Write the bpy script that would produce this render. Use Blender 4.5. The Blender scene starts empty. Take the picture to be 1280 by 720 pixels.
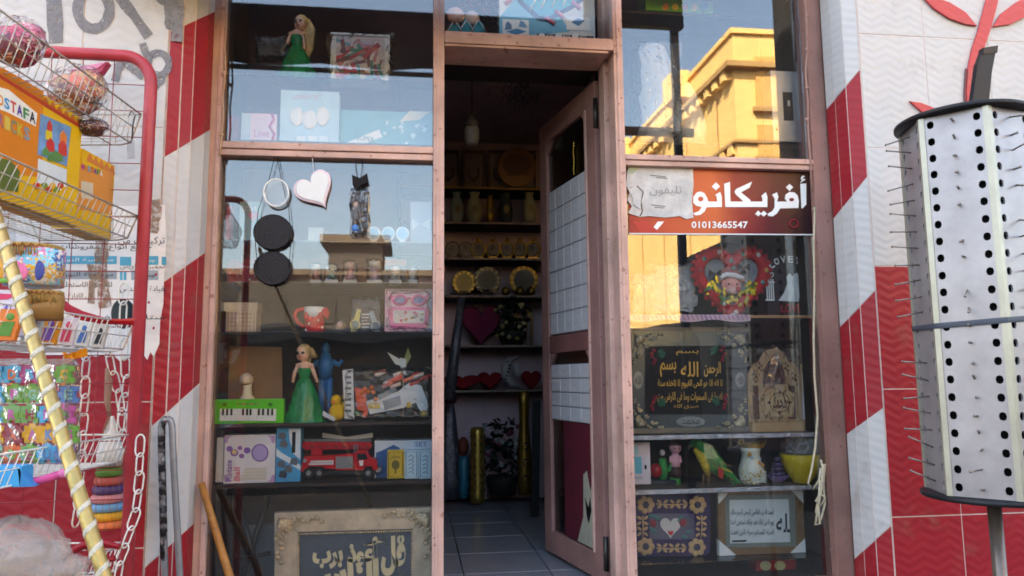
import bpy, bmesh, math, random
from mathutils import Vector, Matrix
random.seed(7)
R = math.radians
scene = bpy.context.scene
COL = scene.collection

# ------------------------------------------------------------------ camera, world, sun, exposure
F = 930.0                                   # focal length in pixels of the 1280 wide photograph
CAM = Vector((0.0, -3.0, 1.55))
ROT = Matrix.Rotation(R(-7.4), 3, 'Z') @ Matrix.Rotation(R(90 + 6.9), 3, 'X') @ Matrix.Rotation(R(-0.55), 3, 'Z')
cam = bpy.data.objects.new('camera', bpy.data.cameras.new('camera'))
COL.objects.link(cam)
cam.location = CAM
cam.rotation_euler = ROT.to_euler()
cam.data.sensor_width = 36
cam.data.lens = F / 1280 * 36
cam.data.clip_start = 0.02
cam.data.clip_end = 600
scene.camera = cam

SUN_AZ, SUN_EL = 38.0, 44.0                 # degrees left of the facade normal (sun stands behind the shop), elevation
world = bpy.data.worlds.new('World')
scene.world = world
world.use_nodes = True
wn = world.node_tree.nodes
wl = world.node_tree.links
sky = wn.new('ShaderNodeTexSky')
sky.sky_type = 'NISHITA'
sky.sun_disc = False
sky.sun_elevation = R(SUN_EL)
sky.sun_rotation = R(-SUN_AZ)
sky.air_density = 1.0
sky.dust_density = 3.6
wl.new(sky.outputs[0], wn['Background'].inputs[0])
wn['Background'].inputs[1].default_value = 0.12
sl = bpy.data.lights.new('sun', 'SUN')
sl.energy = 4.0
sl.angle = R(0.5)
sl.color = (1.0, 0.93, 0.82)
sun = bpy.data.objects.new('sun', sl)
COL.objects.link(sun)
to_sun = Vector((-math.sin(R(SUN_AZ)) * math.cos(R(SUN_EL)), math.cos(R(SUN_AZ)) * math.cos(R(SUN_EL)), math.sin(R(SUN_EL))))
sun.rotation_euler = to_sun.to_track_quat('Z', 'Y').to_euler()
sun.location = to_sun * 30
vs = scene.view_settings
vs.view_transform = 'Standard'
vs.look = 'None'
vs.exposure = 3.5
vs.use_white_balance = True
vs.white_balance_temperature = 7500
vs.white_balance_tint = 8
vs.gamma = 1.0
scene.cycles.use_denoising = True
scene.cycles.filter_width = 1.75
scene.cycles.max_bounces = 10
scene.cycles.transparent_max_bounces = 24
scene.cycles.caustics_reflective = False
scene.cycles.caustics_refractive = False
scene.cycles.sample_clamp_indirect = 6.0

# ------------------------------------------------------------------ geometry helpers
def ray(px, py):
    return ROT @ Vector(((px - 640) / F, -(py - 360) / F, -1.0))
def at(px, py, Y):
    d = ray(px, py)
    return CAM + d * ((Y - CAM.y) / d.y)
def at_plane(px, py, P, n):
    d = ray(px, py)
    return CAM + d * ((Vector(P) - CAM).dot(n) / d.dot(n))
def X(px, py, Y): return at(px, py, Y).x
def Z(px, py, Y): return at(px, py, Y).z
def proj(p):
    q = ROT.transposed() @ (Vector(p) - CAM)
    return 640 + F * q.x / -q.z, 360 - F * q.y / -q.z
def z_on_line(x, y, P0, P1):
    """height of the vertical line over (x, y) where it crosses the image line P0-P1"""
    lo, hi = -3.0, 8.0
    def g(z):
        u, v = proj((x, y, z))
        return v - (P0[1] + (P1[1] - P0[1]) * (u - P0[0]) / (P1[0] - P0[0]))
    for _ in range(40):
        m = (lo + hi) / 2
        if g(m) > 0: lo = m
        else: hi = m
    return lo

def lin(c):
    c = c / 255.0
    return c / 12.92 if c <= 0.04045 else ((c + 0.055) / 1.055) ** 2.4
MATS = {}
def M(name, rgb=None, rough=0.5, metal=0.0, vary=0.12, scale=9.0, bump=0.0, bscale=60.0, coat=0.0, spec=0.32, alpha=1.0, trans=0.0):
    """procedural principled material: base colour with a little uneven wear and fine relief"""
    if name in MATS: return MATS[name]
    m = bpy.data.materials.new(name)
    MATS[name] = m
    m.use_nodes = True
    nt = m.node_tree
    b = nt.nodes['Principled BSDF']
    col = (lin(rgb[0]), lin(rgb[1]), lin(rgb[2]), 1)
    b.inputs['Base Color'].default_value = col
    b.inputs['Roughness'].default_value = rough
    b.inputs['Metallic'].default_value = metal
    b.inputs['Coat Weight'].default_value = coat
    b.inputs['Specular IOR Level'].default_value = spec
    b.inputs['Alpha'].default_value = alpha
    b.inputs['Transmission Weight'].default_value = trans
    tc = nt.nodes.new('ShaderNodeTexCoord')
    if vary > 0:
        n = nt.nodes.new('ShaderNodeTexNoise')
        n.inputs['Scale'].default_value = scale
        n.inputs['Detail'].default_value = 6
        n.inputs['Roughness'].default_value = 0.65
        nt.links.new(tc.outputs['Object'], n.inputs['Vector'])
        mr = nt.nodes.new('ShaderNodeMapRange')
        mr.inputs[1].default_value = 0.3; mr.inputs[2].default_value = 0.7
        mr.inputs[3].default_value = 1 - vary; mr.inputs[4].default_value = 1 + vary * 0.5
        nt.links.new(n.outputs['Fac'], mr.inputs[0])
        mx = nt.nodes.new('ShaderNodeMix'); mx.data_type = 'RGBA'; mx.blend_type = 'MULTIPLY'
        mx.inputs[0].default_value = 1
        mx.inputs[6].default_value = col
        nt.links.new(mr.outputs[0], mx.inputs[7])
        nt.links.new(mx.outputs[2], b.inputs['Base Color'])
    if bump > 0:
        n2 = nt.nodes.new('ShaderNodeTexNoise')
        n2.inputs['Scale'].default_value = bscale
        n2.inputs['Detail'].default_value = 4
        nt.links.new(tc.outputs['Object'], n2.inputs['Vector'])
        bp = nt.nodes.new('ShaderNodeBump')
        bp.inputs['Strength'].default_value = bump
        bp.inputs['Distance'].default_value = 0.01
        nt.links.new(n2.outputs['Fac'], bp.inputs['Height'])
        nt.links.new(bp.outputs[0], b.inputs['Normal'])
    return m
def C(r, g, b, rough=0.5, **k):
    """plain coloured material keyed by its values"""
    return M('paint_%d_%d_%d_%s' % (r, g, b, '_'.join([str(rough)] + ['%s%s' % i for i in sorted(k.items())])), (r, g, b), rough, **k)

def wood_paint(name, rgb, dark, rough=0.5):
    """old painted wood: drips, chips down to a darker layer, faint grain"""
    if name in MATS: return MATS[name]
    m = M(name, rgb, rough, vary=0)
    nt = m.node_tree; b = nt.nodes['Principled BSDF']
    tc = nt.nodes.new('ShaderNodeTexCoord')
    n = nt.nodes.new('ShaderNodeTexNoise'); n.inputs['Scale'].default_value = 3.2; n.inputs['Detail'].default_value = 8
    n.inputs['Roughness'].default_value = 0.6
    r = nt.nodes.new('ShaderNodeValToRGB')
    c0 = tuple(lin(v * 0.8) for v in rgb) + (1,); c1 = tuple(lin(min(255, v * 1.05)) for v in rgb) + (1,)
    r.color_ramp.elements[0].position = 0.32; r.color_ramp.elements[0].color = c0
    r.color_ramp.elements[1].position = 0.68; r.color_ramp.elements[1].color = c1
    n2 = nt.nodes.new('ShaderNodeTexNoise'); n2.inputs['Scale'].default_value = 34; n2.inputs['Detail'].default_value = 5
    r2 = nt.nodes.new('ShaderNodeValToRGB')
    r2.color_ramp.elements[0].position = 0.64; r2.color_ramp.elements[0].color = (0, 0, 0, 1)
    r2.color_ramp.elements[1].position = 0.675; r2.color_ramp.elements[1].color = (0.75, 0.75, 0.75, 1)
    mp = nt.nodes.new('ShaderNodeMapping'); mp.inputs['Scale'].default_value = (40, 40, 2.5)
    n3 = nt.nodes.new('ShaderNodeTexNoise'); n3.inputs['Scale'].default_value = 3
    mx = nt.nodes.new('ShaderNodeMix'); mx.data_type = 'RGBA'
    mx.inputs[7].default_value = tuple(lin(v) for v in dark) + (1,)
    L = nt.links.new
    L(tc.outputs['Object'], n.inputs['Vector']); L(tc.outputs['Object'], n2.inputs['Vector'])
    L(tc.outputs['Object'], mp.inputs['Vector']); L(mp.outputs[0], n3.inputs['Vector'])
    L(n.outputs['Fac'], r.inputs[0]); L(n2.outputs['Fac'], r2.inputs[0])
    L(r2.outputs[0], mx.inputs[0]); L(r.outputs[0], mx.inputs[6]); L(mx.outputs[2], b.inputs['Base Color'])
    bp = nt.nodes.new('ShaderNodeBump'); bp.inputs['Strength'].default_value = 0.25; bp.inputs['Distance'].default_value = 0.004
    L(n3.outputs['Fac'], bp.inputs['Height']); L(bp.outputs[0], b.inputs['Normal'])
    return m

def tile_mat(name, rgb, rough=0.33):
    """glazed wall tile embossed with shallow zigzag waves, thin dust film"""
    if name in MATS: return MATS[name]
    m = M(name, rgb, rough, vary=0.07, scale=2.4, spec=0.25)
    nt = m.node_tree; b = nt.nodes['Principled BSDF']; L = nt.links.new
    tc = nt.nodes.new('ShaderNodeTexCoord')
    w = nt.nodes.new('ShaderNodeTexWave'); w.bands_direction = 'Z'; w.wave_profile = 'SIN'
    w.inputs['Scale'].default_value = 8.5
    sep = nt.nodes.new('ShaderNodeSeparateXYZ')
    pp = nt.nodes.new('ShaderNodeMath'); pp.operation = 'PINGPONG'; pp.inputs[1].default_value = 0.06
    n = nt.nodes.new('ShaderNodeTexNoise'); n.inputs['Scale'].default_value = 4
    ad = nt.nodes.new('ShaderNodeMath'); ad.operation = 'MULTIPLY_ADD'; ad.inputs[1].default_value = 0.5
    ad2 = nt.nodes.new('ShaderNodeMath'); ad2.operation = 'MULTIPLY_ADD'; ad2.inputs[1].default_value = 0.05
    cmb = nt.nodes.new('ShaderNodeCombineXYZ')
    L(tc.outputs['Object'], sep.inputs[0]); L(sep.outputs[0], pp.inputs[0]); L(tc.outputs['Object'], n.inputs['Vector'])
    L(pp.outputs[0], ad.inputs[0]); L(sep.outputs[2], ad.inputs[2])
    L(n.outputs['Fac'], ad2.inputs[0]); L(ad.outputs[0], ad2.inputs[2]); L(ad2.outputs[0], cmb.inputs[2])
    L(cmb.outputs[0], w.inputs['Vector'])
    bp = nt.nodes.new('ShaderNodeBump'); bp.inputs['Strength'].default_value = 0.2; bp.inputs['Distance'].default_value = 0.004
    L(w.outputs['Fac'], bp.inputs['Height']); L(bp.outputs[0], b.inputs['Normal'])
    # brownish stains with shapes of their own
    ns = nt.nodes.new('ShaderNodeTexNoise'); ns.inputs['Scale'].default_value = 5.5; ns.inputs['Detail'].default_value = 9; ns.inputs['Roughness'].default_value = 0.72
    rs = nt.nodes.new('ShaderNodeMapRange'); rs.inputs[1].default_value = 0.54; rs.inputs[2].default_value = 0.74; rs.inputs[3].default_value = 0.0; rs.inputs[4].default_value = 0.42
    old = b.inputs['Base Color'].links[0].from_socket
    mx = nt.nodes.new('ShaderNodeMix'); mx.data_type = 'RGBA'
    mx.inputs[7].default_value = (lin(128), lin(104), lin(86), 1)
    geo = nt.nodes.new('ShaderNodeNewGeometry')
    L(geo.outputs['Position'], ns.inputs['Vector']); L(ns.outputs['Fac'], rs.inputs[0]); L(rs.outputs[0], mx.inputs[0]); L(old, mx.inputs[6]); L(mx.outputs[2], b.inputs['Base Color'])
    mr = nt.nodes.new('ShaderNodeMapRange'); mr.inputs[3].default_value = rough; mr.inputs[4].default_value = rough + 0.2
    L(n.outputs['Fac'], mr.inputs[0]); L(mr.outputs[0], b.inputs['Roughness'])
    return m

def print_mat(name, cols, scale=60.0, rough=0.35):
    """packaging print: many small patches of the given colours"""
    if name in MATS: return MATS[name]
    m = M(name, cols[0], rough, vary=0)
    nt = m.node_tree; b = nt.nodes['Principled BSDF']; L = nt.links.new
    tc = nt.nodes.new('ShaderNodeTexCoord'); v = nt.nodes.new('ShaderNodeTexVoronoi'); v.inputs['Scale'].default_value = scale
    n = nt.nodes.new('ShaderNodeTexNoise'); n.inputs['Scale'].default_value = scale * 0.4
    mixv = nt.nodes.new('ShaderNodeMix'); mixv.data_type = 'RGBA'; mixv.inputs[0].default_value = 0.12
    sp = nt.nodes.new('ShaderNodeSeparateColor'); r = nt.nodes.new('ShaderNodeValToRGB'); r.color_ramp.interpolation = 'CONSTANT'
    el = r.color_ramp.elements
    for i, c in enumerate(cols):
        e = el[0] if i == 0 else el.new(i / len(cols))
        e.color = tuple(lin(q) for q in c) + (1,)
    el.remove(el[-1])
    L(tc.outputs['Object'], mixv.inputs[6]); L(n.outputs['Color'], mixv.inputs[7]); L(mixv.outputs[2], v.inputs['Vector'])
    L(v.outputs['Color'], sp.inputs[0]); L(sp.outputs[0], r.inputs[0]); L(r.outputs[0], b.inputs['Base Color'])
    return m

def glass_mat(name, refl=0.1, tint=(0.93, 0.96, 0.95), rough=0.0, wrinkle=0.0, wscale=20.0, haze=0.0):
    """pane or film: see-through with a mirror-like share that grows towards grazing angles"""
    if name in MATS: return MATS[name]
    m = bpy.data.materials.new(name); MATS[name] = m; m.use_nodes = True
    nt = m.node_tree; nt.nodes.clear(); L = nt.links.new
    out = nt.nodes.new('ShaderNodeOutputMaterial'); mix = nt.nodes.new('ShaderNodeMixShader')
    tr = nt.nodes.new('ShaderNodeBsdfTransparent'); gl = nt.nodes.new('ShaderNodeBsdfGlossy')
    tr.inputs[0].default_value = tint + (1,); gl.inputs['Roughness'].default_value = rough
    lw = nt.nodes.new('ShaderNodeLayerWeight'); lw.inputs[0].default_value = 0.25
    ma = nt.nodes.new('ShaderNodeMath'); ma.operation = 'MULTIPLY_ADD'; ma.inputs[1].default_value = 0.8; ma.inputs[2].default_value = refl
    ma.use_clamp = True
    L(lw.outputs['Fresnel'], ma.inputs[0])
    L(ma.outputs[0], mix.inputs[0]); L(tr.outputs[0], mix.inputs[1]); L(gl.outputs[0], mix.inputs[2])
    last = mix
    if wrinkle > 0:
        tc = nt.nodes.new('ShaderNodeTexCoord'); n = nt.nodes.new('ShaderNodeTexNoise'); n.inputs['Scale'].default_value = wscale
        n.inputs['Detail'].default_value = 3
        bp = nt.nodes.new('ShaderNodeBump'); bp.inputs['Strength'].default_value = wrinkle; bp.inputs['Distance'].default_value = 0.02
        L(tc.outputs['Object'], n.inputs['Vector']); L(n.outputs['Fac'], bp.inputs['Height'])
        L(bp.outputs[0], gl.inputs['Normal']); L(bp.outputs[0], lw.inputs['Normal'])
    if haze > 0:
        df = nt.nodes.new('ShaderNodeBsdfDiffuse'); df.inputs[0].default_value = (0.75, 0.75, 0.75, 1)
        m2 = nt.nodes.new('ShaderNodeMixShader')
        tc = nt.nodes.new('ShaderNodeTexCoord'); n = nt.nodes.new('ShaderNodeTexNoise'); n.inputs['Scale'].default_value = 2.5
        n.inputs['Detail'].default_value = 8
        mr = nt.nodes.new('ShaderNodeMapRange'); mr.inputs[1].default_value = 0.35; mr.inputs[2].default_value = 0.75
        mr.inputs[3].default_value = haze * 0.3; mr.inputs[4].default_value = haze
        L(tc.outputs['Object'], n.inputs['Vector']); L(n.outputs['Fac'], mr.inputs[0]); L(mr.outputs[0], m2.inputs[0])
        L(mix.outputs[0], m2.inputs[1]); L(df.outputs[0], m2.inputs[2]); last = m2
    L(last.outputs[0], out.inputs[0])
    return m

def link(name, me, mat, parent=None, loc=None, rot=None):
    o = bpy.data.objects.new(name, me)
    COL.objects.link(o)
    if mat is not None:
        if len(me.materials) == 0: me.materials.append(mat)
    if parent is not None: o.parent = parent
    if loc is not None: o.location = loc
    if rot is not None: o.rotation_euler = rot
    return o
def tag(o, label=None, cat=None, group=None, kind=None):
    if label: o['label'] = label
    if cat: o['category'] = cat
    if group: o['group'] = group
    if kind: o['kind'] = kind
    return o

class MB:
    """collects shapes into one mesh"""
    def __init__(s): s.v = []; s.f = []; s.sm = []
    def add(s, vs, fs, smooth=False):
        k = len(s.v)
        s.v += [tuple(v) for v in vs]
        s.f += [tuple(i + k for i in f) for f in fs]
        s.sm += [smooth] * len(fs)
        return s
    def box(s, a, b, ch=0.0):
        x0, y0, z0 = (min(a[i], b[i]) for i in range(3)); x1, y1, z1 = (max(a[i], b[i]) for i in range(3))
        if ch <= 0:
            return s.add([(x0, y0, z0), (x1, y0, z0), (x1, y1, z0), (x0, y1, z0), (x0, y0, z1), (x1, y0, z1), (x1, y1, z1), (x0, y1, z1)],
                         [(3, 2, 1, 0), (4, 5, 6, 7), (0, 1, 5, 4), (1, 2, 6, 5), (2, 3, 7, 6), (3, 0, 4, 7)])
        c = min(ch, (x1 - x0) / 2.1, (y1 - y0) / 2.1, (z1 - z0) / 2.1)
        bm = bmesh.new()
        bmesh.ops.create_cube(bm, size=1, matrix=Matrix.Translation(((x0 + x1) / 2, (y0 + y1) / 2, (z0 + z1) / 2)) @ Matrix.Diagonal((x1 - x0, y1 - y0, z1 - z0, 1)))
        bmesh.ops.bevel(bm, geom=list(bm.edges), offset=c, segments=2, affect='EDGES', profile=0.6)
        bm.verts.index_update()
        vs = [v.co.copy() for v in bm.verts]; fs = [[v.index for v in f.verts] for f in bm.faces]
        bm.free()
        return s.add(vs, fs)
    def tube(s, pts, r, n=8, closed=False, cap=True):
        P = [Vector(p) for p in pts]
        rs = r if isinstance(r, (list, tuple)) else [r] * len(P)
        vs = []; fs = []
        m = len(P)
        up = None
        for i, p in enumerate(P):
            if closed: t = P[(i + 1) % m] - P[i - 1]
            else: t = P[min(i + 1, m - 1)] - P[max(i - 1, 0)]
            t = t.normalized() if t.length > 1e-9 else Vector((0, 0, 1))
            if up is None:
                up = Vector((0, 0, 1)) if abs(t.z) < 0.9 else Vector((0, 1, 0))
            a = t.cross(up)
            if a.length < 1e-6: a = t.cross(Vector((1, 0, 0)))
            a.normalize(); b = a.cross(t).normalized(); up = b
            for k in range(n):
                w = 2 * math.pi * k / n
                vs.append(p + (a * math.cos(w) + b * math.sin(w)) * rs[i])
        for i in range(m if closed else m - 1):
            j = (i + 1) % m
            for k in range(n):
                fs.append((i * n + k, i * n + (k + 1) % n, j * n + (k + 1) % n, j * n + k))
        s.add(vs, fs, True)
        if cap and not closed:
            k0 = len(s.v) - m * n
            s.f.append(tuple(k0 + n - 1 - k for k in range(n))); s.sm.append(False)
            s.f.append(tuple(k0 + (m - 1) * n + k for k in range(n))); s.sm.append(False)
        return s
    def lathe(s, prof, n=20, c=(0, 0), sq=1.0, wob=0.0, lobes=0, ph=0.0):
        """prof: (radius, z); sq squashes in y; wob/lobes add folds"""
        vs = []; fs = []
        for r, z in prof:
            for k in range(n):
                w = 2 * math.pi * k / n
                q = r * (1 + wob * math.sin(lobes * w + ph))
                vs.append((c[0] + q * math.cos(w), c[1] + q * math.sin(w) * sq, z))
        m = len(prof)
        for i in range(m - 1):
            for k in range(n):
                fs.append((i * n + k, i * n + (k + 1) % n, (i + 1) * n + (k + 1) % n, (i + 1) * n + k))
        s.add(vs, fs, True)
        k0 = len(s.v) - m * n
        if prof[0][0] > 1e-4: s.f.append(tuple(k0 + n - 1 - k for k in range(n))); s.sm.append(False)
        if prof[-1][0] > 1e-4: s.f.append(tuple(k0 + (m - 1) * n + k for k in range(n))); s.sm.append(False)
        return s
    def ell(s, c, r, n=14, m=9, noise=0.0, ROTM=None):
        vs = []; fs = []
        for i in range(m + 1):
            t = math.pi * i / m
            for k in range(n):
                w = 2 * math.pi * k / n
                q = 1 + random.uniform(-noise, noise)
                p = Vector((r[0] * math.sin(t) * math.cos(w) * q, r[1] * math.sin(t) * math.sin(w) * q, r[2] * math.cos(t) * q))
                if ROTM: p = ROTM @ p
                vs.append((c[0] + p.x, c[1] + p.y, c[2] + p.z))
        for i in range(m):
            for k in range(n):
                fs.append((i * n + k, (i + 1) * n + k, (i + 1) * n + (k + 1) % n, i * n + (k + 1) % n))
        return s.add(vs, fs, True)
    def prism(s, pts, axis, ch=0.0):
        """pts: planar loop of 3D points; axis: extrusion vector pointing to the back"""
        n = len(pts); A = [Vector(p) for p in pts]; ax = Vector(axis)
        nrm = Vector((0, 0, 0))
        for i in range(n): nrm += A[i].cross(A[(i + 1) % n])
        if nrm.dot(ax) > 0: A.reverse()
        if ch > 0:
            c = sum(A, Vector()) / n
            rad = max((a - c).length for a in A)
            k = 1 - min(0.3, ch / rad)
            front = [c + (a - c) * k for a in A]
            mid = [a + ax.normalized() * ch for a in A]
            back = [a + ax for a in A]
            vs = front + mid + back
            fs = [tuple(range(n)), tuple(range(3 * n - 1, 2 * n - 1, -1))]
            for i in range(n):
                j = (i + 1) % n
                fs.append((j, i, n + i, n + j)); fs.append((n + j, n + i, 2 * n + i, 2 * n + j))
            return s.add(vs, fs)
        vs = A + [a + ax for a in A]
        fs = [tuple(range(n)), tuple(range(2 * n - 1, n - 1, -1))] + [((i + 1) % n, i, n + i, n + (i + 1) % n) for i in range(n)]
        return s.add(vs, fs)
    def grid(s, rows, smooth=True):
        """rows of equal length of points -> sheet"""
        n = len(rows[0]); vs = [p for r in rows for p in r]; fs = []
        for i in range(len(rows) - 1):
            for k in range(n - 1):
                fs.append((i * n + k, i * n + k + 1, (i + 1) * n + k + 1, (i + 1) * n + k))
        return s.add(vs, fs, smooth)
    def mesh(s, name):
        me = bpy.data.meshes.new(name)
        me.from_pydata(s.v, [], s.f)
        me.polygons.foreach_set('use_smooth', s.sm)
        me.update()
        return me
    def build(s, name, mat, parent=None, loc=None, rot=None):
        return link(name, s.mesh(name), mat, parent, loc, rot)

# ------------------------------------------------------------------ lettering
AR = {}
for row in '''ا FE8D FE8E . .|أ FE83 FE84 . .|إ FE87 FE88 . .|ب FE8F FE90 FE91 FE92|ة FE93 FE94 . .|ت FE95 FE96 FE97 FE98|ج FE9D FE9E FE9F FEA0|ح FEA1 FEA2 FEA3 FEA4|خ FEA5 FEA6 FEA7 FEA8|د FEA9 FEAA . .|ذ FEAB FEAC . .|ر FEAD FEAE . .|ز FEAF FEB0 . .|س FEB1 FEB2 FEB3 FEB4|ش FEB5 FEB6 FEB7 FEB8|ص FEB9 FEBA FEBB FEBC|ط FEC1 FEC2 FEC3 FEC4|ع FEC9 FECA FECB FECC|غ FECD FECE FECF FED0|ف FED1 FED2 FED3 FED4|ق FED5 FED6 FED7 FED8|ك FED9 FEDA FEDB FEDC|ل FEDD FEDE FEDF FEE0|م FEE1 FEE2 FEE3 FEE4|ن FEE5 FEE6 FEE7 FEE8|ه FEE9 FEEA FEEB FEEC|و FEED FEEE . .|ى FEEF FEF0 . .|ي FEF1 FEF2 FEF3 FEF4'''.split('|'):
    w_ = row.split(' ')
    AR[w_[0]] = [None if t == '.' else chr(int(t, 16)) for t in w_[1:]]
def shape_ar(s):
    out = []
    for i, ch in enumerate(s):
        if ch not in AR: out.append(ch); continue
        f = AR[ch]
        prev = i > 0 and s[i - 1] in AR and AR[s[i - 1]][2] is not None
        nxt = f[2] is not None and i + 1 < len(s) and s[i + 1] in AR
        out.append(f[3] if prev and nxt else f[1] if prev else f[2] if nxt else f[0])
    return ''.join(reversed(out))
TXT = {}
def text_mesh(body, bold=0.0, res=2):
    """flat lettering one unit wide-ish: returns verts, faces and bounds (x0, x1, y0, y1)"""
    key = (body, bold, res)
    if key in TXT: return TXT[key]
    cu = bpy.data.curves.new('lettering', 'FONT')
    cu.body = shape_ar(body) if any(c in AR for c in body) else body
    cu.offset = bold
    cu.resolution_u = res
    cu.fill_mode = 'BOTH'
    o = bpy.data.objects.new('lettering', cu)
    COL.objects.link(o)
    dg = bpy.context.evaluated_depsgraph_get()
    me = o.evaluated_get(dg).to_mesh()
    vs = [tuple(v.co) for v in me.vertices]; fs = [tuple(p.vertices) for p in me.polygons]
    bpy.data.objects.remove(o); bpy.data.curves.remove(cu)
    xs = [v[0] for v in vs]; ys = [v[1] for v in vs]
    TXT[key] = (vs, fs, (min(xs), max(xs), min(ys), max(ys)))
    return TXT[key]
def put_text(name, body, mat, parent, O, U, V, bold=0.0, res=2):
    """lettering stretched to the rectangle with corner O and edge vectors U (along) and V (up)"""
    vs, fs, (x0, x1, y0, y1) = text_mesh(body, bold, res)
    O = Vector(O); U = Vector(U); V = Vector(V)
    mb = MB().add([O + U * ((v[0] - x0) / (x1 - x0)) + V * ((v[1] - y0) / (y1 - y0)) for v in vs], fs)
    return mb.build(name, mat, parent)

class T:
    """a thing standing at pixel column px, depth Y and height z; its parts are authored in photograph pixels and get real depth"""
    def __init__(s, name, label, cat, px, py, Y, z=None, group=None):
        o = at(px, py, Y)
        if z is not None: o.z = z
        s.e = bpy.data.objects.new(name, None)
        s.e.empty_display_size = 0.05
        COL.objects.link(s.e)
        s.e.location = o
        tag(s.e, label, cat, group)
        s.O = o; s.Y = Y; s.fl = z is not None; s.ax = Vector((0, 1, 0))
        s.s = -(ROT.transposed() @ (o - CAM)).z / F
    def p(s, px, py, dy=0.0):
        q = at(px, py, s.Y) - s.O
        if s.fl and q.z < 0: q.z = 0.0
        return Vector((q.x, dy, q.z))
    def poly(s, part, pts, mat, d0=0.0, d1=0.01, ch=0.0, parent=None):
        return MB().prism([s.p(x, y, d0) for x, y in pts], s.ax * (d1 - d0), ch).build(part, mat, parent or s.e)
    def box(s, part, x0, y0, x1, y1, mat, d0=0.0, d1=0.05, ch=0.0015, parent=None):
        a = s.p(x0, y0); b = s.p(x1, y1)
        m = s.p(x0, (y0 + y1) / 2); n = s.p(x1, (y0 + y1) / 2)
        return MB().box((m.x, d0, a.z), (n.x, d1, b.z), ch).build(part, mat, parent or s.e)
    def lathe(s, part, cx, prof, mat, dy=0.0, n=20, sq=1.0, wob=0.0, lobes=0, parent=None):
        x = s.p(cx, prof[0][1]).x
        pr = [(r * s.s, s.p(cx, y).z) for r, y in prof]
        if pr[0][1] > pr[-1][1]: pr = pr[::-1]
        return MB().lathe(pr, n, (x, dy), sq, wob, lobes).build(part, mat, parent or s.e)
    def tube(s, part, pts, r, mat, dy=0.0, n=8, closed=False, parent=None):
        P = [s.p(q[0], q[1], dy + (q[2] if len(q) > 2 else 0)) for q in pts]
        rr = [a * s.s for a in r] if isinstance(r, (list, tuple)) else r * s.s
        return MB().tube(P, rr, n, closed).build(part, mat, parent or s.e)
    def ell(s, part, cx, cy, rx, ry, mat, rd=None, dy=0.0, noise=0.0, parent=None, n=16, m=10, rot=0.0):
        c = s.p(cx, cy, dy)
        rm = Matrix.Rotation(R(rot), 3, 'Y') if rot else None
        return MB().ell(c, (rx * s.s, (rd if rd else min(rx, ry)) * s.s, ry * s.s), n, m, noise, rm).build(part, mat, parent or s.e)
    def text(s, part, body, x0, y0, x1, y1, mat, dy=-0.001, parent=None, bold=0.0, slant=0.0):
        """lettering filling the pixel rectangle (left, top)-(right, bottom)"""
        o = s.p(x0, y1, dy); u = s.p(x1, y1 - slant, dy) - o; v = s.p(x0, y0, dy) - o
        return put_text(part, body, mat, parent or s.e, o, u, v, bold)
    def many(s, part, fn, mat, parent=None):
        mb = MB(); fn(mb); return mb.build(part, mat, parent or s.e)

class TP(T):
    """a thing authored on a plane through P with normal n (pointing away from the viewer)"""
    def __init__(s, name, label, cat, P, n, O, group=None):
        s.e = bpy.data.objects.new(name, None); s.e.empty_display_size = 0.05
        COL.objects.link(s.e); s.e.location = O
        tag(s.e, label, cat, group)
        s.O = Vector(O); s.P = Vector(P); s.ax = Vector(n).normalized(); s.fl = False
        s.s = -(ROT.transposed() @ (s.O - CAM)).z / F
    def p(s, px, py, dy=0.0):
        return at_plane(px, py, s.P, s.ax) - s.O + s.ax * dy

def ellipse(cx, cy, rx, ry, n=20, a0=0, a1=360):
    return [(cx + rx * math.cos(R(a0 + (a1 - a0) * i / n)), cy - ry * math.sin(R(a0 + (a1 - a0) * i / n))) for i in range(n if a1 - a0 == 360 else n + 1)]
def heart(cx, cy, w, h, n=28, rot=0):
    out = []
    for i in range(n):
        t = 2 * math.pi * i / n
        x = 16 * math.sin(t) ** 3 / 32 * w
        y = -(13 * math.cos(t) - 5 * math.cos(2 * t) - 2 * math.cos(3 * t) - math.cos(4 * t)) / 29 * h
        c, q = math.cos(R(rot)), math.sin(R(rot))
        out.append((cx + x * c - y * q, cy + x * q + y * c))
    return out
def arc3(c, r, a0, a1, n, f):
    return [f(c, r, a0 + (a1 - a0) * i / n) for i in range(n + 1)]

# ------------------------------------------------------------------ setting: street, shop shell, far buildings
WALL_Y = -0.20
GLASS_Y = 0.045
BACK_Y = 2.75
FZ = Z(600, 622, BACK_Y)                      # shop floor stands above the street
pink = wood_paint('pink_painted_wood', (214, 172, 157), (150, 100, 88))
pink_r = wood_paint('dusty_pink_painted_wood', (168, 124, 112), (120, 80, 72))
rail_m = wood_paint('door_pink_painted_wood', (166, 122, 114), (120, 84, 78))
white_tile = tile_mat('white_glazed_tile', (196, 192, 189))
red_tile = tile_mat('red_glazed_tile', (156, 34, 44))
mortar = M('pale_grout', (214, 196, 186), 0.9, vary=0.2, scale=20)
asphalt = M('asphalt', (58, 56, 54), 0.9, vary=0.3, scale=3, bump=0.4, bscale=90)
concrete = M('pavement_concrete', (120, 112, 104), 0.9, vary=0.25, scale=4, bump=0.3, bscale=50)
plaster = M('shop_plaster', (190, 160, 160), 0.8, vary=0.15, scale=3, bump=0.15, bscale=30)
in_wall = M('dim_mauve_wall_paint', (196, 172, 180), 0.8, vary=0.2, scale=2.5, bump=0.15, bscale=30)
dark_wood = M('dark_brown_wood', (62, 52, 47), 0.6, vary=0.3, scale=12, bump=0.1, spec=0.15)
black_board = M('black_board', (26, 26, 28), 0.5, vary=0.3, scale=8)
brown_card = M('brown_cardboard', (150, 116, 84), 0.9, vary=0.15, scale=8)

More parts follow.
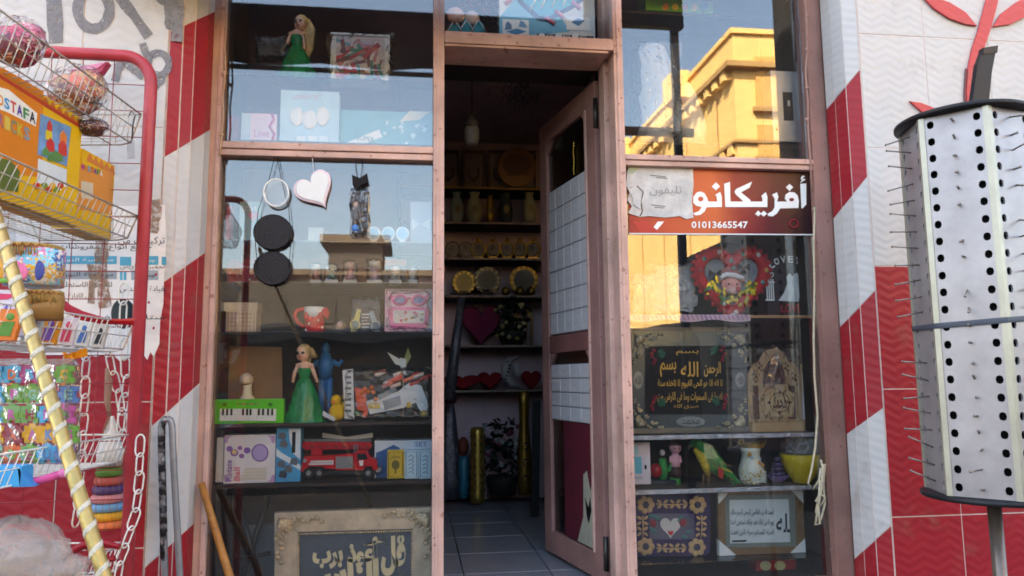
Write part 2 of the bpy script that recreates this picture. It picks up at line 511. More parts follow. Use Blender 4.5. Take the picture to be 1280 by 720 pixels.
tag(MB().box((-150, -220, -0.3), (150, 40, 0.0)).build('street', asphalt), kind='structure')
tag(MB().box((-12, -1.9, 0.004), (12, -0.25, 0.13), 0.01).build('pavement', concrete), kind='structure')

XL0, XL1 = X(253.5, 360, 0), X(267, 360, 0)       # left post
XM0, XM1 = X(541, 360, 0), X(555, 360, 0)         # post left of the door
XD0, XD1 = X(774.5, 360, 0), X(786.5, 360, 0)     # post right of the door
XR0, XR1 = X(1026, 360, 0), X(1047, 360, 0)       # right post
TOPZ = 3.42

# shop shell: floor of square tiles, walls, ceiling, upper facade
fl = MB().box((XL0 - 0.6, -0.02, 0.0), (XR1 + 0.9, BACK_Y + 0.2, FZ - 0.012)).build('shop_floor', C(60, 58, 60, 0.6))
tag(fl, kind='structure')
tile_me = MB().box((0, 0, -0.01), (0.395, 0.395, 0), 0.002).mesh('floor_tile')
ftm = M('grey_floor_tile', (140, 140, 146), 0.22, vary=0.15, scale=3)
tile_me.materials.append(ftm)
for i in range(9):
    for j in range(8):
        x0 = XL0 - 0.55 + i * 0.4
        if x0 + 0.4 > XR1 + 0.85: continue
        link('floor_tile', tile_me, None, fl, (x0, 0.0 + j * 0.4 - 0.24 if j else 0.0, FZ + (0.0 if j else 0.0)), None) if j == 0 or j * 0.4 - 0.24 + 0.4 < BACK_Y + 0.1 else None
def struct(name, a, b, m, ch=0.0):
    return tag(MB().box(a, b, ch).build(name, m), kind='structure')
struct('wall_back', (XL0 - 0.6, BACK_Y, FZ - 0.3), (XR1 + 0.9, BACK_Y + 0.15, TOPZ), in_wall)
struct('wall_left', (XL0 - 0.75, 0.12, FZ - 0.3), (XL0 - 0.6, BACK_Y + 0.15, TOPZ), in_wall)
struct('wall_right', (XR1 + 0.9, 0.12, FZ - 0.3), (XR1 + 1.05, BACK_Y + 0.15, TOPZ), in_wall)
struct('ceiling', (XL0 - 0.75, 0.02, TOPZ), (XR1 + 1.05, BACK_Y + 0.15, TOPZ + 0.15), plaster)
struct('wall_upper_facade', (-9, -0.15, TOPZ + 0.004), (11, 0.015, 12), plaster)
struct('wall_upper_back', (-9, 0.02, TOPZ + 0.16), (11, 6, 12), plaster)
struct('wall_core_left', (-9, -0.15, 0.0), (XL0 - 0.10, 0.10, TOPZ), plaster)
struct('wall_core_right', (XR1 + 0.14, -0.15, 0.0), (11, 0.10, TOPZ), plaster)
struct('wall_side_left', (-9, 0.105, 0.0), (XL0 - 0.76, 6, TOPZ + 0.155), plaster)
struct('wall_side_right', (XR1 + 1.06, 0.105, 0.0), (11, 6, TOPZ + 0.155), plaster)
struct('wall_plinth', (XL0 - 0.095, -0.10, 0.0), (XR1 + 0.135, -0.022, FZ - 0.03), red_tile)
struct('step_stone', (XM0 - 0.1, -0.62, 0.132), (XD1 + 0.1, -0.105, FZ * 0.55), concrete, 0.01)

# awning over the left half (only seen mirrored in the glass)
aw = T('awning', 'dark fabric awning over the left window, seen only as the dark band mirrored above', 'awning', 400, 0, -0.3)
zed = Z(420, 80, 0.62)
mb = MB()
rows = []
for i in range(7):
    t = i / 6
    rows.append([Vector((X(150, 60, 0) + (XD0 + 0.05 - X(150, 60, 0)) * k / 12, -0.16 - 0.40 * t, zed + 0.10 - 0.10 * t + 0.012 * math.sin(k * 1.9) * t)) - aw.O for k in range(13)])
mb.grid(rows); mb.grid([[p + Vector((0, 0, 0.006)) for p in r] for r in rows])
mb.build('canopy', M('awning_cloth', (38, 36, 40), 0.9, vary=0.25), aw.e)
for k in (0, 12):
    MB().tube([rows[0][k] + Vector((0, 0, -0.02)), rows[6][k] + Vector((0, 0, -0.02))], 0.014).build('strut', C(60, 60, 60, 0.4, metal=0.8), aw.e)
MB().tube([rows[6][0] + Vector((0, 0, -0.02)), rows[6][12] + Vector((0, 0, -0.02))], 0.014).build('front_bar', C(60, 60, 60, 0.4, metal=0.8), aw.e)

def mir(px, py, Ym):
    """a place across the street that the pane mirrors at this pixel"""
    p = at(px, py, Ym)
    return Vector((p.x, 2 * GLASS_Y - Ym, p.z))
# yellow building across the street
yel = M('yellow_limewash', (238, 198, 128), 0.9, vary=0.12, scale=0.6, bump=0.2, bscale=8)
yel2 = M('ochre_panel', (214, 166, 98), 0.9, vary=0.12, scale=0.7)
cg = M('cornice_stone', (176, 140, 92), 0.9, vary=0.2, scale=1.0)
Ym = 16.5
kor = mir(915, 42, Ym)
yb = bpy.data.objects.new('yellow_building', None); COL.objects.link(yb); yb.location = (kor.x, kor.y, 0)
tag(yb, 'sunlit yellow building with corbelled cornices mirrored in the upper right window', 'building')
H = kor.z
MB().box((0, 0, 0), (9, -38, H)).build('wall', yel, yb)
zc = mir(915, 82, Ym).z
MB().box((-0.3, 0.25, zc - 0.1), (9, -38, zc + 0.06)).build('cornice', cg, yb)
zl = mir(915, 176, Ym).z
MB().box((-0.12, 0.1, zl - 0.06), (9, -38, zl + 0.04)).build('string_course', cg, yb)
for zz, out, nn in ((zc - 0.12, 0.24, 44), (zl - 0.08, 0.1, 44)):
    dm = MB().box((-out, -0.15, -0.26), (0.02, 0.15, 0.03)).mesh('corbel'); dm.materials.append(yel)
    for k in range(nn): link('corbel', dm, None, yb, (0, -0.3 - k * 0.62, zz), None)
MB().box((-0.08, 0.08, H), (9, -38, H + 0.15)).build('coping', yel, yb)
for k in range(5):
    MB().box((-0.55, -3.4 - k * 7, zc + 0.4), (0.0, -4.5 - k * 7, H + 0.35)).build('roof_pier', yel, yb)
for k in range(14): MB().box((-0.03, -1.2 - 2.6 * k, 0), (0.02, -1.26 - 2.6 * k, zc - 0.5)).build('wall_joint', cg, yb)
for zz0, zz1 in ((mir(955, 135, Ym).z, mir(955, 72, Ym).z), (mir(955, 196, Ym).z, mir(955, 157, Ym).z), (2.6, 4.2)):
    for xx in (0.62, 3.4, 6.1):
        MB().box((xx, 0.0, zz0), (xx + 1.25, 0.07, zz1)).build('shutter', yel2, yb)
        MB().box((xx - 0.12, 0.002, zz0 - 0.14), (xx + 1.37, 0.16, zz0 - 0.01)).build('sill', cg, yb)
# brown building far down the street
Yb = 44
brn = M('brown_render', (66, 62, 58), 0.95, vary=0.2, scale=0.4)
bb = bpy.data.objects.new('brown_building', None); COL.objects.link(bb)
p0 = mir(120, 342, Yb); p1 = mir(640, 342, Yb)
bb.location = (p0.x, p0.y, 0)
tag(bb, 'long low brown building with flat-capped tower mirrored in the middle left window', 'building')
MB().box((0, 0, 0), (p1.x - p0.x, -9, p0.z)).build('wall', brn, bb)
MB().box((-0.3, 0.3, p0.z), (p1.x - p0.x + 0.3, -9, p0.z + 0.35)).build('parapet', M('brown_coping', (92, 82, 70), 0.9, vary=0.2, scale=0.6), bb)
ta = mir(412, 306, Yb); tb = mir(478, 306, Yb)
MB().box((ta.x - p0.x, 0.4, p0.z + 0.352), (tb.x - p0.x, -4, ta.z)).build('tower', brn, bb)
MB().box((ta.x - p0.x - 0.5, 0.9, ta.z), (tb.x - p0.x + 0.5, -4.4, ta.z + 0.5)).build('tower_cap', MATS['brown_coping'], bb)
wm = MB().box((0, -0.1, 0), (1.1, 0.06, 1.5)).mesh('window'); wm.materials.append(C(56, 52, 46, 0.5))
for k in range(int((p1.x - p0.x) / 3)):
    for zz in (1.6, 5.0):
        if zz + 2 < p0.z: link('window', wm, None, bb, (1 + k * 3.0, 0, zz), None)
# steel sign frame behind the viewer
Ysf = 4.6
steel = C(34, 34, 38, 0.5, metal=0.3)
sf = bpy.data.objects.new('steel_sign_frame', None); COL.objects.link(sf)
q = mir(865, 640, Ysf); sf.location = (q.x, q.y, 0)
tag(sf, 'dark steel signpost frame mirrored in front of the yellow building', 'sign frame')
zt = mir(865, 30, Ysf).z
MB().box((-0.04, -0.04, 0), (0.04, 0.04, zt), 0.006).build('post', steel, sf)
xl = mir(730, 30, Ysf).x - q.x
MB().box((xl, -0.05, zt - 0.07), (0.1, 0.05, zt + 0.06), 0.006).build('upper_beam', steel, sf)
MB().box((xl, -0.03, zt + 0.07), (0.1, 0.03, zt + 0.75), 0.006).build('sign_panel', steel, sf)
zl2 = mir(840, 164, Ysf).z
MB().box((xl, -0.05, zl2 - 0.05), (0.2, -0.045 + 0.02, zl2 + 0.05), 0.004).build('lower_beam', C(90, 60, 44, 0.6), sf)

# utility pole mirrored in the panes; truck and stall added to darken the reflections
up = bpy.data.objects.new('utility_pole', None); COL.objects.link(up)
q = mir(1002, 400, 5.4); up.location = (q.x, q.y, 0)
tag(up, 'dark utility pole mirrored along the right edge of the upper right pane', 'pole')
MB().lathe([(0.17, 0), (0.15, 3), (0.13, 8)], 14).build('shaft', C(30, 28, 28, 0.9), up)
MB().box((-0.7, -0.06, 6.6), (0.7, 0.06, 6.75)).build('crossarm', C(30, 28, 28, 0.9), up)
for k in range(3): MB().lathe([(0.04, 6.76), (0.06, 6.82), (0.03, 6.92)], 10, (-0.6 + 0.6 * k, 0)).build('insulator', C(90, 80, 70, 0.3), up)
tk = bpy.data.objects.new('added_truck', None); COL.objects.link(tk)  # unseen vehicle added to block the yellow reflection
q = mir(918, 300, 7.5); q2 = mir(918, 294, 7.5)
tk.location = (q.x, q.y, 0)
tag(tk, 'dark box truck added to block the bright reflection behind the heart wreath', 'truck')
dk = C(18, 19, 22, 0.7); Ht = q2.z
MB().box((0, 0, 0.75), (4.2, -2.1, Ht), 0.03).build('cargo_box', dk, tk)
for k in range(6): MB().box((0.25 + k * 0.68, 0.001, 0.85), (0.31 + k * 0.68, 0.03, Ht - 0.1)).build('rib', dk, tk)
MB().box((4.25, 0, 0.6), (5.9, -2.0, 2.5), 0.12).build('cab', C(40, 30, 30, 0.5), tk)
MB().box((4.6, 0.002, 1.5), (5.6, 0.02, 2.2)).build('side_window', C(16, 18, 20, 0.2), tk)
MB().box((0, -0.3, 0.45), (5.8, -1.7, 0.74)).build('chassis', C(18, 18, 18, 0.8), tk)
for wx in (0.8, 1.9, 5.0):
    for wy in (-0.02, -1.85):
        MB().lathe([(0.42, 0), (0.45, 0.06), (0.45, 0.2), (0.42, 0.25)], 20).build('wheel', C(16, 16, 16, 0.9), tk, (wx, wy, 0.45), (R(90), 0, 0))
stl = bpy.data.objects.new('added_stall', None); COL.objects.link(stl)  # unseen stall added to block bright ground reflections
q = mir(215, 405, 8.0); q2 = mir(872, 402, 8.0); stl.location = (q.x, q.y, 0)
tag(stl, 'long dark tarpaulin covered stall added to darken the low window reflections', 'stall')
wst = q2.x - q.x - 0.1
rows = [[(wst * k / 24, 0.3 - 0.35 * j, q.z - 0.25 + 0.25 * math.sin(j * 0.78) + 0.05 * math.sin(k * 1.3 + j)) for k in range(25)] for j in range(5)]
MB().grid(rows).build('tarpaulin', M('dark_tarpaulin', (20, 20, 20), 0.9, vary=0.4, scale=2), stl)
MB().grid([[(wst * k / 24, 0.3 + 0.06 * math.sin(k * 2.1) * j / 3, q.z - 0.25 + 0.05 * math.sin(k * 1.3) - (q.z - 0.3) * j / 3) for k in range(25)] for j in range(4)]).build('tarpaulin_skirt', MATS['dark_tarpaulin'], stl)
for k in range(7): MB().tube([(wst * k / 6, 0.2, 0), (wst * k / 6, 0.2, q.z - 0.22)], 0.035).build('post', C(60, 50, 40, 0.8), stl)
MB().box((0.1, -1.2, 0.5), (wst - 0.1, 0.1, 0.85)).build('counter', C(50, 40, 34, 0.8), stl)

# ------------------------------------------------------------------ tiled outer walls and rounded corner strips
def strip_corner(name, label, plan, lines, first_red):
    """narrow vertical tiles round the corner; plan: (x, y) of strip edges; lines: colour changes from the top down"""
    o = bpy.data.objects.new(name, None); COL.objects.link(o); o.location = (plan[0][0], plan[0][1], 0)
    O = Vector((plan[0][0], plan[0][1], 0))
    tag(o, label, 'pilaster')
    mb = MB()
    for k in range(len(plan) - 1):
        a = Vector((plan[k][0], plan[k][1], 0)); b = Vector((plan[k + 1][0], plan[k + 1][1], 0))
        d = (b - a).normalized(); n = Vector((d.y, -d.x, 0))
        if n.y > 0: n = -n
        mb.prism([a - O - n * 0.0022, b - O - n * 0.0022, b - O - n * 0.0022 + Vector((0, 0, TOPZ)), a - O - n * 0.0022 + Vector((0, 0, TOPZ))], -n * 0.05)
        A = a + d * 0.0028; B = b - d * 0.0028
        zs = [(TOPZ, TOPZ)] + [(z_on_line(A.x, A.y, *l), z_on_line(B.x, B.y, *l)) for l in lines] + [(0.0, 0.0)]
        red = first_red
        for i in range(len(zs) - 1):
            g = 0.0014
            off = n * random.uniform(-0.0008, 0.0012)
            pts = [A + off + Vector((0, 0, zs[i + 1][0] + g)), B + off + Vector((0, 0, zs[i + 1][1] + g)), B + off + Vector((0, 0, zs[i][1] - g)), A + off + Vector((0, 0, zs[i][0] - g))]
            MB().prism([q - O for q in pts], -n * 0.008, 0.0008).build('tile', red_tile if red else white_tile, o)
            red = not red
    mb.build('mortar', mortar, o)
    return o
lp = [(X(195, 400, -0.2), -0.200), (X(213, 400, -0.19), -0.190), (X(229, 400, -0.162), -0.162), (X(245, 400, -0.10), -0.10), (X(253, 400, -0.02), -0.02)]
strip_corner('corner_pilaster', 'rounded tiled corner left of the shop window with slanting red and white bands', lp,
             [((230, 32), (268, 15)), ((208, 195), (262, 163)), ((205, 352), (255, 317)), ((193, 530), (249, 480)), ((182, 709), (240, 657))], False)
rp = [(X(1049, 400, -0.02), -0.02), (X(1061, 400, -0.09), -0.09), (X(1076, 400, -0.16), -0.16), (X(1097, 400, -0.2), -0.2)]
strip_corner('corner_pilaster', 'rounded tiled corner right of the shop window with slanting red and white bands', rp,
             [((1043, 125), (1080, 81)), ((1045, 269), (1087, 217)), ((1048, 411), (1096, 361)), ((1055, 545), (1104, 510)), ((1064, 702), (1112, 659))], False)

def tiled_wall(name, label, x0, x1, zref, redtop, sgn):
    o = bpy.data.objects.new(name, None); COL.objects.link(o); o.location = (x0, WALL_Y, 0)
    tag(o, label, 'wall')
    w, h, g = 0.30, 0.50, 0.0022
    MB().box((min(0, x1 - x0), 0.0022, 0), (max(0, x1 - x0), 0.048, TOPZ)).build('mortar', mortar, o)
    me = {}
    z = zref - math.ceil(zref / h) * h
    while z < TOPZ:
        za, zb = max(z, 0.0), min(z + h, TOPZ)
        x = 0.0
        while abs(x) < abs(x1 - x0) - 0.02:
            wid = min(w, abs(x1 - x0) - abs(x))
            red = (za + zb) / 2 < redtop
            key = (round(za, 3), round(zb, 3), round(wid, 3))
            if key not in me:
                me[key] = MB().box((g, 0, za + g), (wid - g, 0.008, zb - g), 0.0015).mesh('tile')
                me[key].materials.append(red_tile if red else white_tile)
            link('tile', me[key], None, o, ((x if sgn > 0 else x - wid), random.uniform(-0.0008, 0.0008), 0), None)
            x += sgn * wid
        z += h
    return o
RW = tiled_wall('tiled_wall', 'white over red glazed tile wall behind the perforated stand', rp[-1][0] + 0.003, rp[-1][0] + 1.5, Z(1150, 333, WALL_Y), Z(1150, 333, WALL_Y) + 0.01, 1)
LW = tiled_wall('tiled_wall', 'white over red glazed tile wall behind the wire rack', lp[0][0] - 0.003, lp[0][0] - 1.8, Z(190, 502, WALL_Y), Z(190, 502, WALL_Y) + 0.51, -1)

# ------------------------------------------------------------------ shopfront joinery
sfr = bpy.data.objects.new('shopfront_frame', None); COL.objects.link(sfr); sfr.location = (XM0, 0, FZ)
tag(sfr, 'pink painted wooden frame holding the shop windows and doorway', 'window frame')
OF = Vector((XM0, 0, FZ))
def fr(part, x0, x1, z0, z1, y0, y1, m=pink, ch=0.003):
    return MB().box(Vector((x0, y0, z0)) - OF, Vector((x1, y1, z1)) - OF, ch).build(part, m, sfr)
B0 = FZ - 0.02
fr('post', XL0, XL1, B0, TOPZ, 0.0, 0.09)
fr('bead', XL1 - 0.012, XL1 + 0.006, B0, TOPZ, -0.008, 0.02)
fr('post', XM0, XM1, B0, TOPZ, -0.004, 0.10)
fr('bead', XM0 + 0.012, XM0 + 0.022, B0, TOPZ, -0.010, -0.002)
fr('post', XD0, XD1, B0, TOPZ, -0.004, 0.10)
fr('bead', XD0 + 0.012, XD0 + 0.022, B0, TOPZ, -0.010, -0.002)
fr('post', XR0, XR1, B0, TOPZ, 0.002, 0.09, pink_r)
fr('jamb', XD0 - 0.02, XD0 + 0.03, B0, TOPZ, 0.101, 0.19, pink)
fr('jamb', XM1 - 0.03, XM1 - 0.004, B0, TOPZ, 0.101, 0.16, pink)
def rail(x0, x1, px, pa, pb, d=0.0, m=pink):
    za, zb = Z(px, pb, d), Z(px, pa, d)
    h = zb - za
    fr('rail', x0, x1, za, za + h * 0.46, d + 0.004, 0.085, m)
    fr('rail', x0, x1, za + h * 0.5, zb, d - 0.004, 0.084, m)
    return za, zb
LBa, LBb = rail(XL1 + 0.001, XM0 - 0.001, 410, 180, 196.5)
RBa, RBb = rail(XD1 + 0.001, XR0 - 0.001, 900, 196, 209)
LT = (Z(665, 59, 0), Z(665, 47, 0))
fr('lintel', XM1 + 0.001, XD0 - 0.001, LT[0], LT[1], -0.008, 0.085)
fr('lintel_soffit', XM1 + 0.002, XD0 - 0.022, LT[0] - 0.012, LT[0] - 0.001, -0.002, 0.19)
fr('lintel_bead', XM1 + 0.001, XD0 - 0.001, LT[1] + 0.001, LT[1] + 0.012, 0.0, 0.04)
fr('top_rail', XL1, XR0, TOPZ - 0.09, TOPZ - 0.002, -0.002, 0.088)
fr('bottom_rail', XL1 + 0.001, XM0 - 0.001, B0, B0 + 0.07, 0.0, 0.08)
fr('bottom_rail', XD1 + 0.001, XR0 - 0.001, B0, B0 + 0.07, 0.0, 0.08)
fr('threshold', XM1 + 0.001, XD0 - 0.001, B0 - 0.03, FZ + 0.006, -0.02, 0.12, C(90, 86, 84, 0.5))
pane_m = glass_mat('window_glass', 0.064, (0.995, 1.0, 0.998), haze=0.013)
def pane(x0, x1, z0, z1, label=None):
    o = MB().box(Vector((x0, GLASS_Y - 0.002, z0)) - OF, Vector((x1, GLASS_Y + 0.002, z1)) - OF).build('pane', pane_m, sfr)
    if label: o['label'] = label
    return o
pane(XL1 + 0.002, XM0 - 0.002, B0 + 0.072, LBa - 0.001)
pane(XL1 + 0.002, XM0 - 0.002, LBb + 0.001, TOPZ - 0.092)
pane(XD1 + 0.002, XR0 - 0.002, B0 + 0.072, RBa - 0.001)
pane(XD1 + 0.002, XR0 - 0.002, RBb + 0.001, TOPZ - 0.092)
pane(XM1 + 0.002, XD0 - 0.002, LT[1] + 0.013, TOPZ - 0.092)
# nail heads and chips on the posts
nail = MB().lathe([(0.0032, 0), (0.0024, 0.0016), (0.0, 0.002)], 8).mesh('nail'); nail.materials.append(C(120, 84, 74, 0.6))
for xx, yy in ((XM0 + 0.008, -0.0042), (XD0 + 0.03, -0.0042), (XL0 + 0.03, -0.0002)):
    for k in range(12):
        link('nail', nail, None, sfr, Vector((xx + random.uniform(-.003, .004), yy, FZ + 0.12 + k * 0.2 + random.uniform(-.05, .05))) - OF, (R(90), 0, 0))

# ------------------------------------------------------------------ display cases behind the panes
def shz(px, py): return Z(px, py, 0.2)
SH = dict(L1=shz(410, 108), L2=shz(410, 186), Lg=shz(410, 306), L3=shz(410, 356.5), L4=shz(410, 416), L5=shz(405, 527), L6=shz(405, 600),
          R0=shz(900, 188), R1=shz(900, 396), R2=shz(900, 540), R3=shz(900, 605), R4=shz(900, 694))
SH['L7'] = SH['L6'] - 0.78
SH['R5'] = SH['R4'] - 0.22
clear = glass_mat('shelf_glass', 0.05, (0.80, 0.90, 0.87))
silver = M('tinsel_edge', (190, 190, 196), 0.25, metal=0.9, vary=0.4, scale=40, bump=0.8, bscale=120)
def case(name, label, x0, x1, dep, lv, top):
    o = bpy.data.objects.new(name, None); COL.objects.link(o); o.location = ((x0 + x1) / 2, 0.1, FZ)
    O = Vector(o.location)
    tag(o, label, 'display case')
    def b(part, a, c, m, ch=0.001): return MB().box(Vector(a) - O, Vector(c) - O, ch).build(part, m, o)
    b('side_panel', (x0, 0.102, FZ), (x0 + 0.012, dep, TOPZ - 0.1), dark_wood)
    b('side_panel', (x1 - 0.012, 0.102, FZ), (x1, dep, TOPZ - 0.1), dark_wood)
    b('back_panel', (x0, dep, FZ), (x1, dep + 0.012, top), dark_wood)
    b('base', (x0 + 0.013, 0.102, FZ), (x1 - 0.013, dep - 0.001, FZ + 0.05), dark_wood)
    for z, kind in lv:
        m = {'g': clear, 'w': dark_wood, 't': dark_wood, 's': dark_wood}[kind]
        th = 0.006 if kind == 'g' else 0.012
        s = b('shelf', (x0 + 0.013, 0.104, z - th), (x1 - 0.013, dep - 0.001, z), m)
        if kind == 't': b('tinsel_trim', (x0 + 0.014, 0.096, z - 0.02), (x1 - 0.014, 0.103, z - 0.001), silver, 0.002)
        if kind == 's': b('shelf_edge', (x0 + 0.014, 0.096, z - 0.014), (x1 - 0.014, 0.103, z - 0.001), C(170, 130, 90, 0.6), 0.002)
    return o
case('display_case', 'tall dark display case of toys and gifts behind the left window', XL1 - 0.03, XM0 + 0.02, 0.52,
     [(SH['L1'], 'g'), (SH['L2'], 'w'), (SH['Lg'], 'g'), (SH['L3'], 'g'), (SH['L4'], 'g'), (SH['L5'], 'w'), (SH['L6'], 'w'), (SH['L7'], 'w')], SH['L3'])
case('display_case', 'dark display case of frames and ornaments behind the right window', XD1 - 0.01, XR0 + 0.02, 0.46,
     [(SH['R0'], 'w'), (SH['R1'], 's'), (SH['R2'], 't'), (SH['R3'], 't'), (SH['R4'], 'g'), (SH['R5'], 'w')], SH['R0'])

# ------------------------------------------------------------------ left window: goods on the shelves
skin = C(226, 176, 150, 0.45, vary=0.05)
blond = M('blond_doll_hair', (206, 176, 122), 0.4, vary=0.35, scale=60, bump=0.5, bscale=200)
satin = M('green_satin', (10, 132, 70), 0.2, vary=0.3, scale=40, bump=0.6, bscale=45, coat=0.2)
white_p = C(232, 230, 226, 0.5, vary=0.06)
cream = C(226, 214, 186, 0.55)
gold = M('gold_paint', (202, 160, 70), 0.3, metal=0.85, vary=0.25, scale=30)
brass = M('polished_brass', (214, 172, 80), 0.16, metal=1.0, vary=0.15, scale=12)
black_p = C(18, 18, 20, 0.35)
film = glass_mat('clear_wrap', 0.05, (0.98, 0.98, 0.98), 0.16, wrinkle=0.9, wscale=34)
def wrap(t, x0, y0, x1, y1, d=0.05, front=-0.006, parent=None, amp=3.0, nx=12, ny=10, part='clear_wrap', mat=None):
    """crumpled clear film over the front of a packet"""
    rows = []
    for j in range(ny + 1):
        r = []
        for i in range(nx + 1):
            e = min(i, nx - i, j, ny - j)
            k = 0 if e == 0 else 1
            r.append(t.p(x0 + (x1 - x0) * i / nx + (random.uniform(-amp, amp) if e else random.uniform(-amp, amp) * 0.6),
                         y0 + (y1 - y0) * j / ny + random.uniform(-amp, amp) * 0.5, (front - random.uniform(0.0, 0.010)) if k else d))
        rows.append(r)
    return MB().grid(rows, False).build(part, mat or film, parent or t.e)

def doll(label, px, Y, z, head, r, neck_y, waist_y, hem, skirt_w, hair_to, turn, arms):
    t = T('fashion_doll', label, 'doll', px, waist_y, Y, z)
    hx, hy = head
    b = MB()
    b.ell(t.p(hx, hy), (r * .86 * t.s, r * .95 * t.s, r * 1.1 * t.s), 18, 14)
    b.ell(t.p(hx + turn * r * .25, hy + r * .45), (r * .6 * t.s, r * .75 * t.s, r * .6 * t.s))
    b.ell(t.p(hx + turn * r * .35, hy + r * .15, -r * .9 * t.s), (r * .1 * t.s, r * .16 * t.s, r * .14 * t.s), 8, 6)
    b.tube([t.p(hx, hy + r * .6), t.p(px, neck_y)], [r * .34 * t.s, r * .32 * t.s], 10)
    b.tube([t.p(px - r * 1.1, neck_y + r * .5), t.p(px, neck_y + r * .2), t.p(px + r * 1.1, neck_y + r * .5)], [r * .32 * t.s, r * .42 * t.s, r * .32 * t.s], 10)
    b.tube([t.p(px, neck_y), t.p(px, neck_y + r), t.p(px, waist_y)], [r * .5 * t.s, r * .75 * t.s, r * .5 * t.s], 12)
    for a in arms: b.tube([t.p(*q) for q in a], [r * .3 * t.s, r * .24 * t.s, r * .17 * t.s, r * .2 * t.s][:len(a)], 8)
    b.build('body', skin, t.e)
    for k in (-1, 1):
        t.ell('eye', hx + turn * r * .3 + k * r * .36, hy + r * .02, r * .24, r * .2, C(40, 26, 22, 0.2), rd=r * .1, dy=-r * .88 * t.s, n=8, m=6)
    t.ell('lips', hx + turn * r * .32, hy + r * .55, r * .22, r * .1, C(190, 60, 70, 0.4), rd=r * .1, dy=-r * .86 * t.s, n=8, m=6)
    t.lathe('bodice', px, [(r * .82, neck_y + r * .75), (r * .9, neck_y + r * 1.2), (r * .6, waist_y), (r * .8, waist_y + r * .6)], satin, n=18)
    # hair: cap plus strands falling on one side
    h = MB()
    h.ell(t.p(hx - turn * r * .12, hy - r * .22, r * .12 * t.s), (r * .95 * t.s, r * 1.0 * t.s, r * 1.0 * t.s), 16, 10)
    for k in range(9):
        x0 = hx - turn * r * (.2 + .09 * k)
        h.tube([t.p(x0, hy - r * .6, .3 * r * t.s), t.p(x0 - turn * r * (.25 + .06 * k), hy + r * .6, .45 * r * t.s), t.p(hair_to[0] + (k - 4) * r * .16, hair_to[1] - r * 1.5, .5 * r * t.s), t.p(hair_to[0] + (k - 4) * r * .12, hair_to[1] - (k % 3) * r * .4, .4 * r * t.s)],
               [r * .3 * t.s, r * .34 * t.s, r * .26 * t.s, r * .08 * t.s], 7)
    h.build('hair', blond, t.e)
    hy0, hy1 = waist_y, hem
    n = 64; rows = []
    for i in range(17):
        q = i / 16
        w = r * .7 + (skirt_w / 2 - r * .7) * (q ** .75)
        y = hy0 + (hy1 - hy0) * q
        rows.append([t.p(px + (hem_dx * q if False else 0) + w * math.cos(2 * math.pi * k / n) * (1 + .10 * q * math.sin(k * .785 * 1.0 + i * .35) + .05 * q * math.sin(k * 1.9 + i) + .05 * q * math.sin(k * .43 - i * 1.1)), y + (2.0 * math.sin(k * .6 + i) * (0 if i == 16 else 1)) * q * .5,
                         w * t.s * .75 * math.sin(2 * math.pi * k / n) * (1 + .07 * q * math.sin(k * .785 + i * .15))) for k in range(n + 1)])
    MB().grid(rows).build('skirt', satin, t.e)
    return t
t = doll('blond doll in long green satin gown in the upper left pane, top shelf', 371, 0.22, SH['L1'], (376, 29), 9, 39, 58, 105, 54, (383, 74), -1,
         [[(364, 44), (359, 54), (352, 64)], [(378, 44), (381, 56), (379, 68)]])
wrap(t, 318, 44, 362, 74, 0.03, mat=glass_mat('dark_veil', 0.05, (0.42, 0.42, 0.44), 0.2, wrinkle=0.8, wscale=60), part='veil')
t = doll('pale haired doll in green satin gown standing beside the green toy keyboard', 381, 0.19, SH['L5'], (379, 441), 9.5, 453, 473, 529, 50, (384, 455), -1,
         [[(373, 457), (368, 467), (366, 478)], [(389, 457), (393, 467), (397, 478)]])

# collage picture in a white frame, still in its wrapping
t = T('wrapped_picture', 'square white framed picture with red and green collage in clear wrapping, top shelf', 'picture', 449, 108, 0.20, SH['L1'])
t.box('backing', 415, 42, 485, 109, C(214, 198, 196, 0.6), 0.008, 0.02)
for a in ((413, 40, 487, 46), (413, 103, 487, 110), (413, 46, 419.5, 103), (480.5, 46, 487, 103)): t.box('frame_bar', *a, white_p, 0.0, 0.022, 0.002)
random.seed(11)
for k in range(46):
    cx, cy = random.uniform(424, 476), random.uniform(50, 99); a = random.uniform(0, 180); l = random.uniform(5, 15); w = random.uniform(1.2, 3)
    c, s_ = math.cos(R(a)), math.sin(R(a))
    t.poly('collage_strip', [(max(420, min(480, cx + c * u - s_ * v)), max(47, min(102, cy + s_ * u + c * v))) for u, v in ((-l, -w), (l, -w), (l, w), (-l, w))],
           C(*random.choice([(190, 40, 50), (60, 130, 110), (230, 220, 214), (200, 120, 130), (120, 60, 60), (90, 160, 190)]), 0.5), 0.0075 - k * .0001, 0.009)
wrap(t, 408, 38, 492, 110, 0.02, -0.004)

def carton(name, label, cat, x0, y0, x1, y1, Y, z, rgb, dep=0.05, group=None, rough=0.4):
    t = T(name, label, cat, (x0 + x1) / 2, y1, Y, z, group)
    t.box('carton_body' if True else '', x0, y0, x1, y1, C(*rgb, rough), 0.0, dep)
    return t
carton('gift_box', 'plain dark red gift box at the left end below the top shelf', 'box', 279, 143, 298, 186, 0.20, SH['L2'], (120, 24, 34))
t = carton('gift_box', 'pale pink and blue gift box tied with a magenta ribbon', 'box', 301, 141, 346, 186, 0.19, SH['L2'], (222, 190, 206))
t.box('panel', 301.5, 142, 313, 185, C(176, 200, 224, 0.4), -0.0015, 0.001, 0)
t.text('lettering', 'Love', 318, 162, 336, 171, C(200, 110, 150, 0.5))
t.tube('ribbon', [(340, 141, -.002), (342, 150, -.003), (337, 158, -.003), (343, 168, -.003), (339, 180, -.002)], 1.6, C(190, 40, 110, 0.4))
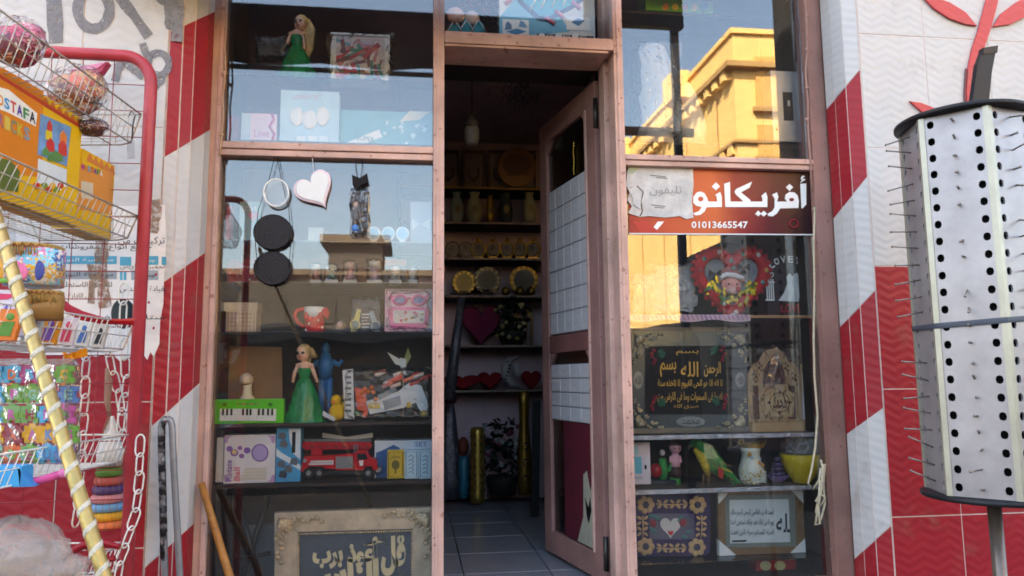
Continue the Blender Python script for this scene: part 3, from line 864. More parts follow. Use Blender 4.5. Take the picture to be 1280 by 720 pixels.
t = carton('boxed_set', 'pale blue carton showing three white ovals on its front', 'box', 350, 112, 424, 186, 0.17, SH['L2'], (178, 208, 222), 0.06)
for cx, cy in ((371, 146), (387, 150), (403, 146)): t.ell('oval', cx, cy, 9, 12.5, white_p, rd=2.5, dy=-0.002)
t.text('lettering', 'LOVELY SET', 366, 119, 402, 124, C(206, 150, 170, 0.5))
for k in range(3): t.box('window_panel', 371 + k * 14, 170, 382 + k * 14, 182, C(214, 226, 232, 0.4), -0.0015, 0.001, 0)
t = carton('boxed_set', 'long teal carton with a slanting white label strip', 'box', 425, 137, 541, 186, 0.20, SH['L2'], (96, 160, 170), 0.07)
t.poly('label_strip', [(429, 180), (474, 162), (478, 171), (440, 186)], white_p, -0.0015, 0.001)
t.text('lettering', 'SUPER', 446, 169, 468, 175, C(60, 130, 150, 0.5), -0.003, slant=-3)
for k in range(14): t.ell('printed_bubble', random.uniform(480, 535), random.uniform(152, 182), random.uniform(1.5, 4), random.uniform(1.5, 4), C(196, 224, 230, 0.4), rd=0.6, dy=-0.001, n=8, m=5)
t.poly('cream_card', [(500, 152), (512, 139), (538, 140), (524, 150)], cream, -0.003, 0.0)

# hanging things of the second pane
t = T('hanging_discs', 'two large black discs and a clear disc hanging one under another on strings', 'wall hanging', 342, 196, 0.012)
t.tube('string', [(345, 190), (336, 225), (323, 262), (319, 300), (322, 335)], 0.45, black_p, n=5)
t.tube('string', [(345, 190), (352, 225), (361, 262), (364, 300), (361, 335)], 0.45, black_p, n=5)
t.poly('clear_disc', ellipse(345, 241, 15.5, 17, 26), glass_mat('frosted_disc', 0.05, (.9, .93, .94), .2, haze=.25), 0.0, 0.006, 0.002)
t.tube('disc_rim', [(x, y) for x, y in ellipse(345, 241, 15.5, 17, 26)], 1.2, white_p, closed=True)
t.poly('black_disc', ellipse(340.5, 290, 24.5, 22.5, 32), M('black_sequin', (20, 14, 20), 0.3, vary=0.3, scale=60, bump=0.4, bscale=200), 0.0, 0.012, 0.004)
t.poly('black_disc', ellipse(340, 335, 24, 21.5, 32), MATS['black_sequin'], 0.004, 0.016, 0.004)
t = T('heart_lamp', 'white heart with pale pink rim hanging in the left window', 'heart', 393, 260, 0.012)
t.poly('rim', heart(393, 236, 50, 47, 40, -30), C(238, 214, 224, 0.4), 0.0, 0.02, 0.003)
t.poly('face', heart(393, 236, 44, 41, 40, -30), white_p, -0.006, 0.004, 0.003)
t.tube('cord', [(392, 218), (390, 190)], 0.35, white_p, n=5)
t = T('hair_piece', 'dark brown hair piece with bow hanging in a clear pouch', 'hair piece', 449, 200, 0.018)
t.tube('string', [(447, 222), (444, 206), (447, 190)], 0.4, black_p, n=5)
t.tube('string', [(451, 222), (453, 206), (450, 190)], 0.4, black_p, n=5)
t.poly('bow', [(440, 219), (450, 223), (459, 217), (461, 229), (451, 232), (446, 237), (441, 231)], C(24, 18, 20, 0.8), -0.01, 0.01, 0.003)
for k in range(5):
    x = 441 + k * 4
    t.tube('hair_lock', [(x + 2, 240), (x - 1, 256), (x + 2, 274), (x, 292 + (k % 2) * 4)], [2.6, 3.6, 3.4, 1.2], M('dark_brown_hair', (44, 28, 24), 0.5, vary=0.4, scale=50, bump=0.5, bscale=200), dy=0.004 * (k % 2))
t.ell('blue_bead', 444, 286, 4.5, 5, C(70, 130, 200, 0.3), dy=-0.008)
t.ell('pale_patch', 445, 256, 4, 4, C(186, 140, 110, 0.6), dy=-0.006, rd=2)
wrap(t, 437, 234, 462, 298, 0.012, -0.012, amp=1)
# packets on the thin glass shelf
carton('gift_box', 'rose red gift box leaning at the left edge beside hanging discs', 'box', 275, 256, 288, 306, 0.22, SH['Lg'], (176, 60, 72))
t = carton('gift_bag', 'light blue gift packet with a pink heart behind the hanging discs', 'packet', 299, 252, 326, 306, 0.30, SH['Lg'], (150, 196, 210), 0.02)
t.poly('pink_heart', heart(317, 270, 13, 13, 20), C(230, 150, 170, 0.4), -0.0015, 0.002)
t.text('lettering', 'LOVE', 303, 258, 322, 264, white_p)
for k, (cx, lab) in enumerate(((467, 'left'), (485, 'middle'), (503, 'right'))):
    t = T('compact_mirror', '%s one of three small round pale blue compact mirrors' % lab, 'mirror', cx, 302, 0.17, SH['Lg'], 'compact mirrors')
    t.poly('case', ellipse(cx, 292, 8.8, 9, 22), C(206, 216, 226, 0.3), 0.0, 0.008, 0.002)
    t.poly('mirror_face', ellipse(cx, 292, 6.8, 7, 22), C(120, 176, 214, 0.1), -0.0015, 0.001)
    t.box('foot', cx - 4, 300, cx + 4, 306, white_p, 0.0, 0.02)
t = carton('pale_packet', 'pale grey packet with white bow print at the right of the glass shelf', 'packet', 513, 252, 539, 306, 0.25, SH['Lg'], (190, 190, 196), 0.03)
for k in (-1, 1): t.poly('printed_bow', [(526, 280), (526 + 11 * k, 274), (526 + 11 * k, 287)], white_p, -0.0015, 0.001)
t = carton('white_packet', 'slim white packets standing left of the compact mirrors', 'packet', 385, 284, 404, 306, 0.24, SH['Lg'], (196, 202, 206), 0.03)

# row of small gifts on the third shelf
t = T('heart_box', 'red heart-shaped box with white dots beside the lower black disc', 'box', 310, 356, 0.22, SH['L3'])
t.poly('lid', [(282, 330), (292, 323), (303, 328), (313, 321), (326, 323), (330, 334), (329, 350), (322, 356.5), (284, 356.5)], C(150, 22, 40, 0.5), 0.0, 0.09, 0.004)
for k in range(16): t.ell('dot', random.uniform(286, 327), random.uniform(330, 354), 0.9, 0.9, white_p, rd=.5, dy=-0.0005, n=7, m=4)
def mini(cx, w, top, label, cols, Y=0.2):
    t = T('souvenir_packet', label, 'souvenir', cx, 356, Y, SH['L3'], 'small wrapped souvenirs')
    t.box('base_card', cx - w * .42, 349.5, cx + w * .42, 356.5, C(200, 196, 188, 0.5), 0.0, 0.03)
    t.lathe('figure', cx, [(w * .24, 349.4), (w * .3, 345), (w * .2, 341), (w * .26, 337), (w * .22, 333), (0.3, 331)], C(*cols[0], 0.4), dy=0.015, n=14)
    t.ell('ornament', cx, top + 7, w * .32, 5.2, C(*cols[1], 0.4), dy=0.012)
    wrap(t, cx - w * .5, top, cx + w * .5, 355, 0.02, 0.0, amp=0.8, nx=6, ny=8)
mini(394, 17, 327, 'red topped souvenir in clear packet, leftmost of the small row', ((150, 50, 40), (210, 190, 186)))
mini(414, 20, 328, 'green and white souvenir in clear packet, second of the small row', ((70, 110, 90), (206, 206, 190)))
mini(437, 20, 324, 'pink round souvenir in clear packet, third of the small row', ((170, 96, 90), (206, 166, 150)))
mini(468, 22, 322, 'rose and grey souvenir in clear packet, fourth of the small row', ((160, 110, 116), (216, 206, 196)))
t = carton('orange_carton', 'orange topped small carton at the right of the souvenir row', 'box', 480, 324, 508, 357, 0.27, SH['L3'], (196, 110, 50), 0.05)
t.box('grey_front', 480.5, 332, 507.5, 356.5, C(120, 110, 104, 0.5), -0.002, 0.001, 0)
mini(494, 18, 330, 'white topped souvenir in clear packet before the orange carton', ((120, 120, 116), (220, 200, 190)), 0.18)
mini(516, 14, 332, 'pale souvenir in clear packet, rightmost of the small row', ((150, 150, 146), (190, 190, 190)))
t = T('bead_string', 'short string of pink beads lying at the right end of the souvenir row', 'beads', 532, 355, 0.18, SH['L3'])
for k in range(6): t.ell('bead', 525 + k * 2.6, 353.5 + (k % 2), 1.6, 1.6, C(206, 120, 140, 0.3), n=8, m=6)

# fourth shelf
t = T('lidded_box', 'beige checked gift box with a lid on the fourth shelf', 'box', 301, 416, 0.19, SH['L4'])
t.box('box_body', 282, 388, 320, 416.5, C(206, 192, 172, 0.7), 0.002, 0.10)
t.box('lid', 280, 378, 322, 389, C(190, 172, 150, 0.7), -0.002, 0.105)
def chk(mb):
    for k in range(8):
        a = t.p(283.5 + k * 4.7, 390, 0.0012); b = t.p(285.6 + k * 4.7, 416, 0.0025); mb.box(a, b)
    for k in range(5):
        a = t.p(282.5, 391.5 + k * 5, 0.0008); b = t.p(319.5, 393.5 + k * 5, 0.0022); mb.box(a, b)
t.many('check_print', chk, C(168, 148, 126, 0.7))
t = T('gift_mug', 'red and white gift mug with a curved red handle and small bow', 'mug', 392, 416, 0.18, SH['L4'])
red_g = C(200, 34, 34, 0.2, vary=0.1)
t.lathe('cup', 393, [(11.5, 416.5), (12.4, 410), (12.2, 402), (12.2, 395)], red_g, n=26)
t.lathe('rim_band', 393, [(12.4, 397), (12.6, 390), (12.8, 384.5), (11.8, 384), (11.4, 388), (11, 394)], white_p, n=26)
for k in range(5): t.ell('glaze_drip', 384 + k * 4.4, 396 + (k % 2) * 3, 3, 5, red_g, rd=2, dy=-0.034)
t.tube('handle', [(380, 409), (372, 403), (368, 395), (371, 388), (379, 386), (382, 390)], 2.6, red_g)
t.poly('bow', [(405, 386), (410, 385), (413, 392), (411, 400), (405, 395), (402, 391)], red_g, -0.03, 0.0, 0.003)
for q in ((388, 405), (399, 401), (404, 410), (394, 412), (384, 413)): t.ell('white_spot', q[0], q[1], 1.3, 1.3, white_p, rd=.6, dy=-0.0375, n=8, m=5)
t = T('trinket_ball', 'tiny round trinket in clear dome between mug and watches', 'trinket', 425, 416, 0.2, SH['L4'])
t.ell('bead', 425, 408, 5, 6, C(186, 140, 120, 0.4))
t.lathe('base', 425, [(7, 416.5), (7, 413), (4, 412)], C(60, 56, 54, 0.4), n=16)
t.ell('dome', 425, 407, 8.5, 9, film)
def watch(t, cx, cy, a, face, band):
    c, s_ = math.cos(R(a)), math.sin(R(a))
    f = lambda u, v: (cx + u * c - v * s_, cy + u * s_ + v * c)
    t.poly('strap', [f(-2.6, -20), f(2.6, -20), f(3.4, -7), f(3.4, 7), f(2.6, 14), f(-2.6, 14), f(-3.4, 7), f(-3.4, -7)], band, 0.0, 0.004)
    t.poly('watch_case', ellipse(cx, cy, 6.6, 7.2, 22), band, -0.006, 0.003, 0.002)
    t.poly('dial', ellipse(cx, cy, 4.8, 5.4, 20), face, -0.0075, -0.005)
t = T('watch_packet', 'clear packet holding two wrist watches, one yellow and one grey', 'watches', 458, 416, 0.18, SH['L4'])
t.poly('backing_card', [(440, 374), (472, 373), (479, 414), (437, 416)], C(40, 42, 46, 0.5), 0.004, 0.01)
watch(t, 444, 406, 14, C(120, 140, 130, 0.2), C(206, 196, 110, 0.4))
watch(t, 470, 408, -18, C(60, 80, 96, 0.2), C(120, 134, 146, 0.3, metal=0.4))
for k in range(6): t.box('print_line', 452, 392 + k * 4, 463 - (k % 3) * 2, 393.6 + k * 4, C(170, 172, 170, 0.5), 0.003, 0.005, 0)
wrap(t, 437, 371, 479, 416, 0.008, -0.014, amp=2)
t = T('sunglasses_set', 'pink blister card with child sunglasses and a jewellery tray', 'toy set', 511, 416, 0.16, SH['L4'])
t.box('backing_card', 481, 361, 541, 416.5, C(222, 176, 196, 0.4), 0.0, 0.01)
pinkp = C(222, 96, 156, 0.2)
for cx in (500, 523):
    t.tube('glasses_rim', ellipse(cx, 375.5, 8, 5.6, 20), 1.5, pinkp, dy=-0.006, closed=True)
    t.poly('lens', ellipse(cx, 375.5, 7.2, 5, 18), C(90, 110, 170, 0.08), -0.007, -0.005)
t.tube('bridge', [(508, 374), (511.5, 372.5), (515, 374)], 1.3, pinkp, dy=-0.006)
for k in (-1, 1): t.poly('wing_tip', [(511.5 + 19 * k, 371), (511.5 + 24 * k, 367), (511.5 + 24 * k, 374), (511.5 + 20 * k, 379)], pinkp, -0.008, -0.004)
t.poly('tray', [(488, 384), (534, 384), (537, 388), (535, 408), (531, 411), (491, 411), (487, 408), (485, 388)], pinkp, -0.007, 0.0, 0.002)
t.poly('tray_well', [(491, 388), (531, 388), (530, 404), (492, 404)], C(206, 196, 196, 0.3), -0.0085, -0.006)
for k in range(12): t.ell('bead', random.uniform(493, 529), random.uniform(390, 402), 2, 2, C(*random.choice([(200, 150, 110), (220, 120, 150), (150, 170, 170), (230, 200, 120)]), 0.3), dy=-0.009, n=8, m=6)
t.box('side_stripe', 535.5, 363, 540, 414, C(150, 180, 206, 0.4), -0.0015, 0.001, 0)
wrap(t, 482, 362, 540, 415, 0.0, -0.016, amp=1.4, nx=8, ny=8)

# fifth shelf
t = T('toy_keyboard', 'bright green toy keyboard with white and black keys', 'toy piano', 310, 528, 0.15, SH['L5'])
lime = C(88, 196, 34, 0.3, vary=0.05)
t.box('housing', 264, 499.5, 355, 529, lime, 0.0, 0.035, 0.004)
for k in range(15): t.box('white_key', 275 + k * 4.7, 511, 279.4 + k * 4.7, 526, white_p, -0.005, 0.001, 0.0006)
for k in (0, 1, 2, 4.8, 5.8, 6.6, 8.6, 9.6, 10.8, 11.8): t.box('black_key', 278 + k * 5.2, 511, 280.6 + k * 5.2, 519, black_p, -0.008, -0.0055, 0.0005)
for k in range(9): t.ell('button', 297 + k * 3.2, 505, 1.2, 1.2, C(*[(200, 60, 60), (60, 140, 60), (180, 60, 120)][k % 3], 0.3), rd=.8, dy=-0.001, n=8, m=5)
for x in (281, 338): t.ell('speaker_grille', x, 505.5, 3, 2.4, C(60, 130, 26, 0.5), rd=.6, dy=-0.0005)
t = T('cardboard_sheet', 'plain brown cardboard sheet leaning behind the toy keyboard', 'cardboard', 315, 527, 0.36, SH['L5'])
t.poly('sheet', [(272, 432), (352, 434), (354, 527), (270, 527)], brown_card, 0.0, 0.006)
t = T('mushroom_lamp', 'small cream mushroom night lamp behind the toy keyboard', 'lamp', 308, 510, 0.24, SH['L5'])
t.lathe('stem', 308, [(9, 528), (9, 497), (6, 494), (5, 486), (5.5, 479)], cream, n=18)
t.lathe('cap', 308, [(7.5, 480), (8.6, 477), (7.5, 471), (4.5, 467.5), (0.2, 466)], C(216, 196, 170, 0.4), n=20)
t.lathe('gill_ring', 308, [(5.5, 481.5), (8.2, 478.5)], C(180, 110, 80, 0.5), n=20)
t = T('blue_figure', 'blue plastic toy figure with spread arms behind the doll', 'toy figure', 407, 527, 0.3, SH['L5'])
bl = C(40, 104, 160, 0.45)
t.many('figure_body', lambda mb: (mb.ell(t.p(407, 436), (6 * t.s, 6 * t.s, 8 * t.s)), mb.tube([t.p(407, 440), t.p(407, 456), t.p(407, 474)], [5 * t.s, 10 * t.s, 7 * t.s], 12),
       mb.tube([t.p(399, 452), t.p(390, 458), t.p(393, 466)], [4 * t.s, 3 * t.s, 2.5 * t.s], 8), mb.tube([t.p(415, 452), t.p(424, 456), t.p(428, 450)], [4 * t.s, 3 * t.s, 2.5 * t.s], 8),
       mb.tube([t.p(404, 472), t.p(402, 500), t.p(402, 527)], [5 * t.s, 4 * t.s, 4 * t.s], 10), mb.tube([t.p(411, 472), t.p(412, 500), t.p(412, 527)], [5 * t.s, 4 * t.s, 4 * t.s], 10)), bl)
t = T('yellow_toy', 'lumpy yellow plush chick beside the bagged toy gun', 'plush toy', 422, 527, 0.2, SH['L5'])
t.many('plush_body', lambda mb: (mb.ell(t.p(422, 515), (11 * t.s, 9 * t.s, 11 * t.s), noise=.06), mb.ell(t.p(420, 501), (7 * t.s, 7 * t.s, 7.5 * t.s), noise=.06), mb.ell(t.p(430, 510), (6 * t.s, 5 * t.s, 8 * t.s), noise=.06)), C(226, 176, 30, 0.9, bump=0.6))
t.poly('beak', [(414, 502), (419, 500), (419, 505)], C(220, 110, 30, 0.5), -0.026, -0.01)
t.poly('paper_scrap', [(405, 513), (420, 522), (418, 526), (404, 519)], C(196, 200, 206, 0.5), -0.03, -0.027)
t = T('bagged_toy_gun', 'orange, grey and white toy dart gun in a clear bag with white header card', 'toy gun', 485, 526, 0.16, SH['L5'])
t.poly('header_card', [(428, 463), (441, 461), (443, 524), (431, 523)], C(214, 212, 210, 0.5), 0.0, 0.004)
for k in range(7): t.box('print_line', 431 + (k % 2), 470 + k * 7, 439, 473 + k * 7, C(90, 92, 96, 0.5), -0.0012, 0.001, 0)
ora = C(226, 84, 40, 0.3, vary=0.1)
wht = C(206, 208, 210, 0.35)
t.poly('gun_body', [(456, 502), (498, 489), (512, 478), (527, 482), (536, 506), (533, 515), (526, 514), (520, 503), (504, 510), (462, 518)], wht, 0.002, 0.03, 0.004)
t.poly('muzzle', [(443, 484), (457, 487), (460, 516), (446, 513)], ora, 0.004, 0.035, 0.004)
t.poly('top_sight', [(472, 494), (494, 483), (496, 488), (474, 500)], C(120, 124, 130, 0.4), -0.002, 0.012, 0.002)
t.poly('receiver_panel', [(478, 501), (500, 494), (502, 506), (481, 513)], C(140, 146, 152, 0.4), -0.001, 0.008, 0.001)
for k in range(4): t.poly('chevron', [(461 + k * 3.6, 504), (464 + k * 3.6, 503), (462.5 + k * 3.6, 506.5), (464.5 + k * 3.6, 510), (461.5 + k * 3.6, 511), (460 + k * 3.6, 507)], C(210, 170, 40, 0.4), -0.0005, 0.003)
t.poly('grip_patch', [(508, 504), (513, 502), (515, 508), (509, 510)], C(200, 160, 40, 0.4), -0.001, 0.003)
for k in range(16):
    x, y = random.uniform(470, 536), random.uniform(466, 484)
    t.tube('foam_dart', [(x - 6, y + 2), (x + 7, y - 3)], 2.3, C(*random.choice([(232, 92, 66), (236, 120, 90), (214, 60, 50), (226, 196, 180)]), 0.5), dy=random.uniform(0.0, 0.03))
for k in range(6):
    x, y = random.uniform(448, 470), random.uniform(484, 500)
    t.ell('foam_ball', x, y, 3, 3, C(232, 120, 40, 0.5), dy=random.uniform(0.0, 0.02), n=10, m=7)
t.ell('green_cap', 446, 517, 4, 4, C(70, 96, 40, 0.5), n=10, m=7); t.ell('orange_cap', 456, 518, 4, 4, ora, dy=-0.002, n=10, m=7)
t.ell('tail_cap', 530, 517, 5, 5, C(190, 160, 90, 0.4), dy=0.01, n=10, m=7)
wrap(t, 428, 459, 541, 526, 0.02, -0.014, amp=3, nx=18, ny=12)
t = T('paper_bird', 'small white paper bird ornament above the bagged toy gun', 'ornament', 502, 470, 0.33, SH['L5'])
t.tube('stick', [(504, 527), (504, 450)], 0.7, C(200, 190, 170, 0.6), n=6)
t.poly('wing', [(484, 440), (502, 450), (503, 458), (494, 455)], white_p, 0.0, 0.002); t.poly('wing', [(504, 452), (510, 434), (514, 446), (507, 458)], C(170, 176, 110, 0.6), -0.003, -0.001)
t.poly('paper_body', [(500, 447), (508, 449), (507, 468), (501, 466)], white_p, -0.006, -0.004)

# sixth shelf
t = carton('slim_box', 'slim white box standing on end at the left of the toy box shelf', 'box', 270, 547, 279, 603, 0.17, SH['L6'], (206, 206, 206), 0.1)
t = carton('toy_box', 'white and lilac toy box lettered Rotate Ball', 'box', 280, 544, 344, 603, 0.16, SH['L6'], (224, 220, 224), 0.09)
lil = C(140, 96, 170, 0.5)
for a, b in (((280.4, 544.4), 1), ((343.6, 544.4), 1), ((343.6, 602.6), 1), ((280.4, 602.6), 1)):
    sx = 1 if a[0] < 300 else -1; sy = 1 if a[1] < 570 else -1
    t.poly('corner_print', [a, (a[0] + 9 * sx, a[1]), (a[0] + 5 * sx, a[1] + 4 * sy), (a[0] + 4 * sx, a[1] + 9 * sy), (a[0], a[1] + 9 * sy)], C(186, 150, 196, 0.5), -0.0012, 0.001)
t.poly('ball_print', ellipse(325, 566, 10, 10.5, 24), C(176, 160, 214, 0.4), -0.0012, 0.001)
t.tube('ball_ring', ellipse(325, 566, 10, 10.5, 24), 0.8, lil, dy=-0.0014, closed=True, n=5)
for x, y, r in ((287, 561, 4), (309, 563, 4.4), (302, 570, 3.4), (293, 566, 5), (300, 560, 3)): t.poly('splash_print', ellipse(x, y, r, r * .9, 12), lil, -0.0014 - .00005 * r, 0.001)
t.poly('yellow_print', ellipse(293, 565, 3, 3, 12), C(226, 196, 120, 0.5), -0.0019, 0.001)
for k in range(4): t.box('print_line', 306 - 2 * k, 585 + k * 4, 333, 587.5 + k * 4, C(206, 200, 186, 0.5), -0.001, 0.001, 0)
t.text('lettering', 'Rotate', 282, 573, 291, 600, lil)          # replaced below by upright lettering
bpy.data.objects.remove([o for o in t.e.children if o.name.startswith('lettering')][-1])
for body, x, m_, y1 in (('Rotate', 290, lil, 601), ('Ball', 300, C(226, 110, 130, 0.5), 601)):
    o = t.p(x, y1, -0.0014); u = t.p(x, y1 - (26 if body == 'Rotate' else 17), -0.0014) - o; v = t.p(x - 7.5, y1, -0.0014) - o
    put_text('lettering', body, m_, t.e, o, u, v, 0.02)
t = carton('toy_box', 'tall blue and white toy box with action vehicle prints', 'box', 345, 535, 376, 602, 0.15, SH['L6'], (60, 150, 200), 0.08)
t.poly('white_panel', [(361, 535.5), (375.6, 535.5), (375.6, 575), (367, 567), (362, 550)], C(214, 222, 228, 0.4), -0.0012, 0.001)
t.poly('white_swash', [(345.4, 560), (352, 566), (366, 574), (375.6, 582), (375.6, 588), (360, 578), (345.4, 570)], C(214, 226, 232, 0.4), -0.0014, 0.001)
t.box('black_stripe', 365, 540, 369.5, 566, black_p, -0.002, 0.001, 0)
for x, y in ((352, 545), (354, 555), (351, 580), (360, 586), (353, 593), (367, 577)): t.poly('vehicle_print', [(x - 5, y + 3), (x - 3, y - 4), (x + 3, y - 5), (x + 6, y), (x + 4, y + 5)], C(*random.choice([(40, 50, 70), (220, 226, 230), (90, 100, 110)]), 0.5), -0.0022, 0.001)
# fire engine
t = T('toy_fire_engine', 'red toy fire engine with grey ladder on the sixth shelf', 'toy truck', 425, 599, 0.16, SH['L6'])
fr_ = C(176, 22, 34, 0.25, vary=0.08); gr = C(120, 122, 126, 0.4)
W = 0.085
t.poly('chassis', [(378, 590), (470, 588), (472, 592), (378, 594)], C(30, 30, 32, 0.5), 0.006, W - .006)
t.poly('rear_body', [(376, 590), (378, 577), (381, 570), (418, 569), (418, 586), (407, 586), (404, 583), (386, 583), (383, 587)], fr_, 0.0, W, 0.002)
t.poly('mid_body', [(418.3, 569), (442, 567), (442, 588), (418.3, 588)], fr_, 0.002, W - .002, 0.001)
for k in range(5): t.box('shutter_slat', 419.5, 571 + k * 3.0, 441, 573.3 + k * 3.0, gr, 0.0, 0.004, 0.0004)
t.poly('cab', [(442.4, 588), (442.4, 566), (447, 563), (459, 563), (462, 571), (471, 575), (472, 588), (467, 588), (465, 583), (457, 583), (454, 588)], fr_, 0.0, W, 0.002)
t.poly('side_window', [(446.5, 567), (457, 567), (460, 574), (446.5, 575)], C(30, 34, 40, 0.1), -0.0012, 0.001)
t.poly('door_badge', [(449, 576), (454, 575.5), (453.5, 582), (450, 582)], white_p, -0.002, 0.001)
t.text('lettering', '7', 450.3, 577, 452.5, 581, fr_, -0.0034)
t.box('side_trim', 388, 576, 417, 577.8, C(196, 190, 190, 0.3), -0.0012, 0.001, 0); t.box('side_trim', 386, 579, 417, 580.6, C(196, 190, 190, 0.3), -0.0012, 0.001, 0)
t.ell('rear_lamp', 381, 576, 2.4, 2.4, C(160, 150, 150, 0.3), rd=1, dy=-0.001)
for x in (386, 399, 460):
    for d in (0.004, W - 0.004):
        o = t.p(x, 591.5, d)
        wl_ = MB().lathe([(6.6 * t.s, -0.007), (6.9 * t.s, -0.003), (6.9 * t.s, 0.005), (6.2 * t.s, 0.007)], 22).build('wheel', C(22, 22, 24, 0.7), t.e, o, (R(90), 0, 0))
        MB().lathe([(3.2 * t.s, 0.0072), (3.0 * t.s, 0.009), (1 * t.s, 0.009), (0, 0.0075)], 16).build('rim', gr, wl_)
t.poly('bumper', [(470, 586), (476, 584), (476, 590), (470, 591)], gr, 0.002, W - .002, 0.001)
t.box('turntable', 388, 560, 402, 569.5, fr_, 0.02, W - .02, 0.002)
t.poly('ladder_base', [(377, 553), (462, 553.5), (464, 559), (462, 562), (380, 563), (377, 560)], fr_, 0.022, 0.03, 0.001)
t.poly('ladder_base', [(377, 553), (462, 553.5), (464, 559), (462, 562), (380, 563), (377, 560)], fr_, W - .03, W - .022, 0.001)
t.tube('ladder_rail', [(378, 551), (463, 551.8)], 1.4, gr, dy=0.03, n=6); t.tube('ladder_rail', [(378, 551), (463, 551.8)], 1.4, gr, dy=W - .03, n=6)
for k in range(11): t.tube('rung', [(382 + k * 7.6, 552.5, 0.024), (382 + k * 7.6, 552.5, W - .024)], 0.8, gr, n=6)
for k in range(8): t.poly('truss_plate', [(384 + k * 10, 561), (389 + k * 10, 555), (394 + k * 10, 561)], C(140, 14, 24, 0.3), 0.0195, 0.0215)
t.tube('mast', [(443, 570), (443, 556)], 0.9, gr, dy=0.01, n=6); t.tube('mast', [(446, 566), (446, 556)], 0.9, gr, dy=0.02, n=6)
t = T('folded_paper', 'folded white paper strip standing behind the toy fire engine', 'paper', 435, 599, 0.3, SH['L6'])
t.poly('sheet', [(403, 540), (434, 545), (466, 540), (466, 599), (403, 599)], C(40, 40, 42, 0.6), 0.0, 0.01)
t.poly('white_band', [(403, 541), (434, 546), (466, 541), (466, 547), (434, 550), (403, 547)], white_p, -0.0015, 0.0)
t = carton('gold_carton', 'small gold carton with dark emblem on the sixth shelf', 'box', 484, 563, 505, 598, 0.15, SH['L6'], (190, 160, 50), 0.04)
t.tube('border', [(486, 565.5), (503, 565), (503, 595.5), (486, 596)], 0.5, C(90, 76, 20, 0.5), dy=-0.001, closed=True, n=4)
t.poly('emblem', ellipse(494.5, 581, 5, 6, 16), C(96, 88, 30, 0.5), -0.0012, 0.001); t.box('emblem_stem', 493.5, 586, 495.5, 592, C(96, 88, 30, 0.5), -0.0012, 0.001, 0)
t.text('lettering', 'عطر', 488, 568, 501, 574, C(70, 60, 20, 0.5))
def blue_carton(label, x0, x1):
    t = carton('perfume_carton', label, 'box', x0, 563, x1, 598, 0.155, SH['L6'], (176, 200, 212), 0.04, 'pale blue cartons')
    t.tube('border', [(x0 + 2, 565), (x1 - 2, 565), (x1 - 2, 596), (x0 + 2, 596)], 0.4, C(70, 110, 140, 0.5), dy=-0.001, closed=True, n=4)
    for k in range(5): t.tube('ink_swirl', [(x0 + 5, 571 + k * 5), (x0 + 9, 569 + k * 5), (x1 - 6, 573 + k * 5)], 0.45, C(60, 100, 130, 0.5), dy=-0.001, n=4)
blue_carton('pale blue carton with ink swirls beside the gold carton', 505.6, 523)
blue_carton('pale blue carton with ink swirls against the door post', 523.6, 541)
t = carton('wide_carton', 'white and blue wide carton lying behind the small cartons', 'box', 468, 551, 541, 599, 0.22, SH['L6'], (190, 204, 220), 0.1)
t.poly('blue_print', [(470, 598), (470, 566), (480, 562), (492, 556), (500, 560), (498, 598)], C(40, 90, 150, 0.4), -0.0012, 0.001)
t.text('lettering', 'SET', 519, 552.5, 534, 558, C(70, 100, 150, 0.5))

# big ornate frame at the bottom
t = T('ornate_frame', 'large champagne ornate frame with cream Arabic calligraphy on slate panel', 'picture frame', 443, 700, 0.17, SH['L7'])
champ = M('champagne_leaf', (208, 188, 162), 0.4, metal=0.25, vary=0.3, scale=14, bump=0.2)
champ2 = M('carved_champagne', (226, 200, 162), 0.35, metal=0.3, vary=0.45, scale=40, bump=0.3)
yb_ = 850
for a in (((343, 641), (541, 634), (516, 661), (372, 665)), ((343, 641), (372, 665), (372, yb_ - 28), (343, yb_)), ((541, 634), (541, yb_), (516, yb_ - 28), (516, 661)), ((343, yb_), (372, yb_ - 28), (516, yb_ - 28), (541, yb_))):
    t.poly('frame_bar', a, champ, 0.0, 0.035, 0.003)
t.poly('panel', [(370, 664), (518, 660), (518, yb_ - 26), (370, yb_ - 26)], C(74, 84, 96, 0.6, vary=0.2), 0.016, 0.022)
for a in (((373, 668), (515, 663.5)), ((373, 668), (373, yb_ - 30)), ((515, 663.5), (515, yb_ - 30))):
    n = int(math.hypot(a[1][0] - a[0][0], a[1][1] - a[0][1]) / 3.2)
    def bd(mb):
        for k in range(n + 1):
            u = k / n; mb.ell(t.p(a[0][0] + (a[1][0] - a[0][0]) * u, a[0][1] + (a[1][1] - a[0][1]) * u, 0.004), (1.5 * t.s,) * 3, 7, 5)
    t.many('bead_moulding', bd, champ2)
random.seed(5)
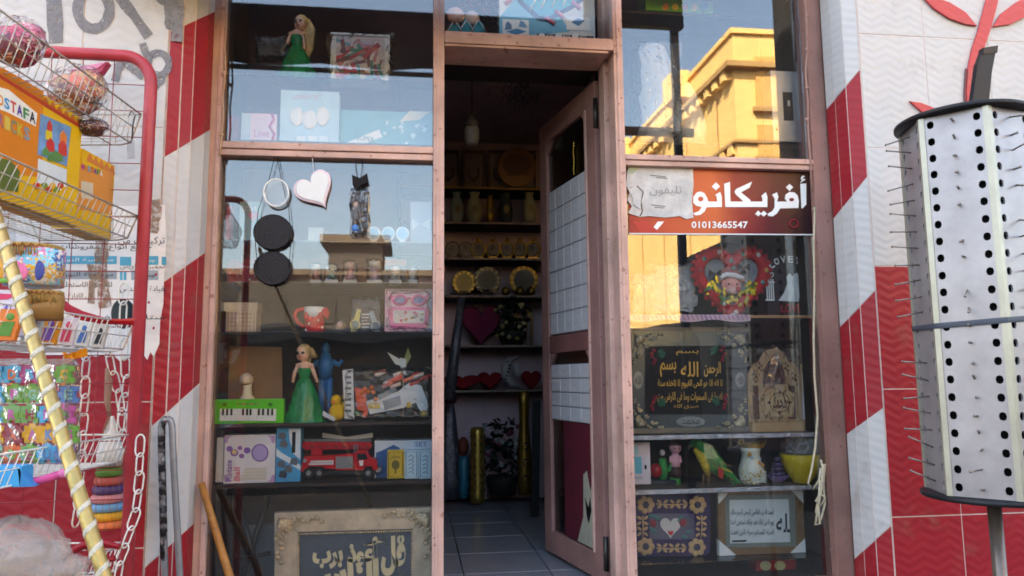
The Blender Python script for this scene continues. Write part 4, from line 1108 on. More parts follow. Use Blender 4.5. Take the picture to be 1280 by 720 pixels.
def ornament(t, cx, cy, sx, sy, mat, size=1.0, d=-0.004):
    """carved leaf corner: shell fan, scrolls and leaves"""
    def f(mb):
        for k in range(7):
            a = R(8 + 74 * k / 6); L_ = 17 * size
            p0_ = (cx + sx * 4, cy + sy * 4); p1_ = (cx + sx * (4 + L_ * math.cos(a)), cy + sy * (4 + L_ * math.sin(a)))
            mb.tube([t.p(*p0_, d), t.p((p0_[0] + p1_[0]) / 2, (p0_[1] + p1_[1]) / 2, d - .008), t.p(*p1_, d)], [1.2 * t.s, 2.2 * size * t.s, 1.0 * t.s], 7)
        for k in range(9):
            for ax in (0, 1):
                u = 12 + k * 5 * size; v = 4.5 + 3.4 * math.sin(k * 1.7)
                x, y = (cx + sx * u, cy + sy * v) if ax == 0 else (cx + sx * v, cy + sy * u)
                if u < 52 * size: mb.ell(t.p(x, y, d), (3.0 * size * t.s, 2.6 * t.s, 2.2 * size * t.s), 9, 6, ROTM=Matrix.Rotation(random.uniform(-1, 1), 3, 'Y'))
        for k in range(3):
            c0 = (cx + sx * (9 + 8 * k), cy + sy * (24 - 8 * k))
            mb.tube([t.p(c0[0] + (4.2 - w * .35) * size * math.cos(w * .8), c0[1] + (4.2 - w * .35) * size * math.sin(w * .8), d - .003) for w in range(10)], 1.0 * t.s, 6)
        mb.ell(t.p(cx + sx * 8, cy + sy * 8, d - .002), (4.4 * size * t.s, 4 * t.s, 4.4 * size * t.s), 10, 7)
    return t.many('corner_ornament', f, mat)
ornament(t, 345, 644, 1, 1, champ2, 1.15, -0.012); ornament(t, 539, 637, -1, 1, champ2, 1.15, -0.012)
ivory = M('ivory_lettering', (214, 200, 160), 0.4, vary=0.15)
for body, x0, y0, x1, y1 in (('أعوذ برب', 390, 674, 480, 713), ('قل', 476, 672, 507, 722), ('الناس', 388, 701, 474, 746)):
    o = t.p(x0, y1, 0.0145); u = t.p(x1, y1 - 3, 0.0145) - o; v = t.p(x0, y0, 0.0145) - o
    put_text('lettering', body, ivory, t.e, o, u, v, 0.06)
t = T('folding_stool', 'black folding stool in the dark bottom left of the case', 'stool', 312, 720, 0.30, SH['L7'])
for a in (((296, 618), (334, 760)), ((334, 622), (290, 760))): t.tube('leg', [a[0], a[1]], 4, black_p, dy=0.0 if a[0][0] < 300 else 0.03)
t.tube('stretcher', [(294, 700), (338, 692)], 3, black_p, dy=0.01)
t.box('seat', 286, 606, 343, 616, black_p, -0.03, 0.08, 0.004)
t = carton('pale_carton', 'pale grey carton half hidden behind the folding stool', 'box', 308, 656, 343, 770, 0.44, SH['L7'], (110, 118, 122), 0.05)

# ------------------------------------------------------------------ transom above the door
trz = LT[1] + 0.012
b_ = MB().box((XM1 + 0.004, 0.1, trz - 0.012), (XD0 - 0.004, 0.5, trz)).build('transom_shelf', dark_wood)
tag(b_, 'dark wooden shelf above the doorway carrying two toys', 'shelf')
t = T('table_game_box', 'white and blue table game box with pink handles behind the transom pane', 'box', 683, 45, 0.16, trz)
t.box('carton_body', 624, -60, 743, 50, C(206, 206, 204, 0.4), 0.0, 0.08)
t.poly('blue_corner', [(624.5, 47), (624.5, 22), (642, 0), (660, -40), (700, -40), (690, 0), (712, 40), (662, 44)], C(104, 170, 196, 0.4), -0.0012, 0.001)
t.poly('game_board', [(640, -10), (650, 6), (672, 26), (684, 28), (722, 8), (736, -6), (728, -40), (650, -40)], C(44, 60, 96, 0.3), -0.003, 0.0)
t.poly('game_pitch', [(647, -10), (655, 3), (674, 20), (684, 22), (718, 4), (729, -8), (720, -36), (655, -36)], C(60, 160, 190, 0.3), -0.0045, -0.002)
for a in ((681, 22, 693, 31), (694, 14, 704, 23), (715, 3, 725, 12), (640, -2, 632, 6)): t.tube('handle', [a[:2], a[2:]], 2.6, C(220, 120, 140, 0.3), dy=-0.006)
for k in range(4): t.tube('white_rod', [(662 + k * 14, 14 - 2 * k), (676 + k * 12, -14 - 3 * k)], 1.0, white_p, dy=-0.006, n=6)
t.box('inset_print', 628, 24, 661, 46, C(226, 226, 220, 0.4), -0.003, 0.0, 0); t.box('inset_print', 708, 21, 737, 39, C(226, 226, 220, 0.4), -0.003, 0.0, 0)
t.poly('figure_print', [(631, 38), (632, 30), (635, 27), (639, 31), (640, 37)], C(90, 120, 150, 0.4), -0.0042, -0.002); t.poly('figure_print', [(648, 34), (650, 26), (655, 28), (659, 35)], C(110, 150, 180, 0.4), -0.0042, -0.002)
t.poly('figure_print', [(633, 40), (646, 36), (658, 40), (645, 44)], C(60, 130, 170, 0.4), -0.0042, -0.002); t.poly('figure_print', [(714, 28), (722, 23), (731, 26), (723, 33)], C(60, 110, 150, 0.4), -0.0042, -0.002)
t.box('dark_footer', 671, 42, 742, 49, C(50, 50, 54, 0.4), -0.002, 0.0, 0)
for k in range(3): t.poly('footer_badge', ellipse(677 + 21 * k, 45, 4, 3.4, 14), white_p, -0.0034, -0.001); t.text('lettering', ('2 PLAYERS', 'AGE 6', 'GAME')[k], 682 + 21 * k, 43.5, 691 + 21 * k, 47, white_p, -0.0034)
t = T('bouquet_toy', 'toy wrapped in teal diamond cloth with red tinsel top behind the transom pane', 'toy', 585, 42, 0.17, trz)
for k in range(3):
    t.poly('cloth_diamond', [(559 + k * 15, 42), (566 + k * 15, 22), (574 + k * 15, 30), (578 + k * 15, 42)], C(30, 130, 140, 0.6), -0.004 * (k % 2), 0.03, 0.002)
    t.tube('white_seam', [(559 + k * 15, 40), (568 + k * 15, 26), (577 + k * 15, 40)], 0.8, white_p, dy=-0.008, n=5)
t.ell('pale_head', 569, 20, 12, 11, C(216, 176, 160, 0.5), rd=8); t.ell('pale_head', 590, 22, 10, 10, C(206, 176, 160, 0.5), rd=8, dy=0.01)
def tin(mb):
    for k in range(90):
        x, y = random.uniform(572, 612), random.uniform(-20, 18)
        p = t.p(x, y, random.uniform(-0.02, 0.02)); q = p + Vector((random.uniform(-.02, .02), random.uniform(-.01, .01), random.uniform(-.02, .02)))
        mb.tube([p, q], 0.0016, 4)
tag(t.many('red_tinsel', tin, M('red_tinsel_foil', (190, 40, 40), 0.25, metal=0.6, vary=0.3)), kind='stuff')
def tin2(mb):
    for k in range(90):
        x, y = random.uniform(600, 624), random.uniform(0, 42)
        p = t.p(x, y, random.uniform(-0.01, 0.03)); q = p + Vector((random.uniform(-.025, .025), random.uniform(-.01, .01), random.uniform(-.025, .025)))
        mb.tube([p, q], 0.0013, 4)
tag(t.many('dark_tinsel', tin2, M('dark_green_tinsel', (40, 52, 46), 0.3, metal=0.5, vary=0.3)), kind='stuff')

# ------------------------------------------------------------------ right window, upper pane
t = carton('snack_box', 'lime green and purple box at the very top of the right window', 'box', 806, -60, 890, 17, 0.24, Z(848, 17, 0.24), (110, 180, 40), 0.12)
t.box('purple_band', 806.5, -40, 889.5, 1, C(150, 40, 110, 0.4), -0.0012, 0.001, 0)
for k in range(5): t.poly('printed_disc', ellipse(832 + k * 12, 9, 4, 4.4, 14), C(*[(226, 150, 40), (230, 200, 60), (226, 120, 60), (230, 190, 60), (60, 140, 190)][k], 0.4), -0.002, 0.001)
b_ = MB().box((XD1 + 0.006, 0.236, Z(848, 17, 0.24) - 0.012), (XR0 - 0.004, 0.44, Z(848, 17, 0.24) - 0.0005)).build('high_shelf', dark_wood)
tag(b_, 'dark wooden shelf near the top of the right window', 'shelf')
t = T('electric_box', 'grey metal electricity box with a black slot at the right of the upper pane', 'electric box', 987, 178, 0.10, None)
t.box('cabinet', 965, 88, 1009, 178, M('galvanised_grey', (150, 154, 158), 0.35, metal=0.6, vary=0.15), 0.0, 0.09, 0.003)
t.box('slot', 979, 115, 991, 151, black_p, -0.002, 0.004, 0.001)
t.box('bolt', 984, 126, 987, 133, C(180, 180, 180, 0.3, metal=0.8), -0.005, 0.0, 0.0008)
t.ell('screw', 971, 162, 1.6, 1.6, C(60, 60, 60, 0.4), rd=.6, dy=-0.001, n=8, m=5)
t.box('black_stand', 967, 178.5, 1008, 199, black_p, 0.005, 0.085, 0.002)
t.tube('lead', [(1004, 150, -.002), (1008, 154, .0), (1010, 165, 0.01)], 1.0, black_p)
t = T('bagged_lampshade', 'pale dome lampshade in clear plastic in the upper right pane', 'lampshade', 815, 186, 0.26, SH['R0'])
t.lathe('shade', 818, [(24, 187), (25, 150), (27, 112), (24, 80), (17, 62), (6, 55), (0.3, 54)], C(190, 190, 188, 0.6), n=26)
wrap(t, 788, 50, 850, 186, 0.02, -0.09, amp=3)
t = T('white_lampshade', 'white cone lampshade with a dark knob beside the bagged dome', 'lampshade', 865, 186, 0.30, SH['R0'])
t.lathe('shade', 862, [(20, 187), (22, 160), (12, 122), (5, 106), (0.3, 104)], C(196, 192, 180, 0.6), n=24)
t.ell('knob', 876, 121, 3, 3, black_p, dy=-0.04)

# ------------------------------------------------------------------ shop sign stuck on the right pane
t = T('shop_sign', 'orange red shop sign with white Arabic name and phone number', 'sign', 900, 292, GLASS_Y - 0.008)
sm = M('sign_print', (190, 60, 40), 0.35, vary=0)
nt = sm.node_tree; bs = nt.nodes['Principled BSDF']
tc = nt.nodes.new('ShaderNodeTexCoord'); sp = nt.nodes.new('ShaderNodeSeparateXYZ'); rp_ = nt.nodes.new('ShaderNodeValToRGB'); mrg = nt.nodes.new('ShaderNodeMapRange')
nz = nt.nodes.new('ShaderNodeTexNoise'); nz.inputs['Scale'].default_value = 3.5; nz.inputs['Detail'].default_value = 3
mad = nt.nodes.new('ShaderNodeMath'); mad.operation = 'MULTIPLY_ADD'; mad.inputs[1].default_value = 0.22
mrg.inputs[1].default_value = -0.30; mrg.inputs[2].default_value = 0.50
els = rp_.color_ramp.elements
els[0].position = 0.0; els[0].color = (lin(160), lin(34), lin(34), 1)
els[1].position = 1.0; els[1].color = (lin(40), lin(12), lin(20), 1)
for pos, c in ((0.25, (190, 74, 46)), (0.48, (200, 92, 54)), (0.62, (140, 38, 40)), (0.82, (84, 18, 32))):
    e_ = els.new(pos); e_.color = tuple(lin(v) for v in c) + (1,)
nt.links.new(tc.outputs['Object'], sp.inputs[0]); nt.links.new(tc.outputs['Object'], nz.inputs['Vector'])
nt.links.new(nz.outputs['Fac'], mad.inputs[0]); nt.links.new(sp.outputs[0], mad.inputs[2]); nt.links.new(mad.outputs[0], mrg.inputs[0])
nt.links.new(mrg.outputs[0], rp_.inputs[0]); nt.links.new(rp_.outputs[0], bs.inputs['Base Color'])
t.poly('sign_panel', [(785.5, 205), (1013, 212), (1016, 292.5), (786.5, 291)], sm, 0.0, 0.003)
t.poly('white_edge', [(786.5, 291.2), (1016, 292.7), (1016, 294), (786.5, 292.8)], white_p, -0.0008, 0.003)
def S(x, y): return (860 + x / 7.2, 200 + y / 7.2)
wl_m = C(236, 236, 232, 0.4, vary=0.04)
glyphs = [
    [(1010, 215), (1062, 212), (1062, 400), (1030, 436), (1020, 432)],                                               # alif
    [(1012, 165), (1025, 142), (1046, 142), (1050, 152), (1036, 158), (1034, 168), (1058, 176), (1012, 206), (1010, 198), (1024, 188)],  # hamza
    [(1030, 206)] * 0,
    [(880, 246), (912, 216), (945, 246), (912, 280)],                                                                 # dot
    [(800, 375), (892, 375), (870, 350), (878, 312), (912, 288), (955, 292), (985, 320), (996, 370), (992, 432), (828, 436), (800, 480), (762, 508), (726, 506), (712, 486), (758, 460), (778, 428), (778, 350), (756, 312), (798, 292), (812, 330)],  # fa + ra
    [(660, 322), (698, 290), (712, 330), (712, 424), (335, 424), (324, 214), (376, 198), (380, 375), (500, 375), (430, 312), (418, 286), (432, 262), (574, 196), (552, 250), (476, 292), (560, 362), (560, 375), (668, 375), (668, 345)],  # ya kaf alif
    [(604, 486), (630, 456), (656, 484), (632, 508)], [(652, 484), (680, 458), (708, 484), (680, 510)],
    [(212, 240), (250, 202), (286, 238), (250, 274)],
    [(180, 375), (262, 375), (256, 330), (244, 312), (288, 288), (302, 330), (304, 424), (166, 426), (150, 462), (112, 494), (66, 500), (46, 480), (98, 462), (122, 424), (70, 412), (46, 384), (48, 332), (76, 294), (110, 284), (146, 300), (170, 340)],  # nun waw
]
for i, g in enumerate(glyphs):
    if g: t.poly('letter', [S(*q) for q in g], wl_m, -0.0022 - 0.00002 * i, 0.0005)
t.poly('letter_counter', [S(*q) for q in ellipse(930, 358, 22, 16, 14)], C(110, 30, 36, 0.4), -0.0032, -0.001)
t.poly('letter_counter', [S(*q) for q in ellipse(112, 352, 24, 22, 14)], C(196, 80, 56, 0.4), -0.0032, -0.001)
t.text('phone_number', '01013665547', *S(30, 552), *S(536, 615), wl_m, -0.0024, bold=0.02)
t.tube('ring_mark', [S(*q) for q in ellipse(950, 575, 40, 36, 16)], 1.4, C(130, 26, 40, 0.5), dy=-0.001, closed=True, n=5)
t.poly('red_flash', [(790, 277), (806, 276), (826, 291), (800, 291)], C(190, 60, 50, 0.5), -0.0016, 0.001)
t.poly('white_flash', [(822, 277), (830, 277), (818, 291), (812, 291)], wl_m, -0.0014, 0.001)
t = T('torn_paper', 'torn dirty white paper glued over the left end of the sign', 'paper', 826, 272, GLASS_Y - 0.014)
edge = [(784, 214), (787, 207), (800, 205.5), (830, 206), (866, 208), (867, 230), (865, 252), (867, 272), (858, 274), (850, 270), (832, 272), (812, 270), (800, 271), (790, 268), (785, 266), (790, 258), (784, 250), (787, 240), (783, 232)]
t.poly('sheet', edge, M('dirty_paper', (206, 200, 194), 0.9, vary=0.3, scale=14, bump=0.5, bscale=25), 0.0, 0.002)
t.text('faint_lettering', 'تليفون', 812, 232, 852, 245, C(150, 146, 142, 0.9), -0.0008)
for a in (((812, 219), (832, 221)), ((820, 222), (834, 223)), ((814, 256), (832, 258)), ((818, 259), (830, 260))): t.tube('pencil_line', a, 0.5, C(130, 126, 122, 0.9), dy=-0.0006, n=4)
t.tube('crease', [(787, 235), (797, 233), (804, 240), (801, 252), (803, 264), (800, 270)], 0.8, C(120, 100, 90, 0.9), dy=-0.0006, n=4)
t.poly('torn_flap', [(784, 236), (795, 233), (802, 242), (800, 262), (792, 256), (790, 246)], MATS['dirty_paper'], -0.005, -0.003)
t = T('torn_paper', 'small scrap of torn paper high on the right pane left corner', 'paper', 790, 210, GLASS_Y - 0.012)
t.poly('sheet', [(785, 206), (794, 206.5), (797, 212), (790, 218), (785, 216)], C(176, 180, 150, 0.9), -0.004, -0.003)

# ------------------------------------------------------------------ right window, goods
t = T('gold_ornaments_bag', 'gold ornaments bundled in cloudy clear plastic at the left of the heart', 'ornaments', 828, 394, 0.22, SH['R1'])
for cx, h in ((800, 345), (816, 352), (836, 356), (852, 362)):
    t.lathe('gold_cup', cx, [(5, 396), (6, 393), (2, 388), (3, 380), (6, 374), (5, h + 14), (3, h + 8)], brass, n=16, dy=random.uniform(0, .04))
for k in range(16): t.ell('gold_bead', random.uniform(792, 866), random.uniform(386, 394), 2.4, 2, brass, dy=random.uniform(-.01, .03), n=9, m=6)
cloud = glass_mat('cloudy_wrap', 0.05, (0.88, 0.88, 0.88), 0.25, wrinkle=0.8, wscale=26, haze=0.5)
wrap(t, 786, 340, 872, 395, 0.05, -0.012, amp=4, nx=18, ny=12, mat=cloud)
wrap(t, 815, 328, 870, 390, 0.06, -0.002, amp=4, nx=14, ny=12, mat=cloud)
t = T('heart_wreath', 'red felt heart wreath with teddy face in Santa hat, dots and gold leaves', 'wreath', 914, 394, 0.18, SH['R1'])
hp = heart(914, 350, 82, 82, 44)
t.tube('felt_heart', hp, 7.5, M('red_felt', (190, 30, 38), 0.9, vary=0.25, scale=40, bump=0.9, bscale=90), closed=True, n=10)
t.poly('backing', heart(914, 348, 72, 70, 36), C(126, 132, 138, 0.7), 0.008, 0.012)
random.seed(21)
for k in range(16):
    q = hp[int(k * 44 / 16)]
    t.ell('felt_dot', q[0], q[1], 3, 3, C(*random.choice([(210, 180, 180), (90, 130, 120), (190, 150, 70), (200, 196, 190), (160, 60, 70)]), 0.7), rd=1.2, dy=-7.2 * t.s, n=10, m=6)
def lace(mb):
    for i in range(44):
        q = hp[i]; c = (914, 350); d_ = math.hypot(q[0] - c[0], q[1] - c[1]) or 1
        mb.ell(t.p(q[0] + (q[0] - c[0]) / d_ * 8, q[1] + (q[1] - c[1]) / d_ * 8), (3.2 * t.s, 2 * t.s, 3.2 * t.s), 8, 5)
t.many('scalloped_edge', lace, MATS['red_felt'])
t.ell('teddy_face', 913, 358, 13, 11, C(222, 150, 140, 0.9, bump=0.5), rd=7, dy=-0.006); t.ell('muzzle', 914, 364, 6, 5, C(226, 176, 166, 0.9), rd=4, dy=-0.026)
for x in (900, 926): t.ell('ear', x, 349, 4.5, 4.5, C(214, 140, 130, 0.9), rd=3, dy=-0.006)
for x in (908, 918): t.ell('eye', x, 356, 1.3, 1.3, black_p, dy=-0.028, n=8, m=6)
t.ell('nose', 918, 363, 3.4, 3.4, C(190, 30, 50, 0.4), dy=-0.036)
t.poly('hat', [(899, 344), (901, 338), (907, 333), (916, 334), (922, 340), (924, 346)], C(150, 80, 80, 0.8), -0.02, 0.0, 0.004)
t.tube('hat_band', [(897, 348), (906, 344), (916, 345), (926, 349)], 3.4, C(226, 226, 226, 0.9, bump=0.6), dy=-0.02)
for x, y in ((891, 343), (926, 335)):
    for k in (-1, 1): t.poly('black_bow', [(x, y), (x + 7 * k, y - 5), (x + 8 * k, y + 4)], black_p, -0.03, -0.024, 0.002)
    for k in (-1, 1): t.tube('bow_tail', [(x, y), (x + 3 * k, y + 8)], 1.0, black_p, dy=-0.026, n=5)
lm = M('gold_leaf_foil', (206, 196, 60), 0.25, metal=0.6, vary=0.3); lm2 = M('green_leaf_foil', (40, 110, 50), 0.4, vary=0.3)
for k in range(54):
    a = random.uniform(180, 360); rr = random.uniform(18, 33)
    x, y = 914 + rr * math.cos(R(a)) * .95, 352 - rr * math.sin(R(a)) * .9
    b = random.uniform(0, 360); L_ = random.uniform(3, 6)
    c_, s_ = math.cos(R(b)), math.sin(R(b))
    t.poly('leaf', [(x, y), (x + L_ * c_ - 2 * s_, y + L_ * s_ + 2 * c_), (x + 2 * L_ * c_, y + 2 * L_ * s_), (x + L_ * c_ + 2 * s_, y + L_ * s_ - 2 * c_)], lm if k % 3 else lm2, -0.02 - random.uniform(0, .014), -0.018)
t = T('love_plaque', 'black plaque with white bride and groom under the words LOVE YOU', 'plaque', 988, 394, 0.20, SH['R1'])
t.poly('board', [(960, 395.5), (960, 336), (968, 324), (980, 318), (994, 318), (1006, 324), (1015, 338), (1016, 395.5)], C(30, 26, 36, 0.4), 0.0, 0.012, 0.002)
for i, ch in enumerate('LOVEYOU'):
    a = R(150 - i * 20); x, y = 988 + 24 * math.cos(a), 341 - 17 * math.sin(a)
    o = t.p(x - 3.3, y + 4.2, -0.001); rt = R(-(i - 3) * 11)
    u = (t.p(x + 3.3, y + 4.2, -0.001) - o); v = (t.p(x - 3.3, y - 4.2, -0.001) - o)
    rm = Matrix.Rotation(-rt, 3, 'Y'); put_text('letter', ch, wl_m, t.e, o, rm @ u, rm @ v, 0.03)
t.poly('bride', [(973, 376), (980, 366), (984, 354), (983, 346), (987, 342), (991, 346), (990, 352), (992, 362), (990, 377)], wl_m, -0.002, 0.001)
t.poly('groom', [(990, 377), (992, 360), (990, 350), (992, 343), (996, 341), (999, 346), (998, 352), (1001, 360), (998, 377)], C(196, 200, 204, 0.4), -0.0024, 0.001)
for x in (961, 1009):
    for k in range(4): t.box('fence_bar', x - 3 + k * 2.6, 349, x - 1.6 + k * 2.6, 376, wl_m, -0.002, 0.001, 0)
    t.box('fence_rail', x - 4, 352, x + 7, 353.6, wl_m, -0.0026, 0.001, 0); t.box('fence_rail', x - 4, 374, x + 7, 376, wl_m, -0.0026, 0.001, 0)
    t.tube('heart_finial', heart(x + 2, 344, 7, 8, 16), 0.7, wl_m, dy=-0.002, closed=True, n=5)
t.text('red_lettering', 'LOVE', 976, 380, 1001, 391, C(170, 24, 40, 0.4), -0.002, bold=0.03)
t = T('shelf_cloth', 'pink striped cloth edging along the heart wreath shelf', 'cloth', 860, 400, 0.10, None)
cl = []
for j in range(4): cl.append([t.p(787 + i * 7.5, 393.5 + j * 2.6 + (1.4 * math.sin(i * .8) if j == 3 else 0), -0.012 - .004 * math.sin(i * .8 + j)) for i in range(21)])
MB().grid(cl).build('cloth', C(216, 180, 196, 0.9, vary=0.2), t.e)
for k in range(26): t.tube('stripe', [(790 + k * 5.6, 394, -.018), (793 + k * 5.6, 400, -.018)], 0.6, C(190, 130, 160, 0.9), n=4)

# framed calligraphy, silver and black
t = T('calligraphy_frame', 'dark silver frame with carved shell corners and gold Arabic verses', 'picture frame', 862, 538, 0.19, SH['R2'])
pewter = M('pewter_gloss', (104, 114, 118), 0.2, metal=0.5, vary=0.2, scale=6)
carv = M('carved_pewter_gold', (196, 182, 150), 0.3, metal=0.35, vary=0.5, scale=40)
for a in (((789, 413), (934, 412), (915, 432), (806, 433)), ((789, 413), (806, 433), (806, 518), (789, 540)), ((934, 412), (934, 540), (915, 518), (915, 432)), ((789, 540), (806, 518), (915, 518), (934, 540))):
    t.poly('frame_bar', a, pewter, 0.0, 0.03, 0.004)
t.box('panel', 804, 431, 917, 520, C(24, 22, 24, 0.5, spec=0.12), 0.01, 0.02, 0)
for a in ((787.5, 409, 935.5, 414), (787.5, 536, 935.5, 541)): t.box('outer_lip', *a, C(120, 116, 108, 0.4, metal=0.5), -0.003, 0.034, 0.001)
for cx, cy, sx, sy in ((790, 416, 1, 1), (933, 415, -1, 1), (790, 536, 1, -1), (933, 536, -1, -1)): ornament(t, cx, cy, sx, sy, carv, 0.72, -0.008)
gl_ = M('gold_lettering', (200, 164, 84), 0.35, metal=0.4, vary=0.2)
t.text('lettering', 'بسم', 846, 438, 874, 444, gl_, 0.0085)
for body, x0, x1 in (('الرحمن', 881, 902), ('الله', 852, 874), ('بسم', 826, 846)): t.text('medallion_lettering', body, x0, 452, x1, 471, gl_, 0.0085, bold=0.012)
for body, y in (('لا اله الا هو الحى القيوم لا تاخذه سنة', 474), ('له ما فى السموات وما فى الارض من', 490)): t.text('verse_line', body, 823, y, 904, y + 13, gl_, 0.0085, bold=0.012)
t.text('lettering', 'صدق الله', 843, 505, 874, 511, gl_, 0.0085)
for k, (cx, cy, rx, ry) in enumerate(((863, 527, 18, 6.5), (797.5, 475, 6, 11), (925, 475, 6, 10))):
    t.poly('glossy_oval', ellipse(cx, cy, rx, ry, 24), C(186, 194, 196, 0.15, metal=0.6), -0.003, 0.001)
    t.text('oval_lettering', ('محمد', 'الله', 'الله')[k], cx - rx * .6, cy - ry * .5, cx + rx * .6, cy + ry * .5, C(40, 40, 44, 0.4), -0.0045)
for x, y in ((817, 446), (904, 442), (817, 504), (906, 502)):
    for k in range(5): t.ell('red_berry', x + random.uniform(-3, 3), y + (k - 2) * 4, 2.4, 2.4, C(150, 24, 44, 0.3), dy=0.004, n=9, m=6)
    sg = 1 if x < 860 else -1
    for k in range(4): t.ell('green_leaf', x + sg * (9 + 3 * (k % 2)), y - 7 + (3 * k if y < 480 else 14 - 3 * k) * .7, 4, 2.2, C(20, 84, 54, 0.5), rd=1.4, dy=0.005, rot=random.uniform(-40, 40))
# carved wooden keepsake in plastic
def mdf(name, label, x0, x1, top, bot, Y):
    t = T(name, label, 'wooden plaque', (x0 + x1) / 2, bot, Y, SH['R2'])
    return t
t = mdf('wooden_mihrab', 'laser cut wooden arch plaque with round calligraphy disc wrapped in plastic', 935, 1000, 430, 538, 0.17)
mw = M('laser_cut_wood', (186, 150, 108), 0.7, vary=0.15, scale=14); mw2 = M('burnt_wood', (80, 44, 34), 0.7, vary=0.2)
arch = [(938, 538), (936, 470), (941, 456), (950, 452), (956, 440), (964, 436), (968, 430), (974, 436), (982, 440), (987, 452), (996, 454), (1001, 470), (1002, 538)]
t.poly('arch_board', arch, mw, 0.012, 0.018, 0.001)
t.poly('arch_recess', [(955, 480), (956, 462), (962, 452), (970, 448), (978, 454), (982, 464), (983, 480)], mw2, 0.0105, 0.013)
for x0, x1 in ((942, 950), (988, 996)): t.box('column_slot', x0, 482, x1, 524, mw2, 0.0105, 0.013, 0)
for x, y in ((952, 458), (985, 458), (945, 472), (994, 470)):
    for k in range(4): t.ell('cut_motif', x + (k % 2) * 3 - 1.5, y + k * 3 - 4, 2, 1.4, mw2, rd=.7, dy=0.0115, n=8, m=5, rot=45 if k % 2 else -45)
t.poly('disc_board', [(957, 521), (956, 492), (966, 486), (974, 480), (982, 486), (993, 492), (992, 521)], M('pale_ply', (200, 168, 122), 0.7, vary=0.12), 0.0, 0.007, 0.001)
t.tube('disc_ring', ellipse(974.5, 503, 12.5, 12.5, 24), 0.5, mw2, dy=-0.0006, closed=True, n=5)
for k in range(4):
    a = R(90 * k); t.ell('ring_petal', 974.5 + 13 * math.cos(a), 503 - 13 * math.sin(a), 2.6, 1.6, mw2, rd=.8, dy=-0.0004, n=8, m=5, rot=90 * k)
t.text('round_lettering', 'محمد', 966, 496, 983, 511, mw2, -0.001, bold=0.02)
t.box('foot', 938, 528, 1002, 538.5, mw, -0.02, 0.011, 0.001)
wrap(t, 937, 428, 1002, 534, 0.03, -0.008, amp=3, nx=12, ny=14)
t.poly('plastic_glint', [(954, 484), (963, 446), (970, 432), (972, 446), (964, 482)], glass_mat('crinkled_wrap', 0.35, (0.9, 0.9, 0.92), 0.25, wrinkle=0.6), -0.014, -0.0135)
t = mdf('verse_plaque', 'pale wooden plaque with printed text at the right edge beside the arch plaque', 1001, 1031, 446, 538, 0.21)
t.poly('board', [(1000, 538), (1001, 456), (1010, 446), (1030, 444), (1034, 538)], mw, 0.004, 0.01)
t.poly('paper', [(1003, 524), (1003, 458), (1030, 452), (1032, 526)], C(196, 190, 196, 0.6), 0.0, 0.003)
for k in range(11): t.box('print_line', 1006, 464 + k * 5.2, 1028 - (k * 7) % 5, 466.5 + k * 5.2, C(110, 100, 110, 0.7), -0.0012, 0.001, 0)

# shelf of small figures
t = carton('cosmetic_box', 'white and sky blue upright box at the left of the parrot shelf', 'box', 789, 553, 813, 605, 0.17, SH['R3'], (216, 206, 212), 0.03)
t.box('blue_panel', 791, 571, 802, 592, C(110, 190, 210, 0.4), -0.0012, 0.001, 0); t.box('blue_panel', 791, 558, 798, 569, C(170, 210, 220, 0.4), -0.0012, 0.001, 0)
t.text('lettering', 'Aqua', 792, 594, 803, 600, C(90, 150, 180, 0.5)); t.ell('dark_spot', 807, 584, 1.6, 3, black_p, rd=.5, dy=-.0005)
t = T('boy_figurine', 'small child figurine in pink top with brown hair beside the parrot', 'figurine', 844, 603, 0.2, SH['R3'])
pk = C(206, 150, 160, 0.5)
t.many('figure_body', lambda mb: (mb.ell(t.p(844, 559), (7.5 * t.s, 7 * t.s, 8 * t.s)), mb.tube([t.p(844, 566), t.p(844, 574), t.p(844, 584)], [4 * t.s, 6 * t.s, 6.4 * t.s], 12), mb.tube([t.p(839, 570), t.p(838, 577), t.p(843, 579)], [2.2 * t.s, 2 * t.s, 2 * t.s], 8), mb.tube([t.p(849, 570), t.p(851, 577), t.p(846, 580)], [2.2 * t.s, 2 * t.s, 2 * t.s], 8)), pk)
t.many('hair', lambda mb: mb.ell(t.p(844, 555, .003), (8.2 * t.s, 7.6 * t.s, 6.4 * t.s)), C(70, 36, 30, 0.6))
for x in (841.5, 847): t.ell('eye', x, 560, 1, 1.3, black_p, dy=-0.0215, n=8, m=5)
t.lathe('trousers', 844, [(6.4, 583), (7.2, 590), (6.8, 597)], C(70, 40, 34, 0.6), n=16)
t.lathe('green_base', 844, [(7, 606), (7.4, 600), (6, 596)], C(50, 130, 50, 0.5), n=16)
t = T('cactus_toy', 'green cactus toy and red ball on a dark tray beside the child figurine', 'toy', 822, 603, 0.2, SH['R3'])
t.lathe('tray', 828, [(20, 606), (20, 600), (18, 599)], C(24, 34, 46, 0.5), n=24, sq=.6)
t.many('cactus', lambda mb: (mb.tube([t.p(829, 599), t.p(829, 586), t.p(828, 573)], [5 * t.s, 6 * t.s, 4 * t.s], 12), mb.tube([t.p(832, 590), t.p(838, 586), t.p(839, 578)], [2.6 * t.s, 2.6 * t.s, 2 * t.s], 8)), C(40, 130, 60, 0.6))
t.ell('red_ball', 819, 588, 7.5, 9, C(150, 18, 30, 0.4), dy=-.01)
t.ell('pale_flower', 828, 566, 3.4, 4, C(180, 170, 176, 0.6))
